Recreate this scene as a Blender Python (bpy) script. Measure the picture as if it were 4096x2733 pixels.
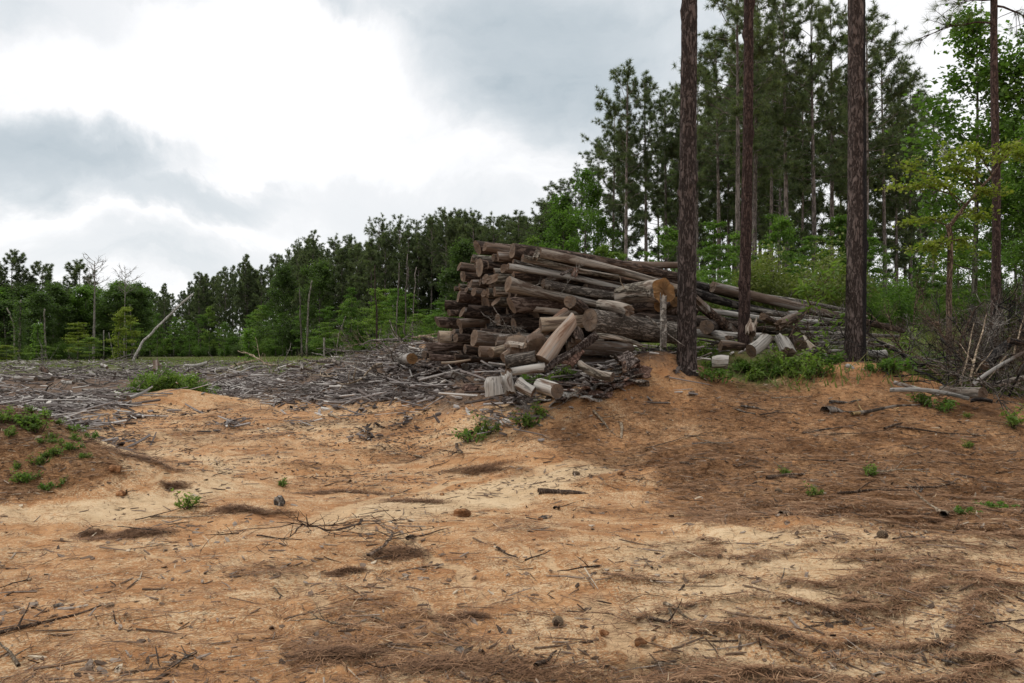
import bpy, math, random
import numpy as np
from mathutils import Vector, Matrix

R = math.radians
scene = bpy.context.scene
COL = scene.collection
for o in list(bpy.data.objects):
    bpy.data.objects.remove(o)

# ------------------------------------------------------------------ camera
F, CX, CY = 800.0, 512.0, 341.5          # focal length in pixels of a 1024 x 683 picture
HOR = 345.0                              # row of the horizon
EYE = 1.65
cam_d = bpy.data.cameras.new('camera')
cam_d.sensor_width = 36.0
cam_d.lens = F / 1024.0 * 36.0
cam_d.clip_start = 0.1
cam_d.clip_end = 6000.0
cam = bpy.data.objects.new('camera', cam_d)
COL.objects.link(cam)
PITCH = math.atan((HOR - CY) / F)
cam.location = (0, 0, EYE)
cam.rotation_euler = (math.pi / 2 + PITCH, 0, 0)
scene.camera = cam

# ------------------------------------------------------------------ render and exposure
scene.render.engine = 'CYCLES'
scene.view_settings.view_transform = 'Standard'
scene.view_settings.look = 'None'
scene.view_settings.gamma = 1.0
scene.view_settings.use_curve_mapping = False
scene.view_settings.exposure = 0.18
cy = scene.cycles
cy.max_bounces = 6
cy.diffuse_bounces = 4
cy.glossy_bounces = 2
cy.transmission_bounces = 3
cy.transparent_max_bounces = 6
cy.caustics_reflective = False
cy.caustics_refractive = False
cy.sample_clamp_indirect = 6.0

# ------------------------------------------------------------------ sun behind thin cloud
SUN_EL, SUN_AZ = R(64), R(-68)           # azimuth measured from +Y towards +X
sun_d = bpy.data.lights.new('sun', 'SUN')
sun_d.energy = 1.3
sun_d.angle = R(14)
sun_d.color = (1.0, 0.96, 0.9)
sun = bpy.data.objects.new('sun', sun_d)
COL.objects.link(sun)
sdir = Vector((math.sin(SUN_AZ) * math.cos(SUN_EL), math.cos(SUN_AZ) * math.cos(SUN_EL), math.sin(SUN_EL)))
sun.rotation_euler = sdir.to_track_quat('Z', 'Y').to_euler()
sun.location = sdir * 50

# ------------------------------------------------------------------ node helpers
def node(nt, typ, ins=None, **at):
    n = nt.nodes.new(typ)
    for k, v in at.items():
        setattr(n, k, v)
    for k, v in (ins or {}).items():
        put(nt, n.inputs[k], v)
    return n

def put(nt, sock, v):
    if isinstance(v, bpy.types.NodeSocket):
        nt.links.new(v, sock)
    elif isinstance(v, (tuple, list)) and len(v) == 3 and sock.type == 'RGBA':
        sock.default_value = (v[0], v[1], v[2], 1)
    else:
        sock.default_value = v

def M(nt, op, a, b=None, c=None, clamp=False):
    n = nt.nodes.new('ShaderNodeMath')
    n.operation = op
    n.use_clamp = clamp
    put(nt, n.inputs[0], a)
    if b is not None: put(nt, n.inputs[1], b)
    if c is not None: put(nt, n.inputs[2], c)
    return n.outputs[0]

def mixc(nt, fac, a, b, mode='MIX'):
    n = nt.nodes.new('ShaderNodeMix')
    n.data_type = 'RGBA'
    n.blend_type = mode
    put(nt, n.inputs[0], fac)
    put(nt, n.inputs[6], a)
    put(nt, n.inputs[7], b)
    return n.outputs[2]

def ramp(nt, fac, stops, interp='LINEAR'):
    n = nt.nodes.new('ShaderNodeValToRGB')
    n.color_ramp.interpolation = interp
    el = n.color_ramp.elements
    while len(el) < len(stops): el.new(0.5)
    for e, (p, c) in zip(el, stops):
        e.position = p
        if not isinstance(c, (tuple, list)): c = (c, c, c)
        e.color = (c[0], c[1], c[2], 1)
    put(nt, n.inputs[0], fac)
    return n.outputs[0]

def noise(nt, vec, scale, detail=4.0, rough=0.55, dist=0.0, out=0):
    n = nt.nodes.new('ShaderNodeTexNoise')
    if vec is not None: put(nt, n.inputs['Vector'], vec)
    n.inputs['Scale'].default_value = scale
    n.inputs['Detail'].default_value = detail
    n.inputs['Roughness'].default_value = rough
    n.inputs['Distortion'].default_value = dist
    return n.outputs[out]

def smooth(nt, x, lo, hi):
    n = nt.nodes.new('ShaderNodeMapRange')
    n.interpolation_type = 'SMOOTHSTEP'
    put(nt, n.inputs[0], x)
    n.inputs[1].default_value = lo
    n.inputs[2].default_value = hi
    return n.outputs[0]

def mapping(nt, vec, scale=(1, 1, 1), loc=(0, 0, 0)):
    n = nt.nodes.new('ShaderNodeMapping')
    put(nt, n.inputs['Vector'], vec)
    put(nt, n.inputs['Scale'], scale)
    put(nt, n.inputs['Location'], loc)
    return n.outputs[0]

def vadd(nt, a, b, op='ADD'):
    n = nt.nodes.new('ShaderNodeVectorMath')
    n.operation = op
    put(nt, n.inputs[0], a); put(nt, n.inputs[1], b)
    return n.outputs[0]

def attr(nt, name):
    n = nt.nodes.new('ShaderNodeAttribute')
    n.attribute_name = name
    return n.outputs['Fac']

# ------------------------------------------------------------------ sky: Nishita behind a broken cloud layer
def build_world():
    w = bpy.data.worlds.new('World')
    scene.world = w
    w.use_nodes = True
    nt = w.node_tree
    nt.nodes.clear()
    out = node(nt, 'ShaderNodeOutputWorld')
    sky = node(nt, 'ShaderNodeTexSky', sky_type='NISHITA', sun_disc=False,
               sun_elevation=SUN_EL, sun_rotation=SUN_AZ)
    bg1 = node(nt, 'ShaderNodeBackground', {'Color': sky.outputs[0], 'Strength': 0.1})
    tc = node(nt, 'ShaderNodeTexCoord').outputs['Generated']
    wob = noise(nt, tc, 3.4, 8.0, 0.6, 0.4, out=1)
    wob = vadd(nt, wob, (0.5, 0.5, 0.5), 'SUBTRACT')
    sc = node(nt, 'ShaderNodeVectorMath', operation='SCALE')
    put(nt, sc.inputs[0], wob); sc.inputs['Scale'].default_value = 0.24
    d = vadd(nt, tc, sc.outputs[0])
    sep = node(nt, 'ShaderNodeSeparateXYZ', {'Vector': d})
    x, y, z = sep.outputs
    az = M(nt, 'ARCTAN2', x, y)
    el = M(nt, 'ARCSINE', z)
    # each cloud bank: azimuth, elevation, half width, half height (radians), weight
    def bank(a0, e0, wa, we, k, lo=-0.1, hi=1.0):
        p = M(nt, 'DIVIDE', M(nt, 'SUBTRACT', az, a0), wa)
        q = M(nt, 'DIVIDE', M(nt, 'SUBTRACT', el, e0), we)
        r = M(nt, 'SUBTRACT', 1.0, M(nt, 'ADD', M(nt, 'MULTIPLY', p, p), M(nt, 'MULTIPLY', q, q)))
        return M(nt, 'MULTIPLY', smooth(nt, r, lo, hi), k)
    banks = [BANK for BANK in (
        (0.06, 0.355, 0.23, 0.135, 1.0),
        (0.00, 0.44, 0.36, 0.11, 0.62),
        (-0.30, 0.44, 0.26, 0.09, 0.66),
        (-0.57, 0.195, 0.20, 0.062, 1.0),
        (-0.42, 0.165, 0.20, 0.035, 0.55),
        (-0.56, 0.40, 0.16, 0.09, 0.32),
        (-0.40, 0.085, 0.26, 0.045, 0.30),
        (-0.12, 0.16, 0.22, 0.05, 0.26),
        (0.3, 0.75, 0.7, 0.2, 0.7), (-1.2, 0.6, 0.6, 0.3, 0.6), (1.6, 0.5, 0.8, 0.35, 0.7))]
    tot = None
    for b in banks:
        s = bank(*b)
        tot = s if tot is None else M(nt, 'MAXIMUM', tot, s)
    fine = noise(nt, mapping(nt, d, (1, 1, 2.4)), 4.2, 9.0, 0.6, 0.5)
    soft = smooth(nt, fine, 0.42, 0.75)
    tot = M(nt, 'ADD', M(nt, 'MULTIPLY', tot, M(nt, 'ADD', 0.62, M(nt, 'MULTIPLY', fine, 0.6))),
            M(nt, 'MULTIPLY', soft, 0.16), clamp=True)
    colr = ramp(nt, tot, [(0.0, (0.96, 0.96, 0.97)), (0.15, (0.83, 0.84, 0.855)), (0.45, (0.66, 0.70, 0.73)), (1.0, (0.44, 0.505, 0.55))])
    bg2 = node(nt, 'ShaderNodeBackground', {'Color': colr, 'Strength': 1.0})
    mx = node(nt, 'ShaderNodeMixShader')
    mx.inputs[0].default_value = 0.95
    nt.links.new(bg1.outputs[0], mx.inputs[1])
    nt.links.new(bg2.outputs[0], mx.inputs[2])
    nt.links.new(mx.outputs[0], out.inputs[0])
build_world()

# ------------------------------------------------------------------ numpy noise
def _hash(ix, iy, iz, seed):
    h = (ix.astype(np.int64) * 374761393 + iy.astype(np.int64) * 668265263 + iz.astype(np.int64) * 2147483647 + seed * 144665) & 0xffffffff
    h = ((h ^ (h >> 13)) * 1274126177) & 0xffffffff
    h = ((h ^ (h >> 16)) * 2246822519) & 0xffffffff
    return ((h ^ (h >> 15)) & 0xffffff) / float(0xffffff)

def vnoise(x, y, z=None, seed=0):
    x = np.asarray(x, float); y = np.asarray(y, float)
    z = np.zeros_like(x) if z is None else np.asarray(z, float)
    ix, iy, iz = np.floor(x), np.floor(y), np.floor(z)
    fx, fy, fz = x - ix, y - iy, z - iz
    fx = fx * fx * (3 - 2 * fx); fy = fy * fy * (3 - 2 * fy); fz = fz * fz * (3 - 2 * fz)
    def c(a, b, cc): return _hash(ix + a, iy + b, iz + cc, seed)
    x00 = c(0, 0, 0) * (1 - fx) + c(1, 0, 0) * fx
    x10 = c(0, 1, 0) * (1 - fx) + c(1, 1, 0) * fx
    x01 = c(0, 0, 1) * (1 - fx) + c(1, 0, 1) * fx
    x11 = c(0, 1, 1) * (1 - fx) + c(1, 1, 1) * fx
    a = x00 * (1 - fy) + x10 * fy
    b = x01 * (1 - fy) + x11 * fy
    return (a * (1 - fz) + b * fz) * 2 - 1

def fbm(x, y, z=None, seed=0, oct=4, gain=0.5):
    s, a, f = 0.0, 1.0, 1.0
    for i in range(oct):
        s = s + a * vnoise(np.asarray(x) * f, np.asarray(y) * f, None if z is None else np.asarray(z) * f, seed + i * 17)
        a *= gain; f *= 2.03
    return s

def sstep(x, lo, hi):
    t = np.clip((x - lo) / (hi - lo), 0, 1)
    return t * t * (3 - 2 * t)

# ------------------------------------------------------------------ mesh helpers
class MB:
    """Collects vertices, faces and a per-vertex tint for ONE mesh."""
    def __init__(s):
        s.v, s.t, s.f3, s.f4, s.n = [], [], [], [], 0
    def add(s, v, f3=None, f4=None, tint=0.5):
        v = np.asarray(v, float).reshape(-1, 3)
        s.v.append(v)
        s.t.append(np.broadcast_to(np.asarray(tint, float), (len(v),)).copy())
        if f3 is not None and len(f3): s.f3.append(np.asarray(f3, int) + s.n)
        if f4 is not None and len(f4): s.f4.append(np.asarray(f4, int) + s.n)
        s.n += len(v)
    def tube(s, pts, rad, n=6, caps=True, tint=0.5, wob=0.0, seed=0):
        pts = np.asarray(pts, float); m = len(pts)
        rad = np.broadcast_to(np.asarray(rad, float), (m,))
        tan = np.gradient(pts, axis=0)
        tan /= np.linalg.norm(tan, axis=1, keepdims=True) + 1e-9
        ref = np.array((0.0, 0, 1)) if abs(tan[0][2]) < 0.9 else np.array((1.0, 0, 0))
        a = np.cross(tan, ref); a /= np.linalg.norm(a, axis=1, keepdims=True) + 1e-9
        b = np.cross(tan, a)
        th = np.linspace(0, 2 * np.pi, n, endpoint=False)
        ring = np.cos(th)[None, :, None] * a[:, None, :] + np.sin(th)[None, :, None] * b[:, None, :]
        rr = rad[:, None] * np.ones((1, n))
        if wob:
            zz = np.arange(m)[:, None] * 0.7 + seed * 3.1
            rr = rr * (1 + wob * vnoise(np.cos(th)[None, :] * 1.7 + zz * 0, np.sin(th)[None, :] * 1.7, zz + np.zeros((1, n)), seed))
        v = pts[:, None, :] + ring * rr[:, :, None]
        i = np.arange(m - 1)[:, None] * n; j = np.arange(n)[None, :]; jn = (j + 1) % n
        q = np.stack([i + j, i + jn, i + n + jn, i + n + j], -1).reshape(-1, 4)
        vv = v.reshape(-1, 3); f3 = None
        if caps:
            c0, c1 = m * n, m * n + 1
            vv = np.vstack([vv, pts[0], pts[-1]])
            jj = np.arange(n); jjn = (jj + 1) % n
            f3 = np.vstack([np.stack([np.full(n, c0), jjn, jj], -1), np.stack([np.full(n, c1), (m - 1) * n + jj, (m - 1) * n + jjn], -1)])
        s.add(vv, f3, q, tint)
    def mesh(s, name, mat, smooth=False):
        v = np.vstack(s.v); t = np.concatenate(s.t)
        f3 = np.vstack(s.f3) if s.f3 else np.zeros((0, 3), int)
        f4 = np.vstack(s.f4) if s.f4 else np.zeros((0, 4), int)
        me = bpy.data.meshes.new(name)
        me.vertices.add(len(v)); me.vertices.foreach_set('co', v.astype(np.float32).ravel())
        lo = np.concatenate([f3.ravel(), f4.ravel()]).astype(np.int32)
        me.loops.add(len(lo)); me.loops.foreach_set('vertex_index', lo)
        nf = len(f3) + len(f4)
        me.polygons.add(nf)
        st = np.concatenate([np.arange(len(f3)) * 3, len(f3) * 3 + np.arange(len(f4)) * 4]).astype(np.int32)
        me.polygons.foreach_set('loop_start', st)
        me.polygons.foreach_set('use_smooth', np.full(nf, smooth, dtype=bool))
        me.update(calc_edges=True)
        at = me.attributes.new('tint', 'FLOAT', 'POINT')
        at.data.foreach_set('value', t.astype(np.float32))
        if mat: me.materials.append(mat)
        return me
    def build(s, name, mat, parent=None, smooth=False, loc=None):
        o = bpy.data.objects.new(name, s.mesh(name, mat, smooth))
        COL.objects.link(o)
        if parent: o.parent = parent
        if loc is not None: o.location = loc
        return o

def tag(o, label=None, cat=None, group=None, kind=None):
    if label: o['label'] = label
    if cat: o['category'] = cat
    if group: o['group'] = group
    if kind: o['kind'] = kind
    return o

def empty(name, loc=(0, 0, 0), rz=0.0):
    o = bpy.data.objects.new(name, None)
    o.empty_display_size = 0.2
    COL.objects.link(o)
    o.location = loc; o.rotation_euler = (0, 0, rz)
    return o

def copy_tree(o, parent=None):
    c = o.copy(); COL.objects.link(c); c.parent = parent
    for ch in list(o.children):
        copy_tree(ch, c)
    return c

# ------------------------------------------------------------------ terrain
def ray(u, v, Y):
    """World point at forward distance Y seen at picture position (u, v)."""
    c, s = math.cos(PITCH), math.sin(PITCH)
    a, b = (u - CX) / F, (CY - v) / F
    dy, dz = c - b * s, s + b * c
    k = Y / dy
    return np.array((a * k, Y, EYE + dz * k))

CTRL = []
for u in (-300, 0, 256, 512, 768, 1024, 1300):
    CTRL += [(u, 683, 3.95), (u, 600, 5.25), (u, 520, 7.7), (u, 1000, 2.0)]
CTRL += [(-100, 470, 10.4), (100, 475, 10.6), (300, 480, 10.4), (500, 470, 11.0), (640, 470, 10.8), (800, 470, 10.6), (1000, 480, 10.2), (1200, 480, 10.2),
    (-100, 425, 15), (100, 424, 15), (300, 430, 14.2), (430, 425, 14), (520, 414, 13.2), (600, 404, 13.4), (720, 405, 13.2), (850, 410, 12.8), (1000, 415, 12.6), (1200, 415, 12.6),
    (0, 402, 20), (150, 401, 20), (300, 400, 19), (400, 388, 17.5), (480, 376, 15.6), (560, 376, 15.0), (640, 372, 15.2), (687, 370, 15.5), (750, 381, 14.6), (743, 349, 16.6), (855, 373, 16), (960, 392, 15.0), (1100, 395, 15),
    (0, 381, 32), (150, 379, 32), (300, 377, 30), (400, 363, 24), (480, 356, 20), (560, 356, 20), (680, 352, 20), (760, 350, 20), (850, 352, 20), (950, 362, 20), (1100, 362, 20),
    (0, 365, 70), (150, 363, 70), (300, 361, 60), (400, 357, 50), (480, 345, 38), (560, 335, 36), (700, 326, 36), (800, 322, 36), (900, 322, 36), (1000, 326, 36), (1150, 330, 36),
    (0, 360, 125), (150, 359, 140), (300, 356, 125), (400, 354, 95), (480, 348, 80), (560, 330, 62), (700, 322, 60), (850, 318, 60), (1000, 318, 60), (1150, 320, 60),
    (0, 357, 250), (200, 354, 250), (400, 349, 250), (700, 340, 250), (1000, 338, 250)]

def _tps_fit():
    P = np.array([ray(*c) for c in CTRL])
    A = np.stack([P[:, 0] / P[:, 1] * 1.6, np.log(P[:, 1])], -1)
    n = len(A)
    d = np.linalg.norm(A[:, None] - A[None], axis=-1)
    K = np.where(d > 0, d * d * np.log(d + 1e-12), 0) + np.eye(n) * 2e-3
    Q = np.hstack([np.ones((n, 1)), A])
    S = np.block([[K, Q], [Q.T, np.zeros((3, 3))]])
    w = np.linalg.solve(S, np.concatenate([P[:, 2], np.zeros(3)]))
    return A, w
_TA, _TW = _tps_fit()

BUMPS = [  # x, y, radius x, radius y, height, rotation: spoil mounds and banks
    (-7.0, 10.0, 2.15, 1.15, 0.98, 0.0), (-5.0, 9.4, 0.9, 0.6, 0.16, 0.2),
    (-8.0, 18.7, 1.3, 0.8, 0.34, 0.0), (-7.2, 18.6, 1.6, 0.9, 0.06, 0.0),
    (2.75, 14.3, 1.0, 0.65, 0.46, 0.35), (1.75, 13.5, 1.3, 0.65, 0.36, 0.6), (3.6, 13.6, 1.3, 0.8, 0.10, 0.0),
    (6.4, 14.5, 1.25, 0.8, 0.40, 0.0), (7.2, 13.8, 1.6, 1.0, 0.12, 0.0), (4.7, 14.2, 1.0, 0.8, -0.03, 0.0),
    (-2.6, 20.5, 2.2, 2.0, 0.50, 0.0), (-3.6, 23.5, 2.6, 2.2, 0.40, 0.0), (-6.8, 30.0, 3.0, 2.0, 0.5, 0.0), (-1.2, 18.6, 1.4, 1.2, 0.25, 0.0),
    (-16, 27, 4, 2.0, 0.28, 0.1), (-11, 33, 4, 1.6, 0.35, 0.0),
    (0.9, 9.9, 1.1, 0.35, 0.08, 0.35), (2.2, 10.6, 1.3, 0.4, 0.10, 0.3),
    (-3.0, 8.4, 0.7, 0.3, 0.07, 0.2)]

def h_base(x, y):
    x = np.asarray(x, float); y = np.asarray(y, float)
    shp = np.broadcast(x, y).shape
    x = np.broadcast_to(x, shp).ravel(); y = np.broadcast_to(y, shp).ravel()
    yy = np.maximum(y, 2.5)
    p = np.stack([np.clip(x / yy, -1.0, 1.0) * 1.6, np.log(np.clip(yy, 2.5, 260))], -1)
    out = np.empty(len(p))
    for i in range(0, len(p), 40000):
        q = p[i:i + 40000]
        d2 = ((q[:, None] - _TA[None]) ** 2).sum(-1)
        K = 0.5 * d2 * np.log(d2 + 1e-12)
        out[i:i + 40000] = K @ _TW[:-3] + _TW[-3] + q @ _TW[-2:]
    for bx, by, rx, ry, hh, ro in BUMPS:
        c, s = math.cos(ro), math.sin(ro)
        dx, dy = x - bx, y - by
        e = ((c * dx + s * dy) / rx) ** 2 + ((-s * dx + c * dy) / ry) ** 2
        out += hh * np.exp(-e * 1.1)
    return out.reshape(shp)

def h(x, y):
    """Ground height with its small relief."""
    z = h_base(x, y)
    x = np.asarray(x, float); y = np.asarray(y, float)
    lit = zone_litter(x, y); sl = zone_slash(x, y)
    rough = 0.45 + 0.7 * lit + 0.9 * sl
    z = z + 0.05 * fbm(x * 0.7, y * 0.7, seed=3, oct=2) * rough
    z = z + 0.022 * fbm(x * 2.6, y * 3.4, seed=5, oct=3) * rough
    z = z + 0.030 * np.abs(fbm(x * 1.7, y * 2.1, seed=6, oct=3)) * (lit + 0.5 * sl)
    z = z + 0.009 * fbm(x * 9, y * 11, seed=9, oct=3) * rough
    z = z + 0.02 * np.clip(fbm(x * 5.5, y * 5.5, seed=10, oct=2) - 0.55, 0, 1) * (y < 17)
    wash = np.abs(fbm(x * 0.55 + 0.25 * y, y * 0.22 - 0.08 * x, seed=21, oct=3))
    z = z - 0.035 * (1 - sstep(wash, 0.0, 0.16)) * (1 - sl) * (1 - 0.5 * lit)
    return z

def hz(x, y):
    return float(h(np.array([x]), np.array([y]))[0])

def ground(u, v):
    """Where the view ray through (u, v) meets the ground."""
    Y = np.exp(np.linspace(math.log(2.2), math.log(240), 900))
    a = ray(u, v, 1.0)
    x, z = a[0] * Y, EYE + (a[2] - EYE) * Y
    g = h_base(x, Y)
    k = np.argmax(z < g) if (z < g).any() else int(np.argmin(np.where(Y < 60, z - g, 1e9)))
    return np.array((x[k], Y[k], g[k]))

def poly_zone(px, w0, wk):
    P = np.array([ground(u, v)[:2] for u, v in px])
    def f(x, y):
        x = np.asarray(x, float); y = np.asarray(y, float)
        shp = np.broadcast(x, y).shape
        xx = np.broadcast_to(x, shp).ravel(); yy = np.broadcast_to(y, shp).ravel()
        ins = np.zeros(len(xx), bool); dm = np.full(len(xx), 1e9)
        n = len(P)
        for i in range(n):
            a, b = P[i], P[(i + 1) % n]
            cr = ((a[1] > yy) != (b[1] > yy)) & (xx < (b[0] - a[0]) * (yy - a[1]) / (b[1] - a[1] + 1e-12) + a[0])
            ins ^= cr
            e = b - a
            t = np.clip(((xx - a[0]) * e[0] + (yy - a[1]) * e[1]) / (e @ e + 1e-9), 0, 1)
            dm = np.minimum(dm, np.hypot(xx - a[0] - t * e[0], yy - a[1] - t * e[1]))
        sd = np.where(ins, dm, -dm)
        wd = w0 + wk * np.abs(yy)
        sd = sd + wd * 0.9 * fbm(xx * 0.6, yy * 0.5, seed=40, oct=3)
        return sstep(sd, -wd, wd).reshape(shp)
    return f

_z_slash = poly_zone([(-300, 420), (0, 414), (60, 418), (130, 412), (200, 406), (270, 404), (330, 406), (420, 408), (480, 406), (540, 400), (575, 388), (610, 375), (640, 364), (700, 360), (900, 358), (900, 349), (640, 349), (440, 352), (330, 360), (260, 363), (150, 361), (0, 362), (-300, 362)], 0.25, 0.035)
_z_fringe = poly_zone([(-300, 440), (0, 436), (150, 428), (300, 440), (420, 450), (540, 440), (600, 410), (640, 380), (640, 350), (0, 372), (-300, 372)], 0.3, 0.03)

def zone_slash(x, y):
    x = np.asarray(x, float); y = np.asarray(y, float)
    hole = np.exp(-((x + 7.9) / 1.7) ** 2 - ((y - 18.7) / 1.2) ** 2)
    f = _z_fringe(x, y) * sstep(fbm(x * 1.3, y * 1.1, seed=46, oct=3), -0.2, 0.9) * 0.40
    return np.maximum(_z_slash(x, y), f) * (1 - np.clip(hole * 1.0, 0, 1))

_zl_a = poly_zone([(470, 440), (560, 418), (600, 396), (640, 372), (690, 368), (760, 384), (840, 374), (900, 388), (1024, 396), (1500, 396), (1500, 560), (1024, 548), (900, 532), (760, 520), (660, 500), (640, 470), (560, 452)], 0.2, 0.02)
_zl_b = poly_zone([(-400, 420), (0, 418), (60, 430), (110, 455), (125, 475), (90, 492), (0, 500), (-400, 520)], 0.12, 0.008)
_zl_c = poly_zone([(560, 570), (720, 530), (1024, 540), (1500, 560), (1500, 900), (760, 900), (640, 640)], 0.2, 0.02)
_zl_d = poly_zone([(310, 640), (400, 645), (480, 660), (520, 690), (300, 720), (0, 690), (0, 670), (180, 662)], 0.08, 0.01)

def drift(x, y):
    """Rain-washed drifts of needles: wandering ridges lying across the slope."""
    wx = x + 0.35 * fbm(x * 0.9, y * 0.9, seed=61, oct=2)
    wy = y + 0.30 * fbm(x * 0.9, y * 0.9, seed=62, oct=2)
    r = 1 - np.abs(fbm(wx * 0.85 + 0.35 * wy, wy * 3.2 - 0.7 * wx, seed=63, oct=3)) * 2.2
    return np.clip(r, 0, 1) ** 2.6

def zone_litter(x, y):
    x = np.asarray(x, float); y = np.asarray(y, float)
    n = fbm(x * 1.1, y * 1.5, seed=44, oct=4)
    a = _zl_a(x, y) * (0.62 + 0.38 * sstep(n, -0.8, 0.5))
    b = _zl_b(x, y) * 0.85
    dr = drift(x, y)
    c = _zl_c(x, y) * (0.62 * dr + 0.10 * sstep(n, 0.0, 0.8))
    dd = _zl_d(x, y) * sstep(n, 0.2, 0.8) * 0.10
    e = 0.20 * sstep(n + 0.5 * dr, 0.5, 1.2) * (y > 2) * (y < 9) + 0.55 * sstep(n + 0.3 * dr, -0.1, 0.9) * sstep(y, 7.5, 11.5) * (y < 19)
    crest = np.exp(-((x - 2.75) / 0.9) ** 2 - ((y - 14.2) / 0.9) ** 2) + np.exp(-((x - 6.4) / 1.1) ** 2 - ((y - 14.2) / 0.7) ** 2)
    return np.clip(np.maximum.reduce([a, b, c, dd, e]), 0, 1) * (1 - 0.4 * np.clip(crest * 1.2, 0, 1))

zone_grass = poly_zone([(-300, 372), (0, 370), (60, 371), (140, 366), (200, 364), (300, 366), (350, 358), (320, 354), (150, 357), (0, 359), (-300, 360)], 0.8, 0.03)
_zg_r = poly_zone([(668, 366), (700, 378), (780, 385), (850, 378), (900, 385), (1024, 398), (1400, 400), (1400, 300), (1024, 315), (800, 318), (640, 325), (560, 335), (660, 352)], 0.5, 0.02)
_zs_a = poly_zone([(640, 452), (560, 470), (470, 488), (420, 500), (300, 512), (270, 524), (330, 527), (450, 512), (560, 486), (640, 462)], 0.12, 0.01)
_zs_b = poly_zone([(0, 445), (90, 446), (200, 438), (330, 425), (200, 432), (80, 440)], 0.2, 0.02)
_zs_c = poly_zone([(0, 505), (60, 503), (150, 497), (220, 470), (180, 455), (240, 462), (230, 490), (150, 512), (60, 520), (0, 522)], 0.1, 0.01)

RILLS = []
def _rill(px, w):
    P = np.array([ground(u * 0.43574, v * 0.43574)[:2] for u, v in px])
    k = np.linspace(0, 1, len(P)); t = np.linspace(0, 1, len(P) * 8)
    RILLS.append((np.stack([np.interp(t, k, P[:, a]) for a in (0, 1)], -1), w))
for _p, _w in (([(1330, 1345), (1385, 1405), (1450, 1470), (1530, 1560)], 0.055), ([(1300, 1330), (1360, 1430), (1410, 1500), (1440, 1580)], 0.04),
               ([(735, 1195), (830, 1215), (960, 1250), (1060, 1320), (1150, 1400)], 0.05), ([(560, 1250), (690, 1300), (720, 1380), (690, 1480)], 0.05),
               ([(300, 1130), (400, 1090), (470, 1085), (560, 1110)], 0.06), ([(420, 1330), (520, 1290), (640, 1280)], 0.05), ([(1190, 1240), (1260, 1290), (1330, 1350)], 0.04),
               ([(620, 1205), (760, 1180), (900, 1140), (1040, 1105), (1140, 1090)], 0.09), ([(60, 965), (250, 985), (420, 1010), (460, 1050)], 0.10),
               ([(0, 1240), (160, 1230), (300, 1262), (440, 1300)], 0.05), ([(880, 1330), (1000, 1400), (1080, 1490), (1120, 1575)], 0.035), ([(1180, 1100), (1300, 1065), (1440, 1045)], 0.08)):
    _rill(_p, _w)

def rills(x, y):
    x = np.asarray(x, float); y = np.asarray(y, float)
    shp = np.broadcast(x, y).shape
    xx = np.broadcast_to(x, shp).ravel(); yy = np.broadcast_to(y, shp).ravel()
    out = np.zeros(len(xx))
    near = np.where((yy > 3) & (yy < 16))[0]
    if len(near):
        wx = xx[near] + 0.13 * fbm(xx[near] * 1.8, yy[near] * 1.8, seed=51, oct=5, gain=0.6)
        wy = yy[near] + 0.13 * fbm(xx[near] * 1.8, yy[near] * 1.8, seed=52, oct=5, gain=0.6)
        best = np.zeros(len(near))
        for P, w in RILLS:
            g_ = np.zeros(len(near)); m_ = len(P) - 1
            for i_, (a, b) in enumerate(zip(P[:-1], P[1:])):
                e = b - a
                t = np.clip(((wx - a[0]) * e[0] + (wy - a[1]) * e[1]) / (e @ e + 1e-9), 0, 1)
                d2 = (wx - a[0] - t * e[0]) ** 2 + (wy - a[1] - t * e[1]) ** 2
                tp = np.clip(np.sin(np.pi * (i_ + t) / m_), 0, 1) ** 0.7
                g_ = np.maximum(g_, tp * np.exp(-d2 / (w * w * 2.4)))
            best = np.maximum(best, g_)
        out[near] = best
    return out.reshape(shp)

def zone_sand(x, y):
    return np.clip(_zs_a(x, y) + 0.8 * _zs_b(x, y) + 0.7 * _zs_c(x, y) + 0.5 * _zl_c(x, y), 0, 1)
# ------------------------------------------------------------------ materials
def new_mat(name, rough=0.9, spec=0.25):
    m = bpy.data.materials.new(name)
    m.use_nodes = True
    nt = m.node_tree
    p = nt.nodes['Principled BSDF']
    p.inputs['Roughness'].default_value = rough
    p.inputs['Specular IOR Level'].default_value = spec
    return m, nt, p

def bump(nt, p, hgt, dist=0.02, strength=1.0):
    b = node(nt, 'ShaderNodeBump', {'Height': hgt, 'Distance': dist, 'Strength': strength})
    nt.links.new(b.outputs[0], p.inputs['Normal'])

def obj_vec(nt, scale=(1, 1, 1), shift=True):
    v = node(nt, 'ShaderNodeTexCoord').outputs['Object']
    if shift:
        r = node(nt, 'ShaderNodeObjectInfo').outputs['Random']
        cmb = node(nt, 'ShaderNodeCombineXYZ', {0: M(nt, 'MULTIPLY', r, 37.0), 1: M(nt, 'MULTIPLY', r, 91.0), 2: M(nt, 'MULTIPLY', r, 53.0)}).outputs[0]
        v = vadd(nt, v, cmb)
    return mapping(nt, v, scale)

def orand(nt):
    return node(nt, 'ShaderNodeObjectInfo').outputs['Random']

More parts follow.
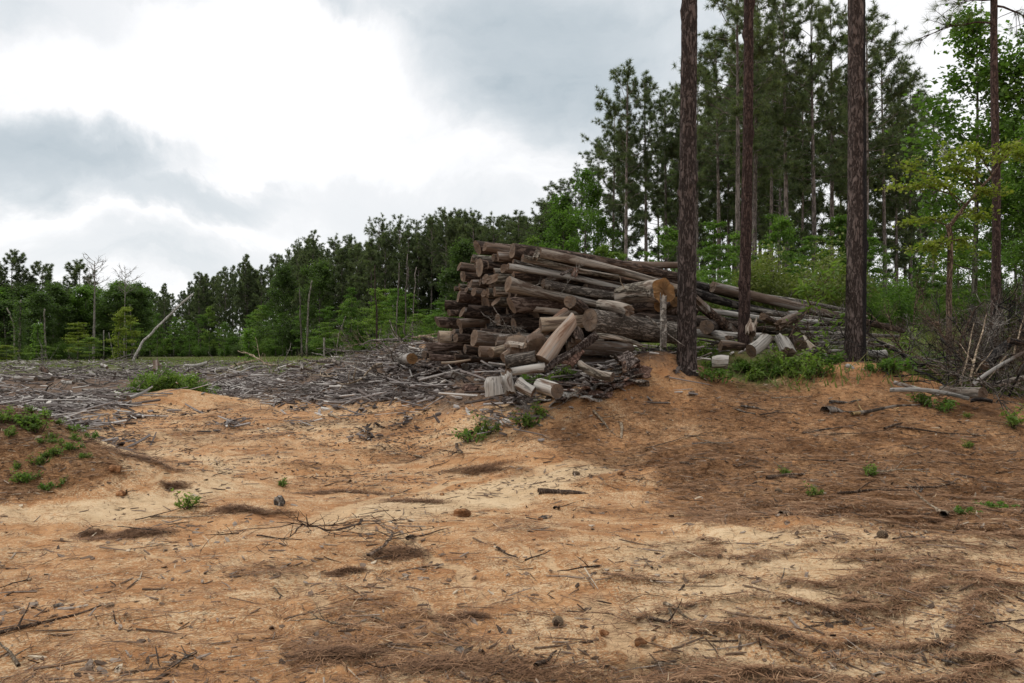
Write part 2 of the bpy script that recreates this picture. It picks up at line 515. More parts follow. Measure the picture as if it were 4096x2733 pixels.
def mat_ground():
    m, nt, p = new_mat('ground_soil', 0.95, 0.15)
    pos = node(nt, 'ShaderNodeNewGeometry').outputs['Position']
    lit, sla, san, gra = [attr(nt, k) for k in ('litter', 'slash', 'sand', 'grass')]
    big = noise(nt, mapping(nt, pos, (0.8, 1.0, 1)), 1.1, 6, 0.62, 0.6)
    mid = noise(nt, mapping(nt, pos, (1.0, 1.6, 1)), 2.4, 9, 0.68, 0.3)
    fin = noise(nt, pos, 60, 3, 0.6)
    grain = noise(nt, pos, 130, 2, 0.6)
    swirl = noise(nt, mapping(nt, pos, (0.7, 1.3, 1)), 1.3, 10, 0.64, 0.9)
    clay = mixc(nt, smooth(nt, mid, 0.35, 0.7), (0.372, 0.178, 0.074), (0.52, 0.295, 0.142))
    clay = mixc(nt, M(nt, 'MULTIPLY', smooth(nt, big, 0.52, 0.72), 0.65), clay, (0.28, 0.13, 0.060))
    sand = mixc(nt, smooth(nt, mid, 0.3, 0.75), (0.55, 0.385, 0.22), (0.68, 0.51, 0.32))
    sm = M(nt, 'ADD', M(nt, 'MULTIPLY', san, 0.75), M(nt, 'MULTIPLY', M(nt, 'SUBTRACT', swirl, 0.5), 2.0))
    sm = M(nt, 'ADD', sm, M(nt, 'ADD', M(nt, 'MULTIPLY', M(nt, 'SUBTRACT', fin, 0.5), 2.2), M(nt, 'MULTIPLY', M(nt, 'SUBTRACT', noise(nt, mapping(nt, pos, (1, 1.5, 1)), 19, 6, 0.72, 0.5), 0.5), 1.5)))
    sm = smooth(nt, sm, -0.05, 0.34)
    col = mixc(nt, sm, clay, sand)
    # rain-washed channels: a bed of clean pale sand between damp orange lips
    rl = M(nt, 'ADD', attr(nt, 'rill'), M(nt, 'MULTIPLY', M(nt, 'SUBTRACT', noise(nt, mapping(nt, pos, (1, 1.4, 1)), 7, 8, 0.72, 0.5), 0.5), 0.6))
    col = mixc(nt, M(nt, 'MULTIPLY', smooth(nt, rl, 0.12, 0.45), 0.6), col, (0.42, 0.205, 0.086))
    col = mixc(nt, M(nt, 'MULTIPLY', smooth(nt, rl, 0.30, 0.66), 0.72), col, (0.63, 0.45, 0.265))
    dirt = noise(nt, pos, 7.0, 6, 0.7, 0.4)
    litc = mixc(nt, smooth(nt, M(nt, 'ADD', M(nt, 'MULTIPLY', dirt, 0.5), M(nt, 'MULTIPLY', noise(nt, mapping(nt, pos, (1, 1.5, 1)), 34, 5, 0.72, 1.2), 0.5)), 0.40, 0.60), (0.215, 0.106, 0.048), (0.45, 0.243, 0.112))
    frag = noise(nt, mapping(nt, pos, (1, 1.6, 1)), 26, 5, 0.7, 0.8)
    lm = M(nt, 'ADD', lit, M(nt, 'ADD', M(nt, 'MULTIPLY', M(nt, 'SUBTRACT', dirt, 0.5), 1.5), M(nt, 'MULTIPLY', M(nt, 'SUBTRACT', frag, 0.5), 1.5)))
    lm = M(nt, 'MULTIPLY', smooth(nt, lm, 0.28, 0.92), 0.85)
    col = mixc(nt, lm, col, litc)
    slc = mixc(nt, smooth(nt, fin, 0.3, 0.7), (0.055, 0.040, 0.032), (0.17, 0.125, 0.098))
    slm = smooth(nt, M(nt, 'ADD', sla, M(nt, 'MULTIPLY', M(nt, 'SUBTRACT', dirt, 0.5), 0.9)), 0.2, 0.8)
    col = mixc(nt, M(nt, 'MULTIPLY', slm, 0.9), col, slc)
    grc = mixc(nt, smooth(nt, dirt, 0.35, 0.65), (0.10, 0.085, 0.035), (0.085, 0.12, 0.03))
    col = mixc(nt, smooth(nt, M(nt, 'ADD', gra, M(nt, 'MULTIPLY', M(nt, 'SUBTRACT', dirt, 0.5), 0.8)), 0.25, 0.75), col, grc)
    # single needles and splinters, too fine to model, lying mostly across the slope
    for sc_, di, am in (((5, 46, 1), 2.2, 0.62), ((30, 9, 1), 2.6, 0.45), ((11, 90, 1), 1.6, 0.5)):
        stk = noise(nt, mapping(nt, pos, sc_), 1.0, 4, 0.55, di)
        th_ = M(nt, 'ADD', stk, M(nt, 'ADD', M(nt, 'MULTIPLY', lit, 0.13), M(nt, 'MULTIPLY', M(nt, 'SUBTRACT', big, 0.5), 0.35)))
        col = mixc(nt, M(nt, 'MULTIPLY', smooth(nt, th_, 0.60, 0.70), am), col, (0.115, 0.055, 0.027))
    # dark crumbs of bark and pale grains lying everywhere
    crumbs = smooth(nt, grain, 0.62, 0.70)
    col = mixc(nt, M(nt, 'MULTIPLY', crumbs, 0.55), col, (0.12, 0.06, 0.03))
    pale = smooth(nt, noise(nt, pos, 95, 2, 0.5), 0.66, 0.74)
    col = mixc(nt, M(nt, 'MULTIPLY', pale, 0.4), col, (0.62, 0.46, 0.29))
    put(nt, p.inputs['Base Color'], col)
    hh = M(nt, 'ADD', M(nt, 'MULTIPLY', fin, 0.5), M(nt, 'MULTIPLY', dirt, 1.4))
    bump(nt, p, hh, 0.03, 0.8)
    return m

def mat_bark(name, dark, light, peel=None, peel_amt=0.0, rs=9.0, crack_amt=0.8, stainc=(0.095, 0.064, 0.046)):
    """Furrowed bark running along local Z; where it has fallen off, bare wood shows."""
    m, nt, p = new_mat(name, 0.92, 0.2)
    v = obj_vec(nt, (1, 1, 0.28))
    n1 = noise(nt, v, rs, 6, 0.65, 0.4)
    n2 = noise(nt, obj_vec(nt, (1, 1, 0.5)), rs * 2.6, 5, 0.7, 0.6)
    ridge = M(nt, 'ABSOLUTE', M(nt, 'SUBTRACT', noise(nt, v, rs * 1.15, 3, 0.5, 0.8), 0.5))
    crack = smooth(nt, M(nt, 'ADD', ridge, M(nt, 'MULTIPLY', M(nt, 'SUBTRACT', n2, 0.5), 0.25)), 0.0, 0.13)
    f = M(nt, 'MULTIPLY', M(nt, 'ADD', 0.3, M(nt, 'MULTIPLY', crack, 0.7)), M(nt, 'ADD', M(nt, 'MULTIPLY', n1, 0.9), M(nt, 'MULTIPLY', n2, 0.45)))
    col = ramp(nt, f, [(0.1, tuple(c * 0.35 for c in dark)), (0.4, dark), (0.85, light)])
    tone = M(nt, 'ADD', 0.75, M(nt, 'MULTIPLY', orand(nt), 0.55))
    if peel:
        v2 = obj_vec(nt, (1, 1, 0.12))
        pn = noise(nt, v2, 2.6, 5, 0.6, 0.3)
        grainy = noise(nt, obj_vec(nt, (1, 1, 0.03)), 32, 5, 0.6)
        wood = ramp(nt, grainy, [(0.3, tuple(c * 0.5 for c in peel)), (0.5, peel), (0.72, tuple(min(1, c * 1.25) for c in peel))])
        crk = noise(nt, obj_vec(nt, (1, 1, 0.018)), 26, 3, 0.5, 0.2)
        wood = mixc(nt, M(nt, 'MULTIPLY', smooth(nt, crk, 0.575, 0.63), crack_amt), wood, tuple(c * 0.22 for c in peel))
        stain = noise(nt, obj_vec(nt, (1, 1, 0.16)), 6.0, 6, 0.68, 0.6)
        wood = mixc(nt, smooth(nt, stain, 0.50, 0.63), wood, stainc)
        wood = mixc(nt, M(nt, 'MULTIPLY', smooth(nt, M(nt, 'SUBTRACT', 1.0, stain), 0.50, 0.66), 0.7), wood, (0.33, 0.31, 0.285))
        k = smooth(nt, pn, 0.5 + (0.5 - peel_amt) * 0.5 - 0.03, 0.5 + (0.5 - peel_amt) * 0.5 + 0.03)
        col = mixc(nt, k, col, wood)
        hgt = M(nt, 'ADD', M(nt, 'MULTIPLY', M(nt, 'SUBTRACT', 1.0, k), M(nt, 'ADD', 0.6, f)), M(nt, 'MULTIPLY', grainy, 0.25))
    else:
        hgt = f
    col = mixc(nt, 1.0, col, node(nt, 'ShaderNodeCombineXYZ', {0: tone, 1: tone, 2: tone}).outputs[0], 'MULTIPLY')
    put(nt, p.inputs['Base Color'], col)
    bump(nt, p, hgt, 0.03, 0.9)
    return m

def mat_cut(name, core, edge, stain):
    """Sawn end: growth rings, drying cracks and weather stain, around local Z."""
    m, nt, p = new_mat(name, 0.9, 0.2)
    v = node(nt, 'ShaderNodeTexCoord').outputs['Object']
    sep = node(nt, 'ShaderNodeSeparateXYZ', {'Vector': v})
    r = M(nt, 'SQRT', M(nt, 'ADD', M(nt, 'MULTIPLY', sep.outputs[0], sep.outputs[0]), M(nt, 'MULTIPLY', sep.outputs[1], sep.outputs[1])))
    wv = noise(nt, v, 9, 3)
    rg = M(nt, 'SINE', M(nt, 'ADD', M(nt, 'MULTIPLY', r, 420), M(nt, 'MULTIPLY', wv, 16)))
    ang = M(nt, 'ARCTAN2', sep.outputs[0], sep.outputs[1])
    cr = noise(nt, node(nt, 'ShaderNodeCombineXYZ', {0: M(nt, 'MULTIPLY', ang, 3.2), 1: M(nt, 'MULTIPLY', r, 3.0), 2: M(nt, 'MULTIPLY', orand(nt), 40)}).outputs[0], 2.4, 4, 0.6)
    base = mixc(nt, smooth(nt, r, 0.02, 0.17), core, edge)
    base = mixc(nt, M(nt, 'MULTIPLY', M(nt, 'ADD', M(nt, 'MULTIPLY', rg, 0.5), 0.5), 0.35), base, tuple(c * 0.5 for c in edge))
    base = mixc(nt, smooth(nt, cr, 0.6, 0.68), base, (0.03, 0.018, 0.01))
    st = noise(nt, vadd(nt, v, node(nt, 'ShaderNodeCombineXYZ', {0: M(nt, 'MULTIPLY', orand(nt), 21)}).outputs[0]), 6, 5, 0.65)
    base = mixc(nt, M(nt, 'MULTIPLY', smooth(nt, st, 0.42, 0.62), 0.8), base, stain)
    put(nt, p.inputs['Base Color'], base)
    bump(nt, p, M(nt, 'ADD', rg, M(nt, 'MULTIPLY', st, 3)), 0.004, 0.7)
    return m

def mat_tinted(name, stops, rough=0.9, var=0.25, bumpy=None, spec=0.2):
    """Small pieces: each one takes its colour from its own tint, plus grain."""
    m, nt, p = new_mat(name, rough, spec)
    t = attr(nt, 'tint')
    n1 = noise(nt, node(nt, 'ShaderNodeNewGeometry').outputs['Position'], 30, 4, 0.65)
    f = M(nt, 'ADD', t, M(nt, 'MULTIPLY', M(nt, 'SUBTRACT', n1, 0.5), var))
    put(nt, p.inputs['Base Color'], ramp(nt, f, stops))
    if bumpy:
        bump(nt, p, n1, bumpy, 0.8)
    return m

def mat_leaf(name, stops, trans=0.35, rough=0.6, vary=0.3):
    m = bpy.data.materials.new(name)
    m.use_nodes = True
    nt = m.node_tree
    nt.nodes.clear()
    out = node(nt, 'ShaderNodeOutputMaterial')
    t = attr(nt, 'tint')
    f = M(nt, 'ADD', t, M(nt, 'MULTIPLY', M(nt, 'SUBTRACT', orand(nt), 0.5), vary))
    col = ramp(nt, f, stops)
    d = node(nt, 'ShaderNodeBsdfPrincipled', {'Base Color': col, 'Roughness': rough, 'Specular IOR Level': 0.25})
    tr = node(nt, 'ShaderNodeBsdfTranslucent', {'Color': mixc(nt, 1.0, col, (1.2, 1.5, 0.6), 'MULTIPLY')})
    mx = node(nt, 'ShaderNodeMixShader')
    mx.inputs[0].default_value = trans
    nt.links.new(d.outputs[0], mx.inputs[1]); nt.links.new(tr.outputs[0], mx.inputs[2])
    nt.links.new(mx.outputs[0], out.inputs[0])
    return m

MAT = {}
MAT['ground'] = mat_ground()
MAT['bark_brown'] = mat_bark('pine_bark_brown', (0.085, 0.055, 0.042), (0.22, 0.165, 0.135), (0.22, 0.13, 0.08), 0.16)
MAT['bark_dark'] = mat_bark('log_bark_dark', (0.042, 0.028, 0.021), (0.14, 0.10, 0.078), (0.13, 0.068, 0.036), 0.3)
MAT['bark_grey'] = mat_bark('log_bark_grey', (0.085, 0.07, 0.058), (0.27, 0.235, 0.20), (0.24, 0.17, 0.115), 0.12, 13)
MAT['mossy'] = mat_bark('log_half_barked', (0.09, 0.075, 0.058), (0.28, 0.25, 0.20), (0.30, 0.255, 0.21), 0.5)
MAT['peeled'] = mat_bark('log_peeled_pale', (0.11, 0.075, 0.055), (0.24, 0.18, 0.14), (0.30, 0.255, 0.21), 0.80)
MAT['tan'] = mat_bark('log_peeled_tan', (0.12, 0.07, 0.045), (0.25, 0.17, 0.11), (0.305, 0.235, 0.168), 0.88)
MAT['pinkwood'] = mat_bark('log_peeled_reddish', (0.12, 0.075, 0.055), (0.22, 0.16, 0.12), (0.30, 0.22, 0.165), 0.93, 9.0, 0.25, (0.15, 0.078, 0.048))
MAT['silver'] = mat_bark('log_weathered_silver', (0.14, 0.12, 0.10), (0.30, 0.27, 0.24), (0.33, 0.31, 0.28), 0.82)
MAT['brownwood'] = mat_bark('log_peeled_brown', (0.06, 0.038, 0.028), (0.17, 0.11, 0.08), (0.13, 0.092, 0.069), 0.62)
MAT['bleached'] = mat_bark('bleached_dead_trunk', (0.34, 0.31, 0.28), (0.56, 0.53, 0.49), None, 0, 6.0)
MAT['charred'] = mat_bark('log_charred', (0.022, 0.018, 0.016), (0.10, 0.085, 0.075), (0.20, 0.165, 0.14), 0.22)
MAT['cut'] = mat_cut('cut_weathered', (0.15, 0.10, 0.07), (0.24, 0.175, 0.125), (0.11, 0.088, 0.072))
MAT['cut_tan'] = mat_cut('cut_tan', (0.155, 0.103, 0.070), (0.235, 0.168, 0.118), (0.125, 0.092, 0.07))
MAT['cut_orange'] = mat_cut('cut_orange', (0.10, 0.055, 0.026), (0.30, 0.165, 0.068), (0.13, 0.075, 0.035))
MAT['trunk'] = mat_bark('standing_pine_bark', (0.050, 0.037, 0.032), (0.165, 0.130, 0.118), None, 0, 14.0)
def mat_dark_side():
    m = mat_bark('standing_pine_bark_dark_side', (0.050, 0.037, 0.032), (0.155, 0.122, 0.110), None, 0, 14.0)
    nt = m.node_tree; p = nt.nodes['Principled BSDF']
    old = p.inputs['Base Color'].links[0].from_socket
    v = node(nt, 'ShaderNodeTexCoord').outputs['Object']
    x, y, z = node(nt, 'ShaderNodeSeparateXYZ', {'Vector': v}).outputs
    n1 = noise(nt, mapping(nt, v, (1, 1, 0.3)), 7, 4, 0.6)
    side = smooth(nt, M(nt, 'ADD', x, M(nt, 'ADD', M(nt, 'MULTIPLY', M(nt, 'SUBTRACT', n1, 0.5), 0.12), M(nt, 'MULTIPLY', z, -0.008))), 0.05, 0.10)  # near-black bark colour on the right side only, narrowing with height
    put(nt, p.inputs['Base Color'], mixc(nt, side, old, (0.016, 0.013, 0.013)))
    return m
MAT['trunk_dark_side'] = mat_dark_side()
MAT['trunk_thin'] = mat_bark('standing_pine_bark_red', (0.058, 0.036, 0.031), (0.135, 0.088, 0.074), None, 0, 14.0)
MAT['trunk_far'] = mat_bark('forest_trunk_bark', (0.14, 0.115, 0.102), (0.29, 0.245, 0.22), None, 0, 5.0)
MAT['pale_trunk'] = mat_bark('broadleaf_bark', (0.13, 0.115, 0.09), (0.30, 0.275, 0.235), None, 0, 5.0)
MAT['dead'] = mat_bark('dead_wood_grey', (0.17, 0.15, 0.13), (0.36, 0.33, 0.29), None, 0, 8.0)
MAT['burnt_stick'] = mat_bark('burnt_branch', (0.016, 0.014, 0.013), (0.07, 0.062, 0.056), None, 0, 8.0)
MAT['pine'] = mat_leaf('pine_needles_green', [(0.0, (0.060, 0.076, 0.042)), (0.5, (0.108, 0.132, 0.070)), (1.0, (0.180, 0.20, 0.10))], 0.4, 0.5)
MAT['leaf'] = mat_leaf('broad_leaves_green', [(0.0, (0.062, 0.112, 0.026)), (0.5, (0.108, 0.182, 0.040)), (1.0, (0.175, 0.255, 0.060))], 0.45)
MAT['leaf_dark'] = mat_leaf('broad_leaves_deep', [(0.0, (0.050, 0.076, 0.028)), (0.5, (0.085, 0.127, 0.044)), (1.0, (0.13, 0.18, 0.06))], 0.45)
MAT['leaf_light'] = mat_leaf('young_leaves_light', [(0.0, (0.080, 0.130, 0.030)), (0.5, (0.140, 0.205, 0.046)), (1.0, (0.23, 0.29, 0.072))], 0.45)
MAT['leaf_yellow'] = mat_leaf('young_leaves_yellow', [(0.0, (0.12, 0.14, 0.026)), (0.5, (0.195, 0.23, 0.042)), (1.0, (0.29, 0.30, 0.065))], 0.45)
MAT['olive'] = mat_leaf('olive_leaves', [(0.0, (0.095, 0.11, 0.035)), (0.5, (0.155, 0.18, 0.052)), (1.0, (0.22, 0.24, 0.075))], 0.35)
MAT['grass'] = mat_leaf('grass_blades', [(0.0, (0.19, 0.15, 0.08)), (0.4, (0.15, 0.16, 0.055)), (1.0, (0.15, 0.21, 0.055))], 0.4)
MAT['needle_litter'] = mat_tinted('dry_pine_needles', [(0.0, (0.10, 0.052, 0.030)), (0.5, (0.25, 0.135, 0.07)), (0.85, (0.40, 0.25, 0.145)), (1.0, (0.50, 0.38, 0.24))], 0.8, 0.1)
MAT['chips'] = mat_tinted('bark_chips', [(0.0, (0.06, 0.040, 0.028)), (0.4, (0.17, 0.115, 0.078)), (0.75, (0.29, 0.235, 0.19)), (1.0, (0.56, 0.46, 0.33))], 0.8, 0.3, 0.01)
MAT['slash'] = mat_tinted('slash_wood', [(0.0, (0.042, 0.033, 0.028)), (0.45, (0.125, 0.10, 0.088)), (0.78, (0.27, 0.24, 0.225)), (1.0, (0.56, 0.52, 0.47))], 0.88, 0.3, 0.01)
MAT['bark_plate'] = mat_bark('fallen_bark', (0.055, 0.038, 0.031), (0.22, 0.18, 0.16), None, 0, 11)
MAT['bark_plate_red'] = mat_bark('fallen_bark_inside', (0.11, 0.062, 0.045), (0.25, 0.16, 0.125), None, 0, 11)
MAT['yellow_wood'] = mat_bark('split_yellow_wood', (0.32, 0.22, 0.10), (0.52, 0.38, 0.19), None, 0, 9)
MAT['stick'] = mat_bark('stick_brown', (0.085, 0.055, 0.038), (0.24, 0.17, 0.12), None, 0, 14)
MAT['stick_pale'] = mat_bark('stick_pale', (0.27, 0.20, 0.135), (0.50, 0.41, 0.30), None, 0, 14)
MAT['cone'] = mat_tinted('pine_cone_scales', [(0.0, (0.035, 0.022, 0.014)), (0.5, (0.10, 0.065, 0.040)), (1.0, (0.28, 0.21, 0.14))], 0.7, 0.2)
MAT['clod'] = mat_bark('soil_clod', (0.22, 0.10, 0.042), (0.40, 0.21, 0.10), None, 0, 6)
# ------------------------------------------------------------------ ground: one sheet out to the horizon
def build_ground():
    fine = np.arange(-44, 44.01, 0.155)
    rest = np.linspace(44, 316, 96)[1:-1]
    ang = np.radians(np.concatenate([fine, rest]))
    r = [0.4, 0.9, 1.5, 2.1]
    while r[-1] < 42: r.append(r[-1] * 1.0078 if r[-1] > 2.5 else r[-1] * 1.1)
    while r[-1] < 2500: r.append(r[-1] * 1.05)
    r = np.array(r)
    X = np.sin(ang)[None, :] * r[:, None]; Y = np.cos(ang)[None, :] * r[:, None]
    x, y = X.ravel(), Y.ravel()
    ri = rills(x, y)
    z = h(x, y) - 0.022 * ri
    mb = MB()
    m, n = len(r), len(ang)
    i = np.arange(m - 1)[:, None] * n; j = np.arange(n)[None, :]; jn = (j + 1) % n
    q = np.stack([i + j, i + n + j, i + n + jn, i + jn], -1).reshape(-1, 4)
    v = np.vstack([np.stack([x, y, z], -1), [[0, 0, float(z[0])]]])
    jj = np.arange(n); c = np.stack([np.full(n, m * n), jj, (jj + 1) % n], -1)
    mb.add(v, c, q)
    o = mb.build('ground', MAT['ground'], smooth=True)
    me = o.data
    xx, yy = v[:, 0], v[:, 1]
    crest = np.exp(-((xx - 2.85) / 1.0) ** 2 - ((yy - 14.1) / 1.0) ** 2) + np.exp(-((xx - 6.4) / 1.2) ** 2 - ((yy - 14.2) / 0.8) ** 2)
    g = np.maximum(zone_grass(xx, yy), 0.9 * _zg_r(xx, yy) * (1 - np.clip(1.5 * crest, 0, 1)))
    g = np.maximum(g, sstep(yy, 24, 40) * 0.8)
    for nm, val in (('litter', zone_litter(xx, yy) * (1 - 0.6 * np.append(ri, 0))), ('slash', zone_slash(xx, yy)), ('sand', np.clip(zone_sand(xx, yy) * 0.9, 0, 1.3) - 0.7 * np.clip(crest, 0, 1)), ('rill', np.append(ri, 0) * (1 - 0.5 * zone_litter(xx, yy))), ('grass', g)):
        a = me.attributes.new(nm, 'FLOAT', 'POINT')
        a.data.foreach_set('value', np.asarray(val, np.float32))
    o['kind'] = 'structure'
build_ground()

RNG = np.random.default_rng(7)

def scatter_screen(n, y0, y1, a0=-0.72, a1=0.72, power=1.0, rng=RNG):
    """Points spread over the fan of ground in front of the viewpoint, thinning with distance."""
    t = rng.random(n)
    inv = (1 / y0) ** power + t * ((1 / y1) ** power - (1 / y0) ** power)
    y = (1 / inv) ** (1 / power)
    x = (a0 + rng.random(n) * (a1 - a0)) * y
    return x, y

# ------------------------------------------------------------------ fallen needles (nobody could count them)
def needles(name, x, y, lo, hi, wid, lift, rng, tilt=0.12, ang=None):
    n = len(x)
    z = h(x, y) + 0.004 + rng.random(n) * lift
    th = rng.random(n) * np.pi * 2 if ang is None else ang
    L = lo + rng.random(n) * (hi - lo)
    d = np.stack([np.cos(th), np.sin(th), (rng.random(n) - 0.5) * 2 * tilt], -1)
    s = np.stack([-np.sin(th), np.cos(th), np.zeros(n)], -1)
    c = np.stack([x, y, z], -1)
    w = wid * (1 + y / 8.0)
    bend = (rng.random(n) - 0.5)[:, None] * 0.25
    a = c - d * L[:, None] / 2; b = c + d * L[:, None] / 2
    mid = c + s * (L[:, None] * bend)
    up = np.array((0, 0, 1.0))
    v = np.stack([a, mid - s * w[:, None] / 2, b, mid + s * w[:, None] / 2 + up * 0.002], 1).reshape(-1, 3)
    t = np.clip(rng.normal(0.45, 0.22, n), 0, 1)
    mb = MB()
    k = np.arange(n)[:, None] * 4
    mb.add(v, None, k + np.array([[0, 1, 2, 3]]), np.repeat(t, 4))
    o = mb.build(name, MAT['needle_litter'])
    o['kind'] = 'stuff'; o['label'] = 'dry brown pine needles washed into drifts over the sandy ground'
    o['category'] = 'needle litter'
    return o

def build_needles():
    rng = np.random.default_rng(11)
    x, y = scatter_screen(1050000, 3.4, 18.5, -0.95, 0.95, rng=rng)
    k = zone_litter(x, y)
    keep = rng.random(len(x)) < 0.03 + 0.62 * k ** 1.2
    x, y = x[keep], y[keep]
    # needles lie roughly along the drift they were washed into
    g = 0.03
    dx = drift(x + g, y) - drift(x - g, y); dy = drift(x, y + g) - drift(x, y - g)
    th = np.arctan2(dx, -dy) + rng.normal(0, 0.75, len(x))
    needles('pine_needle_litter', x, y, 0.08, 0.19, 0.0034, 0.022, rng, ang=th)
build_needles()

# ------------------------------------------------------------------ chips and slash (stuff)
def flakes(mb, x, y, z, size, rng, thick=0.18, flat=0.35, tint=(0.5, 0.25), elong=1.6):
    n = len(x)
    K = 5
    th = (np.arange(K)[None, :] + rng.random((n, K)) * 0.7) * 2 * np.pi / K
    rr = (0.6 + 0.4 * rng.random((n, K))) * size[:, None] * 0.5
    el = (1 + (elong - 1) * 2 * rng.random((n, 1)))
    lx, ly = np.cos(th) * rr * el, np.sin(th) * rr / el * 1.25
    yaw = rng.random(n) * 6.28
    tx, ty = rng.normal(0, flat, n), rng.normal(0, flat, n)
    cyw, syw = np.cos(yaw)[:, None], np.sin(yaw)[:, None]
    X = lx * cyw - ly * syw; Y = lx * syw + ly * cyw
    Z = X * tx[:, None] + Y * ty[:, None]
    top = np.stack([x[:, None] + X, y[:, None] + Y, z[:, None] + Z + size[:, None] * thick], -1)
    bot = np.stack([x[:, None] + X * 1.05, y[:, None] + Y * 1.05, z[:, None] + Z - size[:, None] * 0.05], -1)
    v = np.concatenate([top, bot], 1).reshape(-1, 3)
    b = np.arange(n)[:, None] * 10
    f3 = np.concatenate([b + np.array([[0, 1, 2]]), b + np.array([[0, 2, 3]]), b + np.array([[0, 3, 4]])])
    f4 = np.concatenate([b + np.array([[5 + i, 5 + (i + 1) % 5, (i + 1) % 5, i]]) for i in range(5)])
    t = np.clip(rng.normal(tint[0], tint[1], n) + 0.22 * fbm(x * 0.5, y * 0.5, seed=88, oct=2), 0, 1)
    mb.add(v, f3, f4, np.repeat(t, 10))

def sticks(mb, x, y, z, L, r, rng, tilt=0.15, tint=(0.55, 0.25), yaw=None):
    n = len(x)
    yaw = rng.random(n) * 6.28 if yaw is None else yaw
    el = rng.normal(0, tilt, n)
    d = np.stack([np.cos(yaw) * np.cos(el), np.sin(yaw) * np.cos(el), np.sin(el)], -1)
    s = np.stack([-np.sin(yaw), np.cos(yaw), np.zeros(n)], -1)
    u = np.cross(s, d)
    c = np.stack([x, y, z], -1)
    bend = (rng.random((n, 1)) - 0.5) * 0.16 * L[:, None]
    rows = []
    for f, k in ((-0.5, 1.0), (0.05, 0.85), (0.5, 0.55)):
        p = c + d * (L * f)[:, None] + s * (bend if f == 0.05 else 0)
        rk = (r * k)[:, None]
        rows += [p + u * rk, p + s * rk * 1.0, p - u * rk, p - s * rk]
    v = np.stack(rows, 1).reshape(-1, 3)
    b = np.arange(n)[:, None] * 12
    f4 = [b + np.array([[o + i, o + (i + 1) % 4, o + 4 + (i + 1) % 4, o + 4 + i]]) for o in (0, 4) for i in range(4)]
    f4 += [b + np.array([[3, 2, 1, 0]]), b + np.array([[8, 9, 10, 11]])]
    t = np.clip(rng.normal(tint[0], tint[1], n), 0, 1)
    mb.add(v, None, np.concatenate(f4), np.repeat(t, 12))

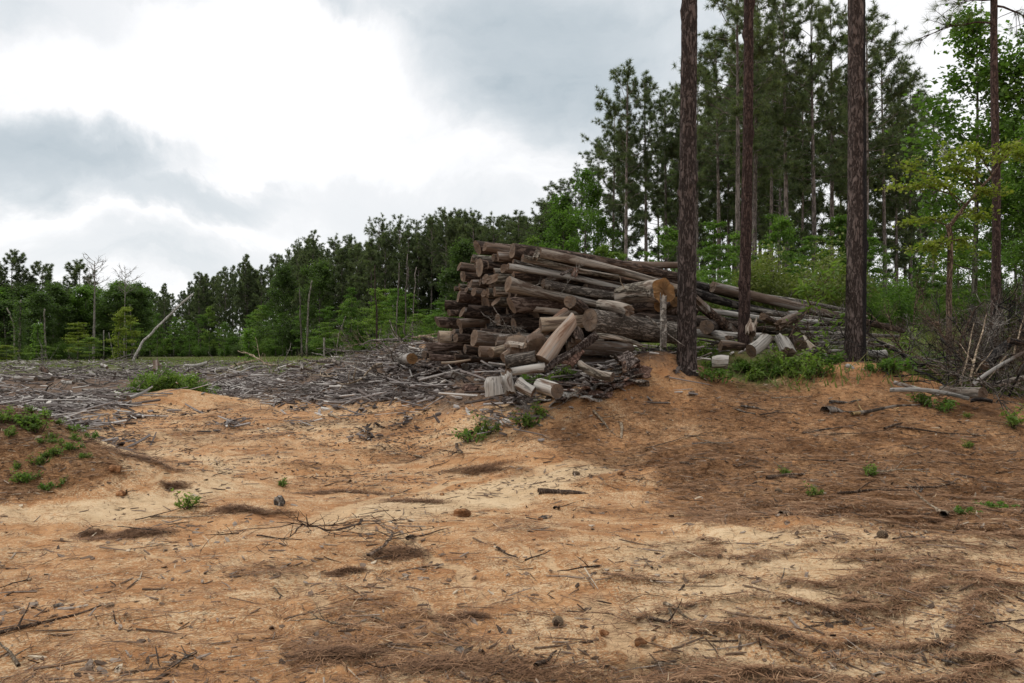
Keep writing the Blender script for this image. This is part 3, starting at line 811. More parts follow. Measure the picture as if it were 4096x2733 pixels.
def build_slash():
    rng = np.random.default_rng(23)
    mb = MB()
    x, y = scatter_screen(150000, 11.0, 115, power=0.9, rng=rng)
    k = zone_slash(x, y) * (0.10 + 0.90 * sstep(fbm(x * 0.45, y * 0.32, seed=71, oct=4), -0.6, 0.4))
    keep = rng.random(len(x)) < k * np.where(k > 0.45, 0.9, 0.5)
    x, y = x[keep], y[keep]
    n = len(x)
    heap = np.clip(fbm(x * 0.35, y * 0.3, seed=73, oct=2) + 0.2, 0, 1) * 0.16 * zone_slash(x, y)
    z = h(x, y) + 0.01 + rng.random(n) * (0.03 + heap)
    ish = rng.random(n) < 0.6
    flakes(mb, x[ish], y[ish], z[ish], 0.03 + 0.11 * rng.random(ish.sum()) ** 2 * (1 + y[ish] / 45), rng, 0.12, 0.30, (0.47, 0.26), 1.8)
    st = ~ish
    sticks(mb, x[st], y[st], z[st] + 0.02, (0.12 + 0.6 * rng.random(st.sum()) ** 2) * (1 + y[st] / 50), 0.006 + 0.016 * rng.random(st.sum()) ** 2 * (1 + y[st] / 40), rng, 0.2, (0.6, 0.25))
    x, y = scatter_screen(1300, 13.5, 70, power=0.7, rng=rng)
    keep = rng.random(len(x)) < _z_slash(x, y)
    x, y = x[keep], y[keep]
    sticks(mb, x, y, h(x, y) + 0.05 + 0.12 * rng.random(len(x)), (0.6 + 1.5 * rng.random(len(x)) ** 2), 0.010 + 0.022 * rng.random(len(x)) ** 2, rng, 0.14, (0.66, 0.2))
    o = mb.build('slash_debris', MAT['slash'])
    tag(o, 'grey bark flakes, chips and broken twigs strewn over the cleared ground', 'logging debris', kind='stuff')
    # scattered chips and crumbs over the bare foreground
    mb = MB()
    x, y = scatter_screen(26000, 3.5, 16.5, power=0.75, rng=rng)
    k = 0.07 + 0.65 * zone_litter(x, y) + 0.7 * _zl_b(x, y) + 0.7 * zone_slash(x, y) + 0.25 * (fbm(x, y, seed=81) > 0.3)
    keep = rng.random(len(x)) < k
    x, y = x[keep], y[keep]
    flakes(mb, x, y, h(x, y) + 0.004, 0.010 + 0.060 * rng.random(len(x)) ** 3.2, rng, 0.07, 0.30, (0.36, 0.26), 1.9)
    x, y = scatter_screen(9000, 3.5, 17, power=0.75, rng=rng)
    keep = rng.random(len(x)) < 0.12 + 0.8 * zone_litter(x, y) + 0.6 * _zl_b(x, y)
    x, y = x[keep], y[keep]
    sticks(mb, x, y, h(x, y) + 0.006, 0.06 + 0.34 * rng.random(len(x)) ** 2, 0.002 + 0.006 * rng.random(len(x)) ** 2, rng, 0.10, (0.42, 0.28))
    # crumbs of slash thinning out over the upper sand
    x, y = scatter_screen(70000, 8.5, 22, power=0.8, rng=rng)
    keep = rng.random(len(x)) < np.clip(_z_fringe(x, y) * 0.75 + 0.22 * sstep(y, 8.5, 11), 0, 1) * (0.25 + 0.75 * sstep(fbm(x * 1.2, y * 1.4, seed=47, oct=4), -0.5, 0.5)) * (1 - 0.9 * _z_slash(x, y))
    x, y = x[keep], y[keep]
    a = rng.random(len(x)) < 0.55
    flakes(mb, x[a], y[a], h(x[a], y[a]) + 0.004, 0.014 + 0.05 * rng.random(a.sum()) ** 3, rng, 0.09, 0.35, (0.34, 0.26), 2.0)
    a = ~a
    sticks(mb, x[a], y[a], h(x[a], y[a]) + 0.006, 0.05 + 0.25 * rng.random(a.sum()) ** 2.5, 0.002 + 0.005 * rng.random(a.sum()) ** 2, rng, 0.15, (0.36, 0.26))
    o = mb.build('bark_chips', MAT['chips'])
    tag(o, 'small grey bark chips and twig ends scattered over the orange sand', 'bark chips', kind='stuff')
build_slash()

# ------------------------------------------------------------------ grass and low growth (stuff)
def blades(mb, x, y, z, hgt, wid, rng, lean=0.4, tint=(0.55, 0.25)):
    n = len(x)
    yaw = rng.random(n) * 6.28
    s = np.stack([np.cos(yaw), np.sin(yaw), np.zeros(n)], -1)
    l = np.stack([rng.normal(0, lean, n), rng.normal(0, lean, n), np.ones(n)], -1) * hgt[:, None]
    c = np.stack([x, y, z], -1)
    v = np.stack([c - s * wid[:, None] / 2, c + s * wid[:, None] / 2, c + l * 0.6 + s * wid[:, None] * 0.3, c + l], 1).reshape(-1, 3)
    b = np.arange(n)[:, None] * 4
    mb.add(v, None, b + np.array([[0, 1, 2, 3]]), np.repeat(np.clip(rng.normal(tint[0], tint[1], n), 0, 1), 4))

def build_grass():
    rng = np.random.default_rng(31)
    mb = MB()
    x, y = scatter_screen(90000, 24, 150, power=0.5, rng=rng)
    k = zone_grass(x, y) * sstep(fbm(x * 0.25, y * 0.15, seed=91), -0.5, 0.3)
    keep = rng.random(len(x)) < k * 0.7
    x, y = x[keep], y[keep]
    blades(mb, x, y, h(x, y), 0.06 + 0.2 * rng.random(len(x)), 0.02 + 0.001 * y, rng, 0.4, (0.45, 0.25))
    o = mb.build('field_grass', MAT['grass'])
    tag(o, 'yellow green grass on the far cleared field', 'grass', kind='stuff')
    mb = MB()
    x, y = scatter_screen(70000, 13.6, 60, -0.05, 0.75, power=0.8, rng=rng)
    k = _zg_r(x, y) * sstep(fbm(x * 0.6, y * 0.5, seed=93), -0.5, 0.4)
    keep = rng.random(len(x)) < k * 0.55
    x, y = x[keep], y[keep]
    blades(mb, x, y, h(x, y), 0.06 + 0.20 * rng.random(len(x)) ** 1.5 * (1 + y / 60), 0.016 + 0.0010 * y, rng, 0.5, (0.6, 0.25))
    o = mb.build('forest_edge_grass', MAT['grass'])
    tag(o, 'low green weeds and grass around the pine trunks and log pile', 'undergrowth', kind='stuff')
build_grass()
# ------------------------------------------------------------------ logs
def z1(X, Y): return ((1700 + X / 1.9583) / 4, (900 + Y / 1.9583) / 4)
def z3(X, Y): return ((1700 + X / 3.1367) / 4, (950 + Y / 3.1367) / 4)
def z4(X, Y): return ((2600 + X / 2.24) / 4, (1000 + Y / 2.24) / 4)
def z5(X, Y): return ((3300 + X / 1.96) / 4, (900 + Y / 1.96) / 4)
def p5(X, Y): return (X * 0.43574, Y * 0.43574)

def frame_to(P0, P1):
    d = Vector(P1) - Vector(P0)
    q = d.to_track_quat('Z', 'Y')
    return q, d.length

def log_body(L, r0, r1, seed, bend=0.0, rough=0.09, n=20, flare=0.0, slant=0.0, jag=0.0):
    """A trunk along +Z from its sawn end; returns the body and the two end outlines."""
    rng = np.random.default_rng(seed)
    m = int(np.clip(L / 0.22, 9, 44))
    t = np.linspace(0, 1, m)
    th = np.linspace(0, 2 * np.pi, n, endpoint=False)
    T, TH = np.meshgrid(t, th, indexing='ij')
    rad = r0 + (r1 - r0) * T
    rad = rad * (1 + flare * np.exp(-T * L / 0.35))
    c, s = np.cos(TH), np.sin(TH)
    zz = T * L
    nz = vnoise(c * 1.3, s * 1.3, zz * 0.9 + seed * 7.7, seed) * 0.6 + vnoise(c * 2.8, s * 2.8, zz * 2.3 + seed, seed + 1) * 0.4
    rad = rad * (1 + rough * 1.5 * nz)
    for k in range(int(L * 0.5)):          # branch knots
        kz, ka = rng.random() * L, rng.random() * 6.28
        dd = ((zz - kz) / 0.09) ** 2 + (np.arctan2(np.sin(TH - ka), np.cos(TH - ka)) / 0.4) ** 2
        rad = rad + r0 * 0.28 * np.exp(-dd * 1.5)
    ph = rng.random() * 6.28
    bx = bend * np.sin(np.pi * T) * math.cos(ph) + 0.25 * bend * np.sin(2.3 * np.pi * T + ph)
    by = bend * np.sin(np.pi * T) * math.sin(ph)
    bx = bx - bx[0:1]; by = by - by[0:1]
    z = zz.copy()
    z[0] += slant * r0 * np.cos(th + ph) + jag * rng.normal(0, 1, n)
    z[-1] += 0.2 * r1 * np.cos(th - ph) + jag * rng.normal(0, 1, n)
    v = np.stack([bx + rad * c, by + rad * s, z], -1)
    return v

def quad_rings(mb, v, tint=0.5):
    m, n = v.shape[:2]
    i = np.arange(m - 1)[:, None] * n; j = np.arange(n)[None, :]; jn = (j + 1) % n
    q = np.stack([i + j, i + jn, i + n + jn, i + n + j], -1).reshape(-1, 4)
    mb.add(v.reshape(-1, 3), None, q, tint)

def cap(mb, ring, sign, seed, lift=0.003):
    """Sawn end as rings drawn in to a centre, a little rough."""
    rng = np.random.default_rng(seed)
    n = len(ring)
    c = ring.mean(0)
    rows = [c + (ring - c) * k + np.array((0, 0, 1.0)) * (rng.normal(0, 0.004, (n, 1)) - sign * lift * (1 - k)) for k in (1.0, 0.86, 0.55, 0.25)]
    v = np.stack(rows, 0)
    m = len(rows)
    i = np.arange(m - 1)[:, None] * n; j = np.arange(n)[None, :]; jn = (j + 1) % n
    q = np.stack([i + j, i + n + j, i + n + jn, i + jn], -1).reshape(-1, 4)
    jj = np.arange(n)
    f3 = np.stack([np.full(n, m * n), (m - 1) * n + (jj + 1) % n, (m - 1) * n + jj], -1)
    if sign < 0: q = q[:, ::-1]; f3 = f3[:, ::-1]
    mb.add(np.vstack([v.reshape(-1, 3), c - np.array((0, 0, sign * lift))]), f3, q)

def make_log(name, P0, P1, r0, r1, mat, label, cat='log', group=None, cutmat='cut', seed=1, both=False, **kw):
    q, L = frame_to(P0, P1)
    v = log_body(L, r0, r1, seed, **kw)
    mb = MB(); quad_rings(mb, v)
    if not both: cap(mb, v[-1], -1, seed + 5)
    o = mb.build(name, MAT[mat], smooth=True, loc=P0)
    o.rotation_mode = 'QUATERNION'; o.rotation_quaternion = q
    cb = MB(); cap(cb, v[0], 1, seed + 3)
    cb.build('cut_end', MAT[cutmat], parent=o)
    if both:
        cb = MB(); cap(cb, v[-1], -1, seed + 4)
        e = cb.build('cut_end', MAT[cutmat], parent=o)
    tag(o, label, cat, group)
    return o

TH_LOG = R(66)
DXY = np.array((math.sin(TH_LOG), math.cos(TH_LOG)))
STACK = []          # (P0, direction, radius, length) of every log in the stack

def stack_Y(u, v):
    y = np.interp(u, [424, 440, 470, 511, 545, 580], [18.6, 18.0, 16.9, 15.2, 15.1, 15.1])
    return y - (v - 300) * 0.004

def along(u0, v0, Y0, u1, v1, tht=TH_LOG):
    P0 = ray(u0, v0, Y0)
    a1 = (u1 - CX) / F
    tt = math.tan(tht)
    Y1 = (tt * Y0 - P0[0]) / (tt - a1)
    return P0, ray(u1, v1, Y1), Y1

def butt(X, Y, D, L, mat, label, cutmat='cut', slope=None, Yd=None, taper=0.72, seed=None, **kw):
    """Stack log known by its sawn end in the picture; it runs back along the stack's direction."""
    u, v = z3(X, Y)
    Y0 = stack_Y(u, v) if Yd is None else Yd
    P0 = ray(u, v, Y0)
    if slope is None: slope = 0.16 - 0.15 * np.clip((v - 245) / 115, 0, 1)
    dz = -slope * DXY[0] + (P0[2] - EYE) / Y0 * DXY[1]
    d = np.array((DXY[0], DXY[1], dz)); d /= np.linalg.norm(d)
    r0 = D / 3.1367 / 4 / F * Y0 * 0.5
    sd = seed or (len(STACK) * 13 + 101)
    rg = random.Random(sd)
    d[0] += rg.uniform(-0.02, 0.02); d[1] += rg.uniform(-0.025, 0.025); d /= np.linalg.norm(d)
    L = min(L, 4.2 if v < 320 else 3.4 if v < 336 else 1.8)
    P1 = P0 + d * L
    STACK.append((P0, d, r0, L))
    kw.setdefault('bend', 0.08); kw.setdefault('slant', rg.uniform(-0.5, 0.5))
    return make_log('stacked_log', P0, P1, r0, r0 * taper, mat, label, 'log', 'logs of the big stack', cutmat, sd, **kw)

def long_log(a, b, D0, D1, mat, label, scale=1.9583, Y0=15.2, cutmat='cut', name='stacked_log', group='logs of the big stack', tht=TH_LOG, stack=True, **kw):
    P0, P1, Y1 = along(a[0], a[1], Y0, b[0], b[1], tht)
    r0 = D0 / scale / 4 / F * Y0 * 0.5; r1 = D1 / scale / 4 / F * Y1 * 0.5
    sd = int(a[0] * 7 + a[1] * 3)
    if stack:
        d = P1 - P0; L = np.linalg.norm(d); STACK.append((P0, d / L, r0, L))
    kw.setdefault('bend', 0.05)
    return make_log(name, P0, P1, r0, r1, mat, label, 'log', group, cutmat, sd, **kw)

def build_stack():
    B = butt
    # sawn butts on the left face, from the top course down
    B(655, 125, 165, 5, 'bark_dark', 'topmost log at the left corner of the stack with a wide dark sawn end', slope=0.17, Yd=16.2)
    B(752, 112, 112, 4, 'brownwood', 'smooth brown log lying on top of the stack beside the dark topmost corner log', slope=0.13, Yd=15.75)
    B(855, 255, 105, 6, 'brownwood', 'short dark brown butt tucked under the smooth brown top log', Yd=16.0)
    B(915, 242, 125, 8, 'brownwood', 'grey ended round butt just under the smooth brown top log', slope=0.05, Yd=15.5)
    B(585, 268, 105, 8, 'mossy', 'pale topped log in the second course, under the topmost dark corner log', slope=0.12, Yd=16.7)
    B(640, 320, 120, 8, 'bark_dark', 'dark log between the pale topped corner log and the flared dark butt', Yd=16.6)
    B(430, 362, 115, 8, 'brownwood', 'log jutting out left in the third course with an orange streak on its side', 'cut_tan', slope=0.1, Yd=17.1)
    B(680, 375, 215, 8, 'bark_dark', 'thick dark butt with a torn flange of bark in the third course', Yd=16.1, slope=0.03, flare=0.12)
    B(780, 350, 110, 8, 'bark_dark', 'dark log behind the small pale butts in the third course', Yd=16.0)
    B(870, 425, 82, 7, 'mossy', 'small pale butt beside the thick flanged butt', 'cut_tan', Yd=15.8)
    B(985, 385, 118, 7, 'brownwood', 'butt with a flat oval face between the small pale butt and the long whitish trunk', 'cut_tan', Yd=15.5)
    B(490, 488, 110, 8, 'bark_dark', 'dark log directly below the jutting log with the orange streak', Yd=17.1)
    B(690, 560, 90, 7, 'bark_dark', 'dark recessed butt left of the grey round log in the fourth course', Yd=16.5)
    B(752, 520, 122, 7, 'charred', 'grey black round log in the fourth course left of the torn pale butt', slope=-0.02, Yd=15.9)
    B(845, 515, 135, 8, 'mossy', 'log with a torn pale wedge shaped end in the fourth course', 'cut_tan', slope=0.0, Yd=15.6, jag=0.03, slant=1.2)
    B(540, 600, 95, 7, 'brownwood', 'small butt tucked left of the smooth log in the fifth course', Yd=17.0)
    B(572, 580, 108, 8, 'brownwood', 'smooth grey brown log in the fifth course with a sharp sawn edge', slope=0.04, Yd=16.6)
    B(375, 640, 66, 7, 'bark_dark', 'smallest far left butt half way up the stack', 'cut_tan', Yd=17.6)
    B(430, 610, 70, 7, 'mossy', 'pale small log resting above the orange ended butt', Yd=17.2)
    B(440, 665, 74, 7, 'brownwood', 'small butt with a fresh orange end half way up the left face', 'cut_orange', Yd=17.1)
    B(515, 660, 80, 6, 'mossy', 'narrow pale log between the orange ended butt and the square looking butt', Yd=16.9)
    B(612, 678, 108, 7, 'brownwood', 'square looking brown butt under the smooth fifth course log', 'cut_tan', Yd=16.4)
    B(735, 702, 100, 7, 'brownwood', 'round tan face turned to the front beside the square looking butt', 'cut_tan', Yd=15.9)
    B(820, 620, 80, 6, 'brownwood', 'upright looking brown stub between the grey round log and the pale faced log', Yd=15.9)
    B(785, 695, 115, 7, 'mossy', 'pale splintered butt right of the round tan face', 'cut_tan', Yd=15.7, jag=0.02)
    B(870, 680, 125, 8, 'mossy', 'round pale faced log under the torn wedge shaped end', 'cut_tan', slope=0.02, Yd=15.5)
    B(1060, 722, 135, 6, 'bark_dark', 'dark butt wrapped in a loose flake of bark', Yd=15.35)
    B(420, 742, 145, 9, 'bark_brown', 'thick barked log low under the orange ended butt', 'cut_tan', slope=0.03, Yd=16.9)
    B(790, 810, 110, 7, 'brownwood', 'reddish recessed butt behind the tapered pale butt', Yd=16.0)
    B(890, 800, 108, 8, 'mossy', 'tapered pale butt under the round pale faced log', 'cut_tan', slope=0.0, Yd=15.5, slant=1.0)
    B(1085, 855, 205, 9, 'bark_brown', 'thick barked log with a slanted sawn edge in the middle of the front face', 'cut_tan', slope=0.03, Yd=15.1, taper=0.85, slant=0.5)
    B(1400, 878, 135, 9, 'mossy', 'pale topped log with a notched end beside the thick slanted log', 'cut_tan', slope=0.08, Yd=15.25, slant=0.8, jag=0.015)
    B(255, 850, 138, 8, 'bark_dark', 'log jutting far left with a round pinkish sawn face', 'cut_tan', slope=0.05, Yd=17.4)
    B(300, 945, 90, 7, 'bark_dark', 'black log directly below the round pinkish face', Yd=17.3)
    B(465, 935, 130, 7, 'brownwood', 'blunt brown butt between the round pinkish face and the tall slanted butt', 'cut_tan', Yd=16.8)
    B(525, 925, 178, 9, 'bark_dark', 'tall slanted butt with cracked bark in the seventh course', 'cut_tan', slope=0.03, Yd=16.2, slant=0.5)
    B(155, 1060, 142, 9, 'bark_brown', 'dark rough log jutting out far left, with fine bark, one course above the yellowish log', 'cut', slope=0.0, Yd=17.4)
    B(432, 1078, 118, 9, 'brownwood', 'dark log with a bare orange patch right of the rough jutting log', 'cut_tan', slope=0.0, Yd=16.4)
    B(910, 1030, 150, 7, 'bark_dark', 'blackened thick butt deep in the shade left of the thick slanted log', Yd=15.8)
    B(1110, 1090, 165, 7, 'bark_dark', 'shaded thick butt under the thick slanted log', Yd=15.5)
    B(450, 1165, 90, 6, 'bark_dark', 'dark butt under the bare orange patch log', Yd=16.7)
    B(350, 1195, 100, 6, 'charred', 'grey slab ended butt behind the yellowish log', Yd=17.0)
    B(172, 1258, 172, 7, 'tan', 'yellowish thick log low at the left with a large round sawn face', 'cut_tan', slope=-0.01, Yd=17.2)
    B(332, 1255, 85, 6, 'charred', 'narrow grey butt squeezed between the yellowish log and the small brown butt', Yd=16.8)
    B(385, 1260, 108, 8, 'bark_brown', 'small brown barked butt right of the yellowish log', 'cut_tan', slope=0.0, Yd=16.5)
    B(700, 1195, 110, 8, 'bark_dark', 'dark log above the widest low butt', Yd=16.0)
    B(615, 1258, 212, 8, 'brownwood', 'widest low butt with a tan rim, near the bottom of the stack', 'cut_tan', slope=0.0, Yd=15.7, taper=0.9)
    B(905, 1290, 150, 7, 'brownwood', 'brown butt low in the stack right of the widest low butt', Yd=15.4)
    B(1010, 1285, 110, 7, 'bark_dark', 'dark butt low in the stack beside the leaning poles', Yd=15.3)
    B(1170, 1240, 110, 6, 'mossy', 'small grey butt behind the leaning pole', Yd=15.1)
    B(30, 1390, 135, 5, 'bark_brown', 'lowest barked log at the left foot of the stack', 'cut_tan', slope=0.0, Yd=17.0)
    B(-10, 1465, 95, 4, 'bark_dark', 'dark butt at ground level at the far left foot', 'cut', Yd=16.9)
    B(60, 1500, 92, 5, 'bark_brown', 'thin log at ground level at the left foot of the stack', 'cut_tan', slope=-0.02, Yd=16.6)
    B(375, 1495, 78, 5, 'bark_dark', 'dark thin log lying on the chips at the foot of the stack', 'cut', slope=0.0, Yd=15.9)
    B(685, 1430, 140, 5, 'brownwood', 'brown butt at ground level under the widest low butt', 'cut_tan', slope=0.0, Yd=15.3)
    B(500, 1395, 120, 6, 'bark_dark', 'dark log in the shade under the small brown barked butt', Yd=16.2)
    # long trunks lying along the front slope
    Ll = long_log
    Ll(z3(1095, 165), z1(1990, 405), 118, 62, 'bark_dark', 'thick dark barked trunk along the crest of the stack with a tall sawn end', Y0=15.35)
    Ll(z1(895, 218), z1(2010, 500), 78, 44, 'peeled', 'long pale trunk lying just below the crest, its front half bare', Y0=15.0)
    Ll(z1(765, 258), z1(1510, 405), 58, 30, 'mossy', 'mottled grey trunk below the long pale crest trunk', Y0=15.0)
    Ll(z1(690, 288), z1(1180, 395), 40, 24, 'bark_grey', 'thin grey trunk between the mottled trunk and the long white trunk', Y0=15.15)
    Ll(z1(650, 325), z1(1600, 515), 54, 42, 'silver', 'long whitish trunk across the middle of the front slope', Y0=14.85, cutmat='cut_tan')
    Ll(z1(690, 398), z1(1250, 460), 66, 50, 'bark_dark', 'dark trunk in shade below the long whitish trunk', Y0=15.2)
    Ll(z1(925, 460), z1(1600, 575), 76, 66, 'bark_grey', 'thick mottled grey trunk half way down the front slope', Y0=15.05)
    Ll(z1(650, 462), z1(1430, 635), 104, 46, 'peeled', 'flared pale trunk with an orange underside running down the front slope', Y0=14.75, cutmat='cut_tan', flare=0.25)
    Ll(z1(1150, 372), z1(1800, 495), 60, 46, 'bark_dark', 'dark trunk in the gap above the thick mottled grey trunk', Y0=15.6)
    Ll(z1(1380, 330), z1(2080, 470), 74, 60, 'bark_dark', 'dark trunk behind the pale crest trunk', Y0=16.2)
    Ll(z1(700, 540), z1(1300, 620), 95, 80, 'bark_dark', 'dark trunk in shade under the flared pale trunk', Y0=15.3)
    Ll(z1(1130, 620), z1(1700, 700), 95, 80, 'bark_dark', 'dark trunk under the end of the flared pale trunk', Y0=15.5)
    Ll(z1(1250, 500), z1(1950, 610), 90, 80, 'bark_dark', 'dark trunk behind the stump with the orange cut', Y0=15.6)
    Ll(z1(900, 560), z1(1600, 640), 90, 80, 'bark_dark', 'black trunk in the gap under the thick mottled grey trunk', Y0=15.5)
    Ll(z1(1700, 385), z4(830, 420), 84, 66, 'charred', 'blackened crooked trunk crossing behind the first standing pine', Y0=17.0, scale=1.9583, bend=0.12)
    Ll(z4(560, 330), z4(2260, 722), 92, 52, 'brownwood', 'long brown trunk tapering down to the right behind the second and third standing pines', Y0=17.6, scale=2.24, bend=0.10, flare=0.05)
    Ll(z4(330, 360), z4(1100, 560), 90, 60, 'charred', 'black trunk under the long brown tapering trunk', Y0=17.2, scale=2.24)
    Ll(z4(900, 400), z4(1800, 545), 40, 26, 'dead', 'slim grey trunk lying on the long brown tapering trunk', Y0=18.6, scale=2.24)
    Ll(z4(520, 540), z4(1500, 640), 54, 34, 'silver', 'whitish trunk low on the right end of the stack', Y0=17.0, scale=2.24)
    Ll(z4(880, 520), z4(1760, 640), 40, 26, 'dead', 'slim grey trunk among the low right end of the stack', Y0=17.8, scale=2.24)
    Ll(z4(1000, 560), z4(1700, 655), 34, 22, 'bark_grey', 'slim dark trunk among the low right end of the stack', Y0=17.9, scale=2.24)
    Ll(z4(1150, 660), z4(1760, 705), 46, 34, 'bark_grey', 'grey trunk just above the two straight pale poles', Y0=17.6, scale=2.24)
    Ll(z4(1340, 738), z4(2230, 775), 36, 30, 'dead', 'straight pale pole low on the ground, passing behind the third standing pine', Y0=17.2, scale=2.24)
    Ll(z4(1440, 830), z4(2140, 850), 34, 24, 'dead', 'second straight pole low on the ground, nearer than the pale one', Y0=16.8, scale=2.24)
    Ll(z4(1420, 790), z4(2000, 810), 34, 26, 'bark_grey', 'dark pole between the two straight pale poles', Y0=17.1, scale=2.24)
    rng = random.Random(3)
    for k in range(26):
        X = rng.uniform(430, 1350); t = rng.uniform(0, 1)
        top = 420 + (X - 430) * 0.17
        Yz = top + t * (840 - top) * 0.9
        ln = rng.uniform(420, 900)
        Ll(z4(X, Yz), z4(X + ln, Yz + ln * rng.uniform(0.03, 0.16) * (1.1 - t)), rng.uniform(26, 50), rng.uniform(16, 26), rng.choice(['dead', 'bark_grey', 'silver', 'charred', 'bark_dark', 'mossy']),
           'weathered grey pole in the low tangled tail of the stack behind the near pines', Y0=17.6 + (1 - t) * 1.6, scale=2.24, group='poles in the tail of the stack', stack=False, bend=0.12)
    Ll(z4(430, 720), z4(1000, 770), 70, 60, 'silver', 'pale log lying low behind the first standing pine', Y0=16.2, scale=2.24)
build_stack()

def build_fill():
    """More logs of the same stack, set back between the others: the dark butts and flanks seen in its gaps."""
    rng = random.Random(5)
    n = np.array((DXY[1], -DXY[0]))
    S = []
    for P, d, r, L in STACK:
        if P[0] / P[1] * F + CX > 600: continue
        S.append((P[:2] @ n, P[2], r, P[:2] @ DXY, d, P))
    smin, smax = min(s[0] for s in S), max(s[0] for s in S)
    k = 0
    row = 0
    z = 1.0
    while z < 3.6:
        s = smin + (0.19 if row % 2 else 0.0)
        while s < smax:
            ss, zz = s + rng.uniform(-0.04, 0.04), z + rng.uniform(-0.03, 0.03)
            above = [q for q in S if abs(q[0] - ss) < 0.6 and q[1] > zz]
            near = sorted(S, key=lambda q: abs(q[0] - ss) + abs(q[1] - zz))[:4]
            if above and len(near) == 4:
                st = max(q[3] for q in near) + rng.uniform(0.15, 0.5)
                xy = n * ss + DXY * st
                g = hz(xy[0], xy[1])
                if zz > g - 0.1:
                    r = rng.uniform(0.15, 0.2)
                    ok = all(math.hypot(q[0] - ss, q[1] - zz) > 0.62 * (r + q[2]) for q in S)
                    if ok:
                        d = np.mean([q[4] for q in near], 0); d /= np.linalg.norm(d)
                        P0 = np.array((xy[0], xy[1], zz))
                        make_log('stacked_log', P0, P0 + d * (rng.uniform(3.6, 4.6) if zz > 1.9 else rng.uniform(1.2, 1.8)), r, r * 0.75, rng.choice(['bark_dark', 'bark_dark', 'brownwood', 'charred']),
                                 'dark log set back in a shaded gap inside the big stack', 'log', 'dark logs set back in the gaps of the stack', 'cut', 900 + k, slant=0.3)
                        S.append((ss, zz, r, st, d, P0)); k += 1
            s += 0.37
        z += 0.31; row += 1
build_fill()

def free_log(a, Ya, b, Yb, D0, D1, scale, mat, label, name='loose_log', cutmat='cut_tan', group=None, cat='log', **kw):
    P0, P1 = ray(a[0], a[1], Ya), ray(b[0], b[1], Yb)
    r0 = D0 / scale / 4 / F * Ya * 0.5; r1 = D1 / scale / 4 / F * Yb * 0.5
    kw.setdefault('both', True); kw.setdefault('bend', 0.03)
    return make_log(name, P0, P1, r0, r1, mat, label, cat, group, cutmat, int(a[0] * 11 + a[1] * 5), **kw)

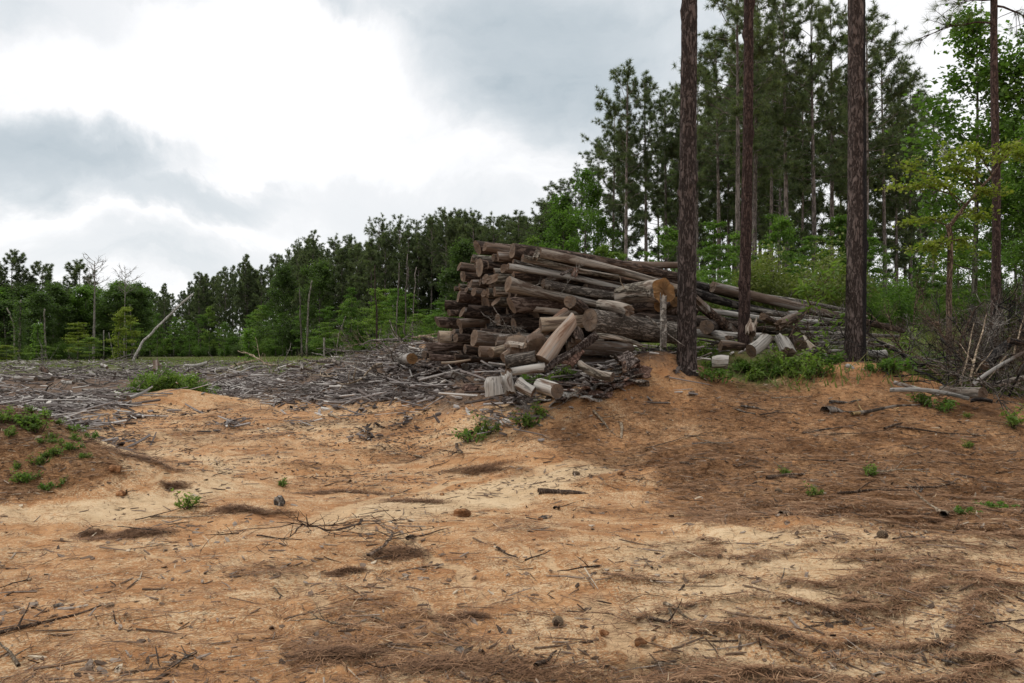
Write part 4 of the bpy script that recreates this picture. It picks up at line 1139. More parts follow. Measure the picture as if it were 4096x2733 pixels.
def build_jumble():
    Fl = free_log
    Fl(z1(1135, 600), 13.4, z1(1270, 705), 14.6, 104, 96, 1.9583, 'brownwood', 'short log pointing its round brown face up at the viewer above the leaning poles', cutmat='cut')
    Fl(z1(1105, 685), 14.5, z1(610, 1040), 13.5, 84, 76, 1.9583, 'pinkwood', 'longest tan pole leaning up against the pile from the lower left')
    Fl(z1(1165, 745), 13.2, z1(930, 1062), 12.8, 98, 150, 1.9583, 'pinkwood', 'thick smooth reddish tan log leaning up to the right in front of the pile', cutmat='cut', slant=0.8)
    Fl(z1(905, 785), 13.9, z1(1310, 745), 14.0, 118, 100, 1.9583, 'tan', 'tan log lying level behind the thick leaning one, its rounded end at the left')
    Fl(z1(630, 1075), 12.9, z1(872, 1035), 12.9, 105, 110, 1.9583, 'bark_grey', 'short log in scaly grey bark lying at the foot of the leaning logs')
    Fl(z1(515, 1000), 14.2, z1(650, 965), 14.6, 72, 66, 1.9583, 'tan', 'short pale pole lying at the foot of the stack left of the scaly grey log')
    Fl(z1(1290, 740), 13.5, z1(2010, 850), 15.0, 180, 180, 1.9583, 'bark_grey', 'very thick trunk in rough grey bark lying in front of the pile', cutmat='cut', rough=0.09, n=26)
    Fl(z1(1868, 515), 13.6, z1(1545, 560), 15.0, 176, 150, 1.9583, 'mossy', 'thick stump piece with ragged bark and a fresh orange sawn face', cutmat='cut_orange', rough=0.2, n=26, flare=0.12, jag=0.02)
    Fl(z1(1600, 672), 13.5, z1(1370, 625), 14.4, 92, 84, 1.9583, 'mossy', 'grey and brown log with a broken dark end under the orange faced stump piece', cutmat='cut', jag=0.03, rough=0.12)
    Fl(z1(1830, 635), 14.0, z1(1640, 650), 14.6, 90, 84, 1.9583, 'bark_dark', 'dark log wedged between the orange faced stump piece and the very thick trunk', cutmat='cut_orange')
    Fl(z1(1960, 600), 14.6, z1(1880, 640), 15.4, 84, 74, 1.9583, 'brownwood', 'brown log end beside the weathered upright slab', cutmat='cut_orange')
    Fl(z1(1330, 868), 13.2, z1(1700, 945), 13.0, 50, 30, 1.9583, 'mossy', 'crooked pale branch log lying below the very thick trunk', bend=0.06, rough=0.12)
    Fl(z1(545, 1195), 12.5, z1(548, 1335), 12.45, 128, 150, 1.9583, 'silver', 'white barrel shaped log round standing on end in front of the pile', cutmat='cut_tan', rough=0.07)
    Fl(z1(640, 1170), 12.7, z1(670, 1310), 12.6, 80, 90, 1.9583, 'silver', 'torn whitish stump splinter beside the barrel shaped log round', cutmat='cut', jag=0.03, rough=0.16)
    Fl(z1(730, 1235), 12.55, z1(850, 1310), 12.4, 96, 88, 1.9583, 'silver', 'whitish short log lying between the barrel shaped round and the dark ended one', cutmat='cut', rough=0.1)
    Fl(z1(1035, 1300), 12.1, z1(890, 1255), 12.6, 118, 110, 1.9583, 'silver', 'whitish short log with a dark sawn face turned to the front', cutmat='cut')
    Fl(z1(655, 1150), 12.9, z1(940, 1115), 12.8, 60, 80, 1.9583, 'silver', 'pale split log lying behind the whitish short rounds', cutmat='cut_tan', rough=0.1, slant=1.2)
    Fl(z1(1210, 1085), 12.8, z1(1470, 1190), 12.4, 60, 74, 1.9583, 'mossy', 'grey weathered log lying among bark near the base of the first standing pine', cutmat='cut', rough=0.12, bend=0.06)
    Fl(z1(720, 960), 13.3, z1(730, 915), 13.25, 200, 190, 1.9583, 'brownwood', 'thick round slice of trunk lying tilted beside the leaning poles', cutmat='cut_tan', n=26, name='log_slice', cat='log slice')
    Fl(z1(870, 955), 13.2, z1(860, 915), 13.3, 170, 166, 1.9583, 'brownwood', 'second thinner round slice of trunk under the thick leaning log', cutmat='cut', n=26, name='log_slice', cat='log slice')
    Fl(z1(1150, 820), 13.3, z1(1180, 930), 13.1, 120, 150, 1.9583, 'bark_dark', 'hollow dark stump piece behind the thick leaning log', cutmat='cut', rough=0.22, jag=0.05)
    Fl(z3n(1675, 1420), 16.2, z3n(1590, 1410), 18.6, 100, 96, 2.24, 'silver', 'log showing a round dark brown face on the slash left of the stack foot', cutmat='cut_orange', name='loose_log')
    # behind the second and third standing pines
    Fl(z4(505, 690), 15.6, z4(600, 670), 17.4, 128, 120, 2.24, 'bark_dark', 'dark log with a round brown face behind the slanting split plank', cutmat='cut')
    Fl(z4(700, 800), 15.4, z4(430, 745), 16.2, 76, 86, 2.24, 'silver', 'splintered pale log lying low between the first and second standing pines', cutmat='cut_tan', rough=0.12, jag=0.04)
    Fl(z4(1050, 775), 14.9, z4(905, 905), 14.7, 118, 128, 2.24, 'silver', 'grey log slab tilted on edge right of the second standing pine', cutmat='cut', n=22, slant=0.6)
    Fl(z4(1170, 800), 15.3, z4(1235, 920), 15.0, 110, 130, 2.24, 'silver', 'white broken stump chunk right of the tilted grey slab', cutmat='cut_tan', rough=0.24, jag=0.04)
    Fl(z4(1010, 595), 15.8, z4(1150, 665), 16.6, 66, 60, 2.24, 'brownwood', 'short brown log pointing left above the tilted grey slab', cutmat='cut_tan')
    Fl(z4(1160, 670), 15.9, z4(1320, 600), 16.4, 84, 90, 2.24, 'brownwood', 'reddish broken stump lump above the white chunk', cutmat='cut_tan', rough=0.3, jag=0.07)
    Fl(z4(1290, 760), 15.6, z4(1340, 860), 15.4, 110, 130, 2.24, 'bark_dark', 'dark upright chunk right of the white broken stump', cutmat='cut', rough=0.15)
    Fl(z4(1370, 800), 15.9, z4(1470, 900), 15.4, 80, 80, 2.24, 'tan', 'tan log leaning down to the right behind the dark upright chunk', cutmat='cut_tan')
    Fl(z4(1545, 860), 15.6, z4(1330, 970), 14.9, 44, 70, 2.24, 'bark_grey', 'grey log with a white pointed tip left of the third standing pine', cutmat='silver' if False else 'cut_tan', slant=1.0)
    Fl(z4(630, 860), 15.0, z4(840, 870), 15.1, 96, 70, 2.24, 'brownwood', 'red brown flat trunk piece at the foot of the second standing pine', cutmat='cut_tan', rough=0.16)
    Fl(z4(560, 1010), 14.2, z4(700, 1010), 14.1, 104, 122, 2.24, 'silver', 'short grey log half hidden in green weeds by the first standing pine', cutmat='cut', rough=0.07)
    Fl(z4(1590, 912), 16.3, z4(1740, 908), 16.5, 28, 26, 2.24, 'silver', 'short white pole just left of the third standing pine', cutmat='cut_tan')
    Fl(z4(1930, 915), 16.0, z4(2110, 930), 16.0, 60, 76, 2.24, 'silver', 'whitish log with a dark end just right of the third standing pine', cutmat='cut')
    Fl(z4(1560, 945), 15.4, z4(1660, 1000), 15.2, 50, 40, 2.24, 'silver', 'pale root like log in the weeds left of the third standing pine', cutmat='cut_tan')
    Fl(z4(920, 660), 15.3, z4(900, 760), 15.2, 90, 110, 2.24, 'peeled', 'torn reddish white stump directly behind the second standing pine', cutmat='cut_tan', rough=0.3, jag=0.08)
    # right edge, in front of the brush pile
    Fl(z5(545, 1235), 13.6, z5(900, 1335), 13.0, 34, 20, 1.96, 'silver', 'upper of two thin pale logs lying side by side before the brush pile', cutmat='cut_tan', bend=0.08)
    Fl(z5(510, 1295), 13.2, z5(1130, 1362), 12.6, 36, 30, 1.96, 'silver', 'lower of two thin pale logs lying side by side before the brush pile', cutmat='cut_tan', bend=0.09)
    Fl(z5(1240, 1320), 12.4, z5(915, 1290), 13.3, 92, 62, 1.96, 'peeled', 'pale thick log with a brown broken end before the brush pile', cutmat='cut_tan', rough=0.1)
    Fl(z5(1155, 1255), 13.0, z5(1640, 960), 13.8, 32, 24, 1.96, 'silver', 'pale trunk slanting up to the right out of the brush pile', bend=0.05)
    Fl(z5(1300, 1262), 13.2, z5(1700, 1180), 13.6, 46, 40, 1.96, 'bark_grey', 'grey log lying low in the right end of the brush pile')
    Fl(z5(1140, 1378), 12.3, z5(1310, 1385), 12.2, 32, 30, 1.96, 'charred', 'charred black log stub below the pale thick log', cutmat='cut')
    Fl(z5(1250, 1100), 14.0, z5(1440, 930), 14.6, 80, 70, 1.96, 'charred', 'dark rough trunk leaning inside the brush pile', cutmat='cut')
    Fl(z5(1440, 905), 13.8, z5(1700, 930), 13.8, 44, 50, 1.96, 'charred', 'black burnt log hanging over the brush pile at the right edge', cutmat='cut')
    Fl(z5(165, 1105), 14.3, z5(225, 1135), 14.2, 40, 30, 1.96, 'silver', 'pale chunk on the spoil mound at the foot of the third standing pine', cutmat='cut_tan')
    Fl(z5(230, 1135), 14.2, z5(430, 1165), 14.0, 18, 12, 1.96, 'tan', 'tan stick on the spoil mound at the foot of the third standing pine', cutmat='cut_tan')
    # out on the slash at the left
    Fl(z2(1365, 1338), 17.0, z2(1150, 1440), 16.2, 14, 44, 2.24, 'silver', 'pale tapering log lying before the green bush mound', cutmat='cut_tan')
    Fl(z2(320, 1268), 24.0, z2(135, 1258), 24.5, 42, 34, 2.24, 'silver', 'pale log with a tan end in the slash at the far left', cutmat='cut_tan')
    Fl(z2(470, 1265), 25.0, z2(330, 1255), 25.4, 40, 34, 2.24, 'bark_grey', 'grey log next to the tan ended one in the slash at the far left', cutmat='cut')
    Fl(z2(20, 1265), 24.0, z2(-10, 1310), 23.5, 26, 24, 2.24, 'silver', 'white log stub at the left edge of the slash')
    Fl(z2(660, 1300), 22.0, z2(560, 1290), 22.3, 34, 30, 2.24, 'silver', 'short whitish log in the slash between the far left logs and the bush', cutmat='cut_tan')
    Fl(z2(910, 1140), 34.0, z2(960, 1165), 33.0, 26, 28, 2.24, 'silver', 'small white log end out in the slash left of the leaning bare tree', cutmat='cut_tan')
    Fl(z2(1860, 1120), 36.0, z2(1660, 1145), 36.0, 26, 24, 2.24, 'silver', 'white log on the slash heap behind the green bush', bend=0.1)
    Fl(z2(420, 1225), 28.0, z2(375, 1170), 28.2, 60, 46, 2.24, 'bark_dark', 'brown root stump standing in the slash at the left', cutmat='cut', rough=0.35, jag=0.08, name='stump', cat='stump')
    Fl(z2(1400, 1180), 30.0, z2(1390, 1110), 30.2, 60, 44, 2.24, 'brownwood', 'red brown torn stump on the slash heap behind the green bush', cutmat='cut', rough=0.35, jag=0.1, name='stump', cat='stump')
    Fl(z3n(985, 1430), 23.0, z3n(780, 1470), 22.0, 26, 16, 2.24, 'tan', 'bare tan pole sticking out of the slash heap left of the stack', bend=0.05)
    Fl(z3n(690, 1460), 21.5, z3n(690, 1520), 21.4, 36, 40, 2.24, 'silver', 'white stub standing upright in the slash left of the stack', rough=0.1, jag=0.03)
    Fl(z3n(330, 1490), 24.0, z3n(120, 1550), 22.0, 18, 16, 2.24, 'silver', 'pale pole lying on the slash in the middle of the clearing', bend=0.05)
    Fl(z3n(560, 1490), 22.0, z3n(800, 1540), 21.0, 22, 18, 2.24, 'bark_dark', 'dark pole crossing the slash in the middle of the clearing', bend=0.06)
    Fl(z3n(1940, 1460), 15.4, z3n(2200, 1430), 15.4, 24, 20, 2.24, 'tan', 'thin tan pole lying on the chips at the foot of the stack', bend=0.02)

def z2(X, Y): return (X / 2.24 / 4, (950 + Y / 2.24) / 4)
def z3n(X, Y): return ((900 + X / 2.24) / 4, (800 + Y / 2.24) / 4)
build_jumble()

# ------------------------------------------------------------------ slabs, planks and bark plates
def plate(name, P, dirv, length, width, thick, curl, mat, label, cat, group=None, seed=1, roll=0.0, up=(0, 0, 1)):
    """A curved slab of wood or bark, with thickness and a torn outline, lying along dirv."""
    rng = np.random.default_rng(seed)
    m, n = 9, 6
    s = np.linspace(-0.5, 0.5, m)[:, None]; t = np.linspace(-0.5, 0.5, n)[None, :]
    S = s * length * (1 + 0.06 * rng.normal(0, 1, (1, n)) * np.ones((m, 1)))
    W = t * width * (1 + 0.14 * fbm(s * 4 + seed, t * 0, seed=seed, oct=2))
    Z = -curl * width * (t * 2) ** 2 + 0.05 * length * fbm(s * 3, t * 2 + seed, seed=seed + 2, oct=2)
    top = np.stack([S + 0 * W, W + 0 * S, Z + 0 * S], -1)
    bot = top - np.array((0, 0, thick))
    v = np.concatenate([top.reshape(-1, 3), bot.reshape(-1, 3)])
    i = np.arange(m - 1)[:, None] * n; j = np.arange(n - 1)[None, :]
    q = np.stack([i + j, i + n + j, i + n + j + 1, i + j + 1], -1).reshape(-1, 4)
    N = m * n
    f4 = [q[:, ::-1], q + N]
    e = list(range(n)) + [k * n + n - 1 for k in range(1, m)] + [(m - 1) * n + k for k in range(n - 2, -1, -1)] + [k * n for k in range(m - 2, 0, -1)]
    e = np.array(e); en = np.roll(e, -1)
    f4.append(np.stack([en, e, e + N, en + N], -1))
    mb = MB(); mb.add(v, None, np.concatenate(f4))
    o = mb.build(name, MAT[mat], smooth=False, loc=P)
    d = Vector(dirv).normalized()
    z = Vector(up); y = z.cross(d).normalized(); z = d.cross(y)
    mtx = Matrix((d, y, z)).transposed().to_4x4() @ Matrix.Rotation(roll, 4, 'X')
    o.matrix_world = Matrix.Translation(Vector(P)) @ mtx
    tag(o, label, cat, group)
    return o

def build_slabs():
    def plank(a, Ya, b, Yb, W, thick, scale, mat, label, seed, roll=0.0, name='split_plank', cat='wood slab', up=(0, -1, 0.1), curl=0.06):
        A, B_ = ray(a[0], a[1], Ya), ray(b[0], b[1], Yb)
        d = B_ - A; L = np.linalg.norm(d)
        w = W / scale / 4 / F * Ya
        return plate(name, (A + B_) / 2, d, L, w, thick, curl, mat, label, cat, None, seed, roll, up)
    plank(z1(1872, 548), 13.0, z1(1868, 960), 12.9, 46, 0.07, 1.9583, 'dead', 'weathered grey slab standing upright in front of the thick grey trunk', 3)
    plank(z4(420, 430), 16.0, z4(800, 775), 16.9, 84, 0.14, 2.24, 'brownwood', 'brown split trunk half slanting down between the first and second standing pines', 4, curl=0.25)
    plank(z1(1110, 1085), 12.7, z1(1215, 960), 12.9, 95, 0.03, 1.9583, 'bark_plate_red', 'big reddish bark sheet leaning among debris at the foot of the leaning logs', 5, up=(0, -0.7, 0.7))
    plank(z1(1330, 850), 13.0, z1(960, 1110), 12.5, 40, 0.06, 1.9583, 'bark_plate', 'long mossy strip of bark slanting down to the left below the leaning logs', 6, up=(0, -0.5, 0.8))
    plank(z1(1545, 1000), 12.7, z1(1640, 1090), 12.5, 110, 0.05, 1.9583, 'bark_plate', 'dark bark slab standing near the orange mound left of the first standing pine', 7, up=(0, -0.8, 0.4))
    plank(z1(1555, 1060), 12.3, z1(1570, 1150), 12.2, 34, 0.04, 1.9583, 'brownwood', 'brown splinter stuck upright by the orange mound', 8)
    plank(z1(1190, 335), 14.7, z1(1165, 400), 14.6, 44, 0.02, 1.9583, 'bark_plate_red', 'loose pinkish bark strip hanging over the long whitish trunk', 9, up=(0, -0.8, 0.5))
    plank(z1(1065, 385), 14.6, z1(1150, 340), 14.7, 30, 0.02, 1.9583, 'bark_plate', 'loose dark bark strip beside the pinkish hanging strip', 10, up=(0, -0.6, 0.8))
    plank(z1(640, 915), 13.1, z1(770, 935), 13.0, 60, 0.05, 1.9583, 'peeled', 'pale wedge of wood lying against the round trunk slice', 11, up=(0, -0.4, 0.9))
    plank(z3(1385, 245), 14.9, z3(1440, 130), 15.0, 70, 0.10, 3.1367, 'mossy', 'short grey broken block lodged at the head of the long pale crest trunk', 12)
    # loose bark and splinters round the foot of the pile
    rng = random.Random(12)
    spots = []
    for k in range(120):
        u = rng.gauss(585, 46); v = rng.uniform(372, 404) - 0.06 * (u - 575)
        spots.append((u, v))
    for k in range(26):
        spots.append((rng.uniform(430, 520), rng.uniform(366, 384)))
    spots = [q for q in spots if q[0] < 636 and not (q[0] > 610 and q[1] > 392)]
    for k, (u, v) in enumerate(spots):
        g = ground(u, v)
        L = rng.uniform(0.18, 0.62)
        yaw = rng.uniform(0, 6.28); el = rng.gauss(0.05, 0.22)
        d = (math.cos(yaw), math.sin(yaw), el)
        z = hz(g[0], g[1]) + rng.uniform(0.02, 0.10)
        plate('bark_plate', (g[0], g[1], z), d, L, rng.uniform(0.10, 0.24), 0.018, rng.uniform(0.05, 0.22), rng.choice(['bark_plate', 'bark_plate', 'bark_plate_red', 'bark_grey', 'silver']),
              'curled sheet of fallen bark lying at the foot of the log pile', 'bark sheet', 'bark sheets at the foot of the pile', 200 + k, rng.gauss(0, 0.35))
build_slabs()
# ------------------------------------------------------------------ trees
def unit(v):
    return v / (np.linalg.norm(v, axis=-1, keepdims=True) + 1e-9)

def rand_unit(rng, n):
    return unit(rng.normal(0, 1, (n, 3)))

def trunk_path(rng, H, bend, m=14, lean=(0, 0)):
    t = np.linspace(0, 1, m)
    p = np.zeros((m, 3)); p[:, 2] = t * H
    ph = rng.random() * 6.28
    p[:, 0] = bend * H * (np.sin(t * 2.6 + ph) - math.sin(ph)) + lean[0] * t * H
    p[:, 1] = bend * H * (np.cos(t * 2.2 + ph) - math.cos(ph)) + lean[1] * t * H
    return p, t

def tufts(mb, C, D, rng, k=16, L=0.24, w=0.03, spread=1.05, tint=None):
    """Needle tufts: at each centre C a brush of k needles round direction D."""
    n = len(C)
    if n == 0: return
    d = unit(D[:, None, :] * 0.75 + spread * rand_unit(rng, n * k).reshape(n, k, 3))
    ln = L * (0.7 + 0.5 * rng.random((n, k, 1)))
    s = unit(np.cross(d, rand_unit(rng, n * k).reshape(n, k, 3)))
    base = C[:, None, :] + d * 0.015 - D[:, None, :] * (rng.random((n, k, 1)) * 0.35 * L)
    a = base - s * w * 0.35; b = base + s * w * 0.35; tip = base + d * ln; 
    mid1 = base + d * ln * 0.6 + s * w * 0.5; 
    v = np.stack([a, b, tip], 2).reshape(-1, 3)
    f = np.arange(n * k)[:, None] * 3 + np.array([[0, 1, 2]])
    tt = (rng.random(n) * 0.7 + 0.15 if tint is None else tint)[:, None] + rng.normal(0, 0.12, (n, k))
    mb.add(v, f, None, np.repeat(np.clip(tt, 0, 1).ravel(), 3))

def leaves(mb, C, rng, L=0.12, w=0.08, tint=None, flat=0.6):
    """Single leaves, each a folded lozenge."""
    n = len(C)
    d = unit(rng.normal(0, 1, (n, 3)) * np.array((1, 1, flat)) + np.array((0, 0, -0.15)))
    s = unit(np.cross(d, unit(rng.normal(0, 0.5, (n, 3)) + np.array((0, 0, 1.0)))))
    nn = np.cross(s, d)
    ln = (L * (0.65 + 0.7 * rng.random(n)))[:, None]; ww = ln * (w / L)
    v = np.stack([C, C + d * ln * 0.5 + s * ww * 0.5 + nn * ww * 0.15, C + d * ln, C + d * ln * 0.5 - s * ww * 0.5 + nn * ww * 0.15], 1).reshape(-1, 3)
    f = np.arange(n)[:, None] * 4 + np.array([[0, 1, 2, 3]])
    tt = rng.random(n) if tint is None else np.clip(tint + rng.normal(0, 0.13, n), 0, 1)
    mb.add(v, None, f, np.repeat(tt, 4))

def limb(mb, p0, d0, L, r0, rng, lift=0.3, wig=0.12, m=6, n=5, r1=0.3):
    """One curved limb; returns its points."""
    pts = [np.array(p0, float)]; d = unit(np.array(d0, float))
    for i in range(m - 1):
        d = unit(d + np.array((0, 0, lift / (m - 1))) + rng.normal(0, wig, 3))
        pts.append(pts[-1] + d * L / (m - 1))
    pts = np.array(pts)
    mb.tube(pts, np.linspace(r0, r0 * r1, m), n, caps=False, tint=rng.random())
    return pts

def pine_meshes(seed, H=20.0, r0=0.17, cs=0.52, Rc=2.6, nb=44, k=34, L=0.34, w=0.042, dead=16, n=9, top_round=0.6, trunk_m=16, per=1.0):
    rng = np.random.default_rng(seed)
    tb, cb = MB(), MB()
    p, t = trunk_path(rng, H, 0.006, trunk_m)
    tb.tube(p, r0 * (1 - 0.82 * t ** 1.25) * (1 + 0.25 * np.exp(-t * H / 0.5)), n, wob=0.1, seed=seed)
    def at(f):
        return np.array([np.interp(f, t, p[:, i]) for i in range(3)])
    C, D = [], []
    for i in range(nb):
        f = cs + (1 - cs) * (i + rng.random()) / nb
        g = (f - cs) / (1 - cs)
        prof = (0.45 + 1.3 * g) if g < 0.35 else (0.9 * ((1 - g) / 0.65) ** top_round + 0.08)
        Lb = Rc * prof * rng.uniform(0.55, 1.15)
        az = i * 2.399 + rng.normal(0, 0.5)
        el = -0.05 + 1.0 * g ** 1.4 + rng.normal(0, 0.14)
        d = np.array((math.cos(az) * math.cos(el), math.sin(az) * math.cos(el), math.sin(el)))
        pts = limb(tb, at(f), d, Lb, 0.014 + 0.018 * Lb / Rc, rng, 0.45, 0.12)
        m = len(pts)
        nt = max(3, int(5.2 * Lb * per))
        for j in range(nt):
            q = rng.uniform(0.35, 1.0) if j else 1.0
            b = np.array([np.interp(q * (m - 1), np.arange(m), pts[:, a]) for a in range(3)])
            if q < 0.99:
                sd = unit(d + rng.normal(0, 0.75, 3) + np.array((0, 0, 0.35)))
                tl = rng.uniform(0.2, 0.55) * (0.5 + 0.3 * Lb)
                e = b + sd * tl
                tb.tube(np.array([b, b + sd * tl * 0.5 + np.array((0, 0, 0.03)), e]), (0.011, 0.009, 0.006), 4, caps=False)
                C.append(e); D.append(sd)
                if rng.random() < 0.5:
                    C.append(b + sd * tl * 0.55); D.append(unit(sd + rng.normal(0, 0.4, 3)))
            else:
                C.append(b); D.append(unit(pts[-1] - pts[-2]))
    C.append(p[-1]); D.append(np.array((0, 0, 1.0)))
    for i in range(dead):                      # dead stubs under the crown
        f = cs * rng.uniform(0.45, 1.05)
        az = rng.random() * 6.28
        d = np.array((math.cos(az), math.sin(az), rng.normal(0.0, 0.25)))
        limb(tb, at(min(f, 0.99)), d, rng.uniform(0.4, 1.8), 0.014, rng, -0.1, 0.2, 5, 4)
    C, D = np.array(C), np.array(D)
    hgt = (C[:, 2] - H * cs) / (H * (1 - cs))
    tint = np.clip(0.38 + 0.25 * rng.normal(0, 1, len(C)) + 0.1 * (hgt - 0.5), 0, 1)
    tufts(cb, C, D, rng, k, L, w, tint=tint)
    return tb, cb

def broad_meshes(seed, H=14.0, r0=0.12, cs=0.3, Rc=3.0, nb=24, nl=6500, L=0.16, w=0.12, clump=0.55, twigs=5, flat=0.6, layered=False, lean=(0, 0), n=8, m=12):
    rng = np.random.default_rng(seed)
    tb, cb = MB(), MB()
    p, t = trunk_path(rng, H * 0.96, 0.014, m, lean)
    tb.tube(p, r0 * (1 - 0.85 * t) * (1 + 0.25 * np.exp(-t * H / 0.4)), n, wob=0.12, seed=seed)
    E = []
    for i in range(nb):
        f = cs + (0.97 - cs) * (i + rng.random()) / nb
        g = (f - cs) / (1 - cs)
        prof = 0.55 + 0.9 * math.sin(math.pi * min(1, g * 0.95 + 0.15)) * 0.8
        Lb = Rc * prof * rng.uniform(0.5, 1.15) * (1 - 0.35 * g)
        az = i * 2.399 + rng.normal(0, 0.6)
        el = (0.05 if layered else 0.35) + 0.6 * g + rng.normal(0, 0.15)
        d = np.array((math.cos(az) * math.cos(el), math.sin(az) * math.cos(el), math.sin(el)))
        b0 = np.array([np.interp(f, t, p[:, a]) for a in range(3)])
        pts = limb(tb, b0, d, Lb, max(0.008, r0 * 0.28 * (1 - 0.6 * g)), rng, 0.1 if layered else 0.35, 0.16, 6, 5)
        for j in range(twigs):
            q = rng.uniform(0.35, 1.0)
            b = np.array([np.interp(q * 5, np.arange(6), pts[:, a]) for a in range(3)])
            sd = unit(d + rng.normal(0, 0.6, 3) * np.array((1, 1, 0.25 if layered else 0.8)))
            e = b + sd * rng.uniform(0.2, 0.6) * (0.3 + 0.25 * Lb)
            tb.tube(np.array([b, (b + e) / 2, e]), (0.010, 0.008, 0.005), 3, caps=False)
            E.append((b, e, rng.random()))
        E.append((pts[-2], pts[-1], rng.random()))
    E.append((p[-2], p[-1], 0.5))
    per = max(1, nl // len(E))
    for b, e, tt in E:
        k = int(per * rng.uniform(0.4, 1.7)) + 1
        c = b + (e - b) * rng.random((k, 1)) ** 0.6 + rng.normal(0, 1, (k, 3)) * clump * np.array((1, 1, 0.28 if layered else 0.75)) * rng.uniform(0.5, 1.0)
        leaves(cb, c, rng, L, w, 0.25 + 0.5 * tt, flat)
    return tb, cb

def bush_meshes(seed, Rx=1.0, Hh=1.0, nl=2600, L=0.09, w=0.06, stems=14):
    rng = np.random.default_rng(seed)
    tb, cb = MB(), MB()
    for i in range(stems):
        az = rng.random() * 6.28; el = rng.uniform(0.35, 1.35)
        d = np.array((math.cos(az) * math.cos(el), math.sin(az) * math.cos(el), math.sin(el)))
        Ls = (Rx * math.cos(el) + Hh * math.sin(el)) * rng.uniform(0.6, 1.05)
        pts = limb(tb, (rng.normal(0, Rx * 0.2), rng.normal(0, Rx * 0.2), 0), d, Ls, 0.014, rng, 0.2, 0.15, 6, 4)
        tt = rng.random()
        for j in range(5):
            q = rng.uniform(0.3, 1.0) * 5
            b = np.array([np.interp(q, np.arange(6), pts[:, a]) for a in range(3)])
            e = b + unit(d + rng.normal(0, 0.7, 3)) * rng.uniform(0.12, 0.4) * Ls * 0.5
            tb.tube(np.array([b, (b + e) / 2, e]), (0.006, 0.005, 0.003), 3, caps=False)
            k = int(nl / stems / 5 * rng.uniform(0.4, 1.6)) + 1
            c = b + (e - b) * rng.random((k, 1)) + rng.normal(0, 0.10, (k, 3)) * Ls
            c[:, 2] = np.abs(c[:, 2]) + 0.02
            leaves(cb, c, rng, L, w, 0.25 + 0.5 * tt, 0.6)
    return tb, cb

def dead_meshes(seed, H, r0, cs=0.6, Rc=2.2, nb=22, n=7):
    rng = np.random.default_rng(seed)
    tb = MB(); bb = MB()
    p, t = trunk_path(rng, H, 0.006)
    tb.tube(p, r0 * (1 - 0.75 * t), n, wob=0.08, seed=seed)
    for i in range(nb):
        f = cs + (1 - cs) * (i + rng.random()) / nb
        az = i * 2.399; el = rng.uniform(0.1, 0.7)
        b0 = np.array([np.interp(f, t, p[:, a]) for a in range(3)])
        d = np.array((math.cos(az) * math.cos(el), math.sin(az) * math.cos(el), math.sin(el)))
        Lb = Rc * rng.uniform(0.6, 1.1)
        pts = limb(bb, b0, d, Lb, 0.045, rng, 0.7, 0.16, 6, 4)
        for j in range(9):
            q = rng.uniform(0.3, 1) * 5
            b = np.array([np.interp(q, np.arange(6), pts[:, a]) for a in range(3)])
            p2 = limb(bb, b, unit(d + rng.normal(0, 0.6, 3)), Lb * rng.uniform(0.25, 0.5), 0.026, rng, 0.4, 0.2, 4, 3)
    return tb, bb

PROTO = {}
def proto(key, name, tb, cb, tmat, cmat, tn='trunk', cn='crown'):
    PROTO[key] = (name, tb.mesh(tn, MAT[tmat], True), cb.mesh(cn, MAT[cmat]) if cb else None, tn, cn)

def plant(key, x, y, label, cat, group=None, s=1.0, sz=None, rz=None, z=None, sink=0.08, name=None):
    nm, tm, cm, tn, cn = PROTO[key]
    o = empty(name or nm, (x, y, (hz(x, y) if z is None else z) - sink), RT.uniform(0, 6.28) if rz is None else rz)
    o.scale = (s, s, sz or s)
    a = bpy.data.objects.new(tn, tm); COL.objects.link(a); a.parent = o
    if cm:
        b = bpy.data.objects.new(cn, cm); COL.objects.link(b); b.parent = o
    tag(o, label, cat, group)
    return o
RT = random.Random(99)

for i in range(6):
    tb, cb = pine_meshes(300 + i, H=20, cs=(0.42, 0.5, 0.46, 0.55, 0.4, 0.5)[i], Rc=(4.1, 3.5, 4.4, 3.6, 3.4, 4.0)[i], nb=(44, 40, 46, 38, 44, 42)[i], top_round=0.42)
    proto('pine%d' % i, 'pine_tree', tb, cb, 'trunk_far', 'pine')
for i in range(4):                        # far and inner pines: longer, denser needles
    tb, cb = pine_meshes(320 + i, H=18, r0=0.15, cs=(0.25, 0.32, 0.2, 0.36)[i], Rc=(2.9, 2.6, 2.8, 3.2)[i], nb=54, k=22, L=0.42, w=0.085, dead=8, n=6, trunk_m=8, top_round=0.42)
    proto('farpine%d' % i, 'pine_tree', tb, cb, 'trunk_far', 'pine')
for i in range(3):                        # old round headed pines
    tb, cb = pine_meshes(340 + i, H=18, r0=0.2, cs=0.52, Rc=3.9, nb=44, k=24, L=0.44, w=0.085, dead=5, n=6, top_round=0.35, trunk_m=8)
    proto('oldpine%d' % i, 'pine_tree', tb, cb, 'trunk_far', 'pine')
for i in range(4):
    tb, cb = broad_meshes(400 + i, H=13, Rc=3.4, nb=30, nl=11000, L=0.24, w=0.17, cs=(0.2, 0.35, 0.25, 0.42)[i], clump=0.5)
    proto('broad%d' % i, 'broadleaf_tree', tb, cb, 'pale_trunk', 'leaf_dark')
    PROTO['broadg%d' % i] = ('broadleaf_tree', PROTO['broad%d' % i][1], cb.mesh('crown', MAT['leaf']), 'trunk', 'crown')
for i in range(3):
    tb, cb = broad_meshes(420 + i, H=10, r0=0.09, Rc=2.3, nb=26, nl=6200, L=0.15, w=0.11, cs=0.2, clump=0.34)
    proto('edge%d' % i, 'broadleaf_tree', tb, cb, 'pale_trunk', 'leaf')
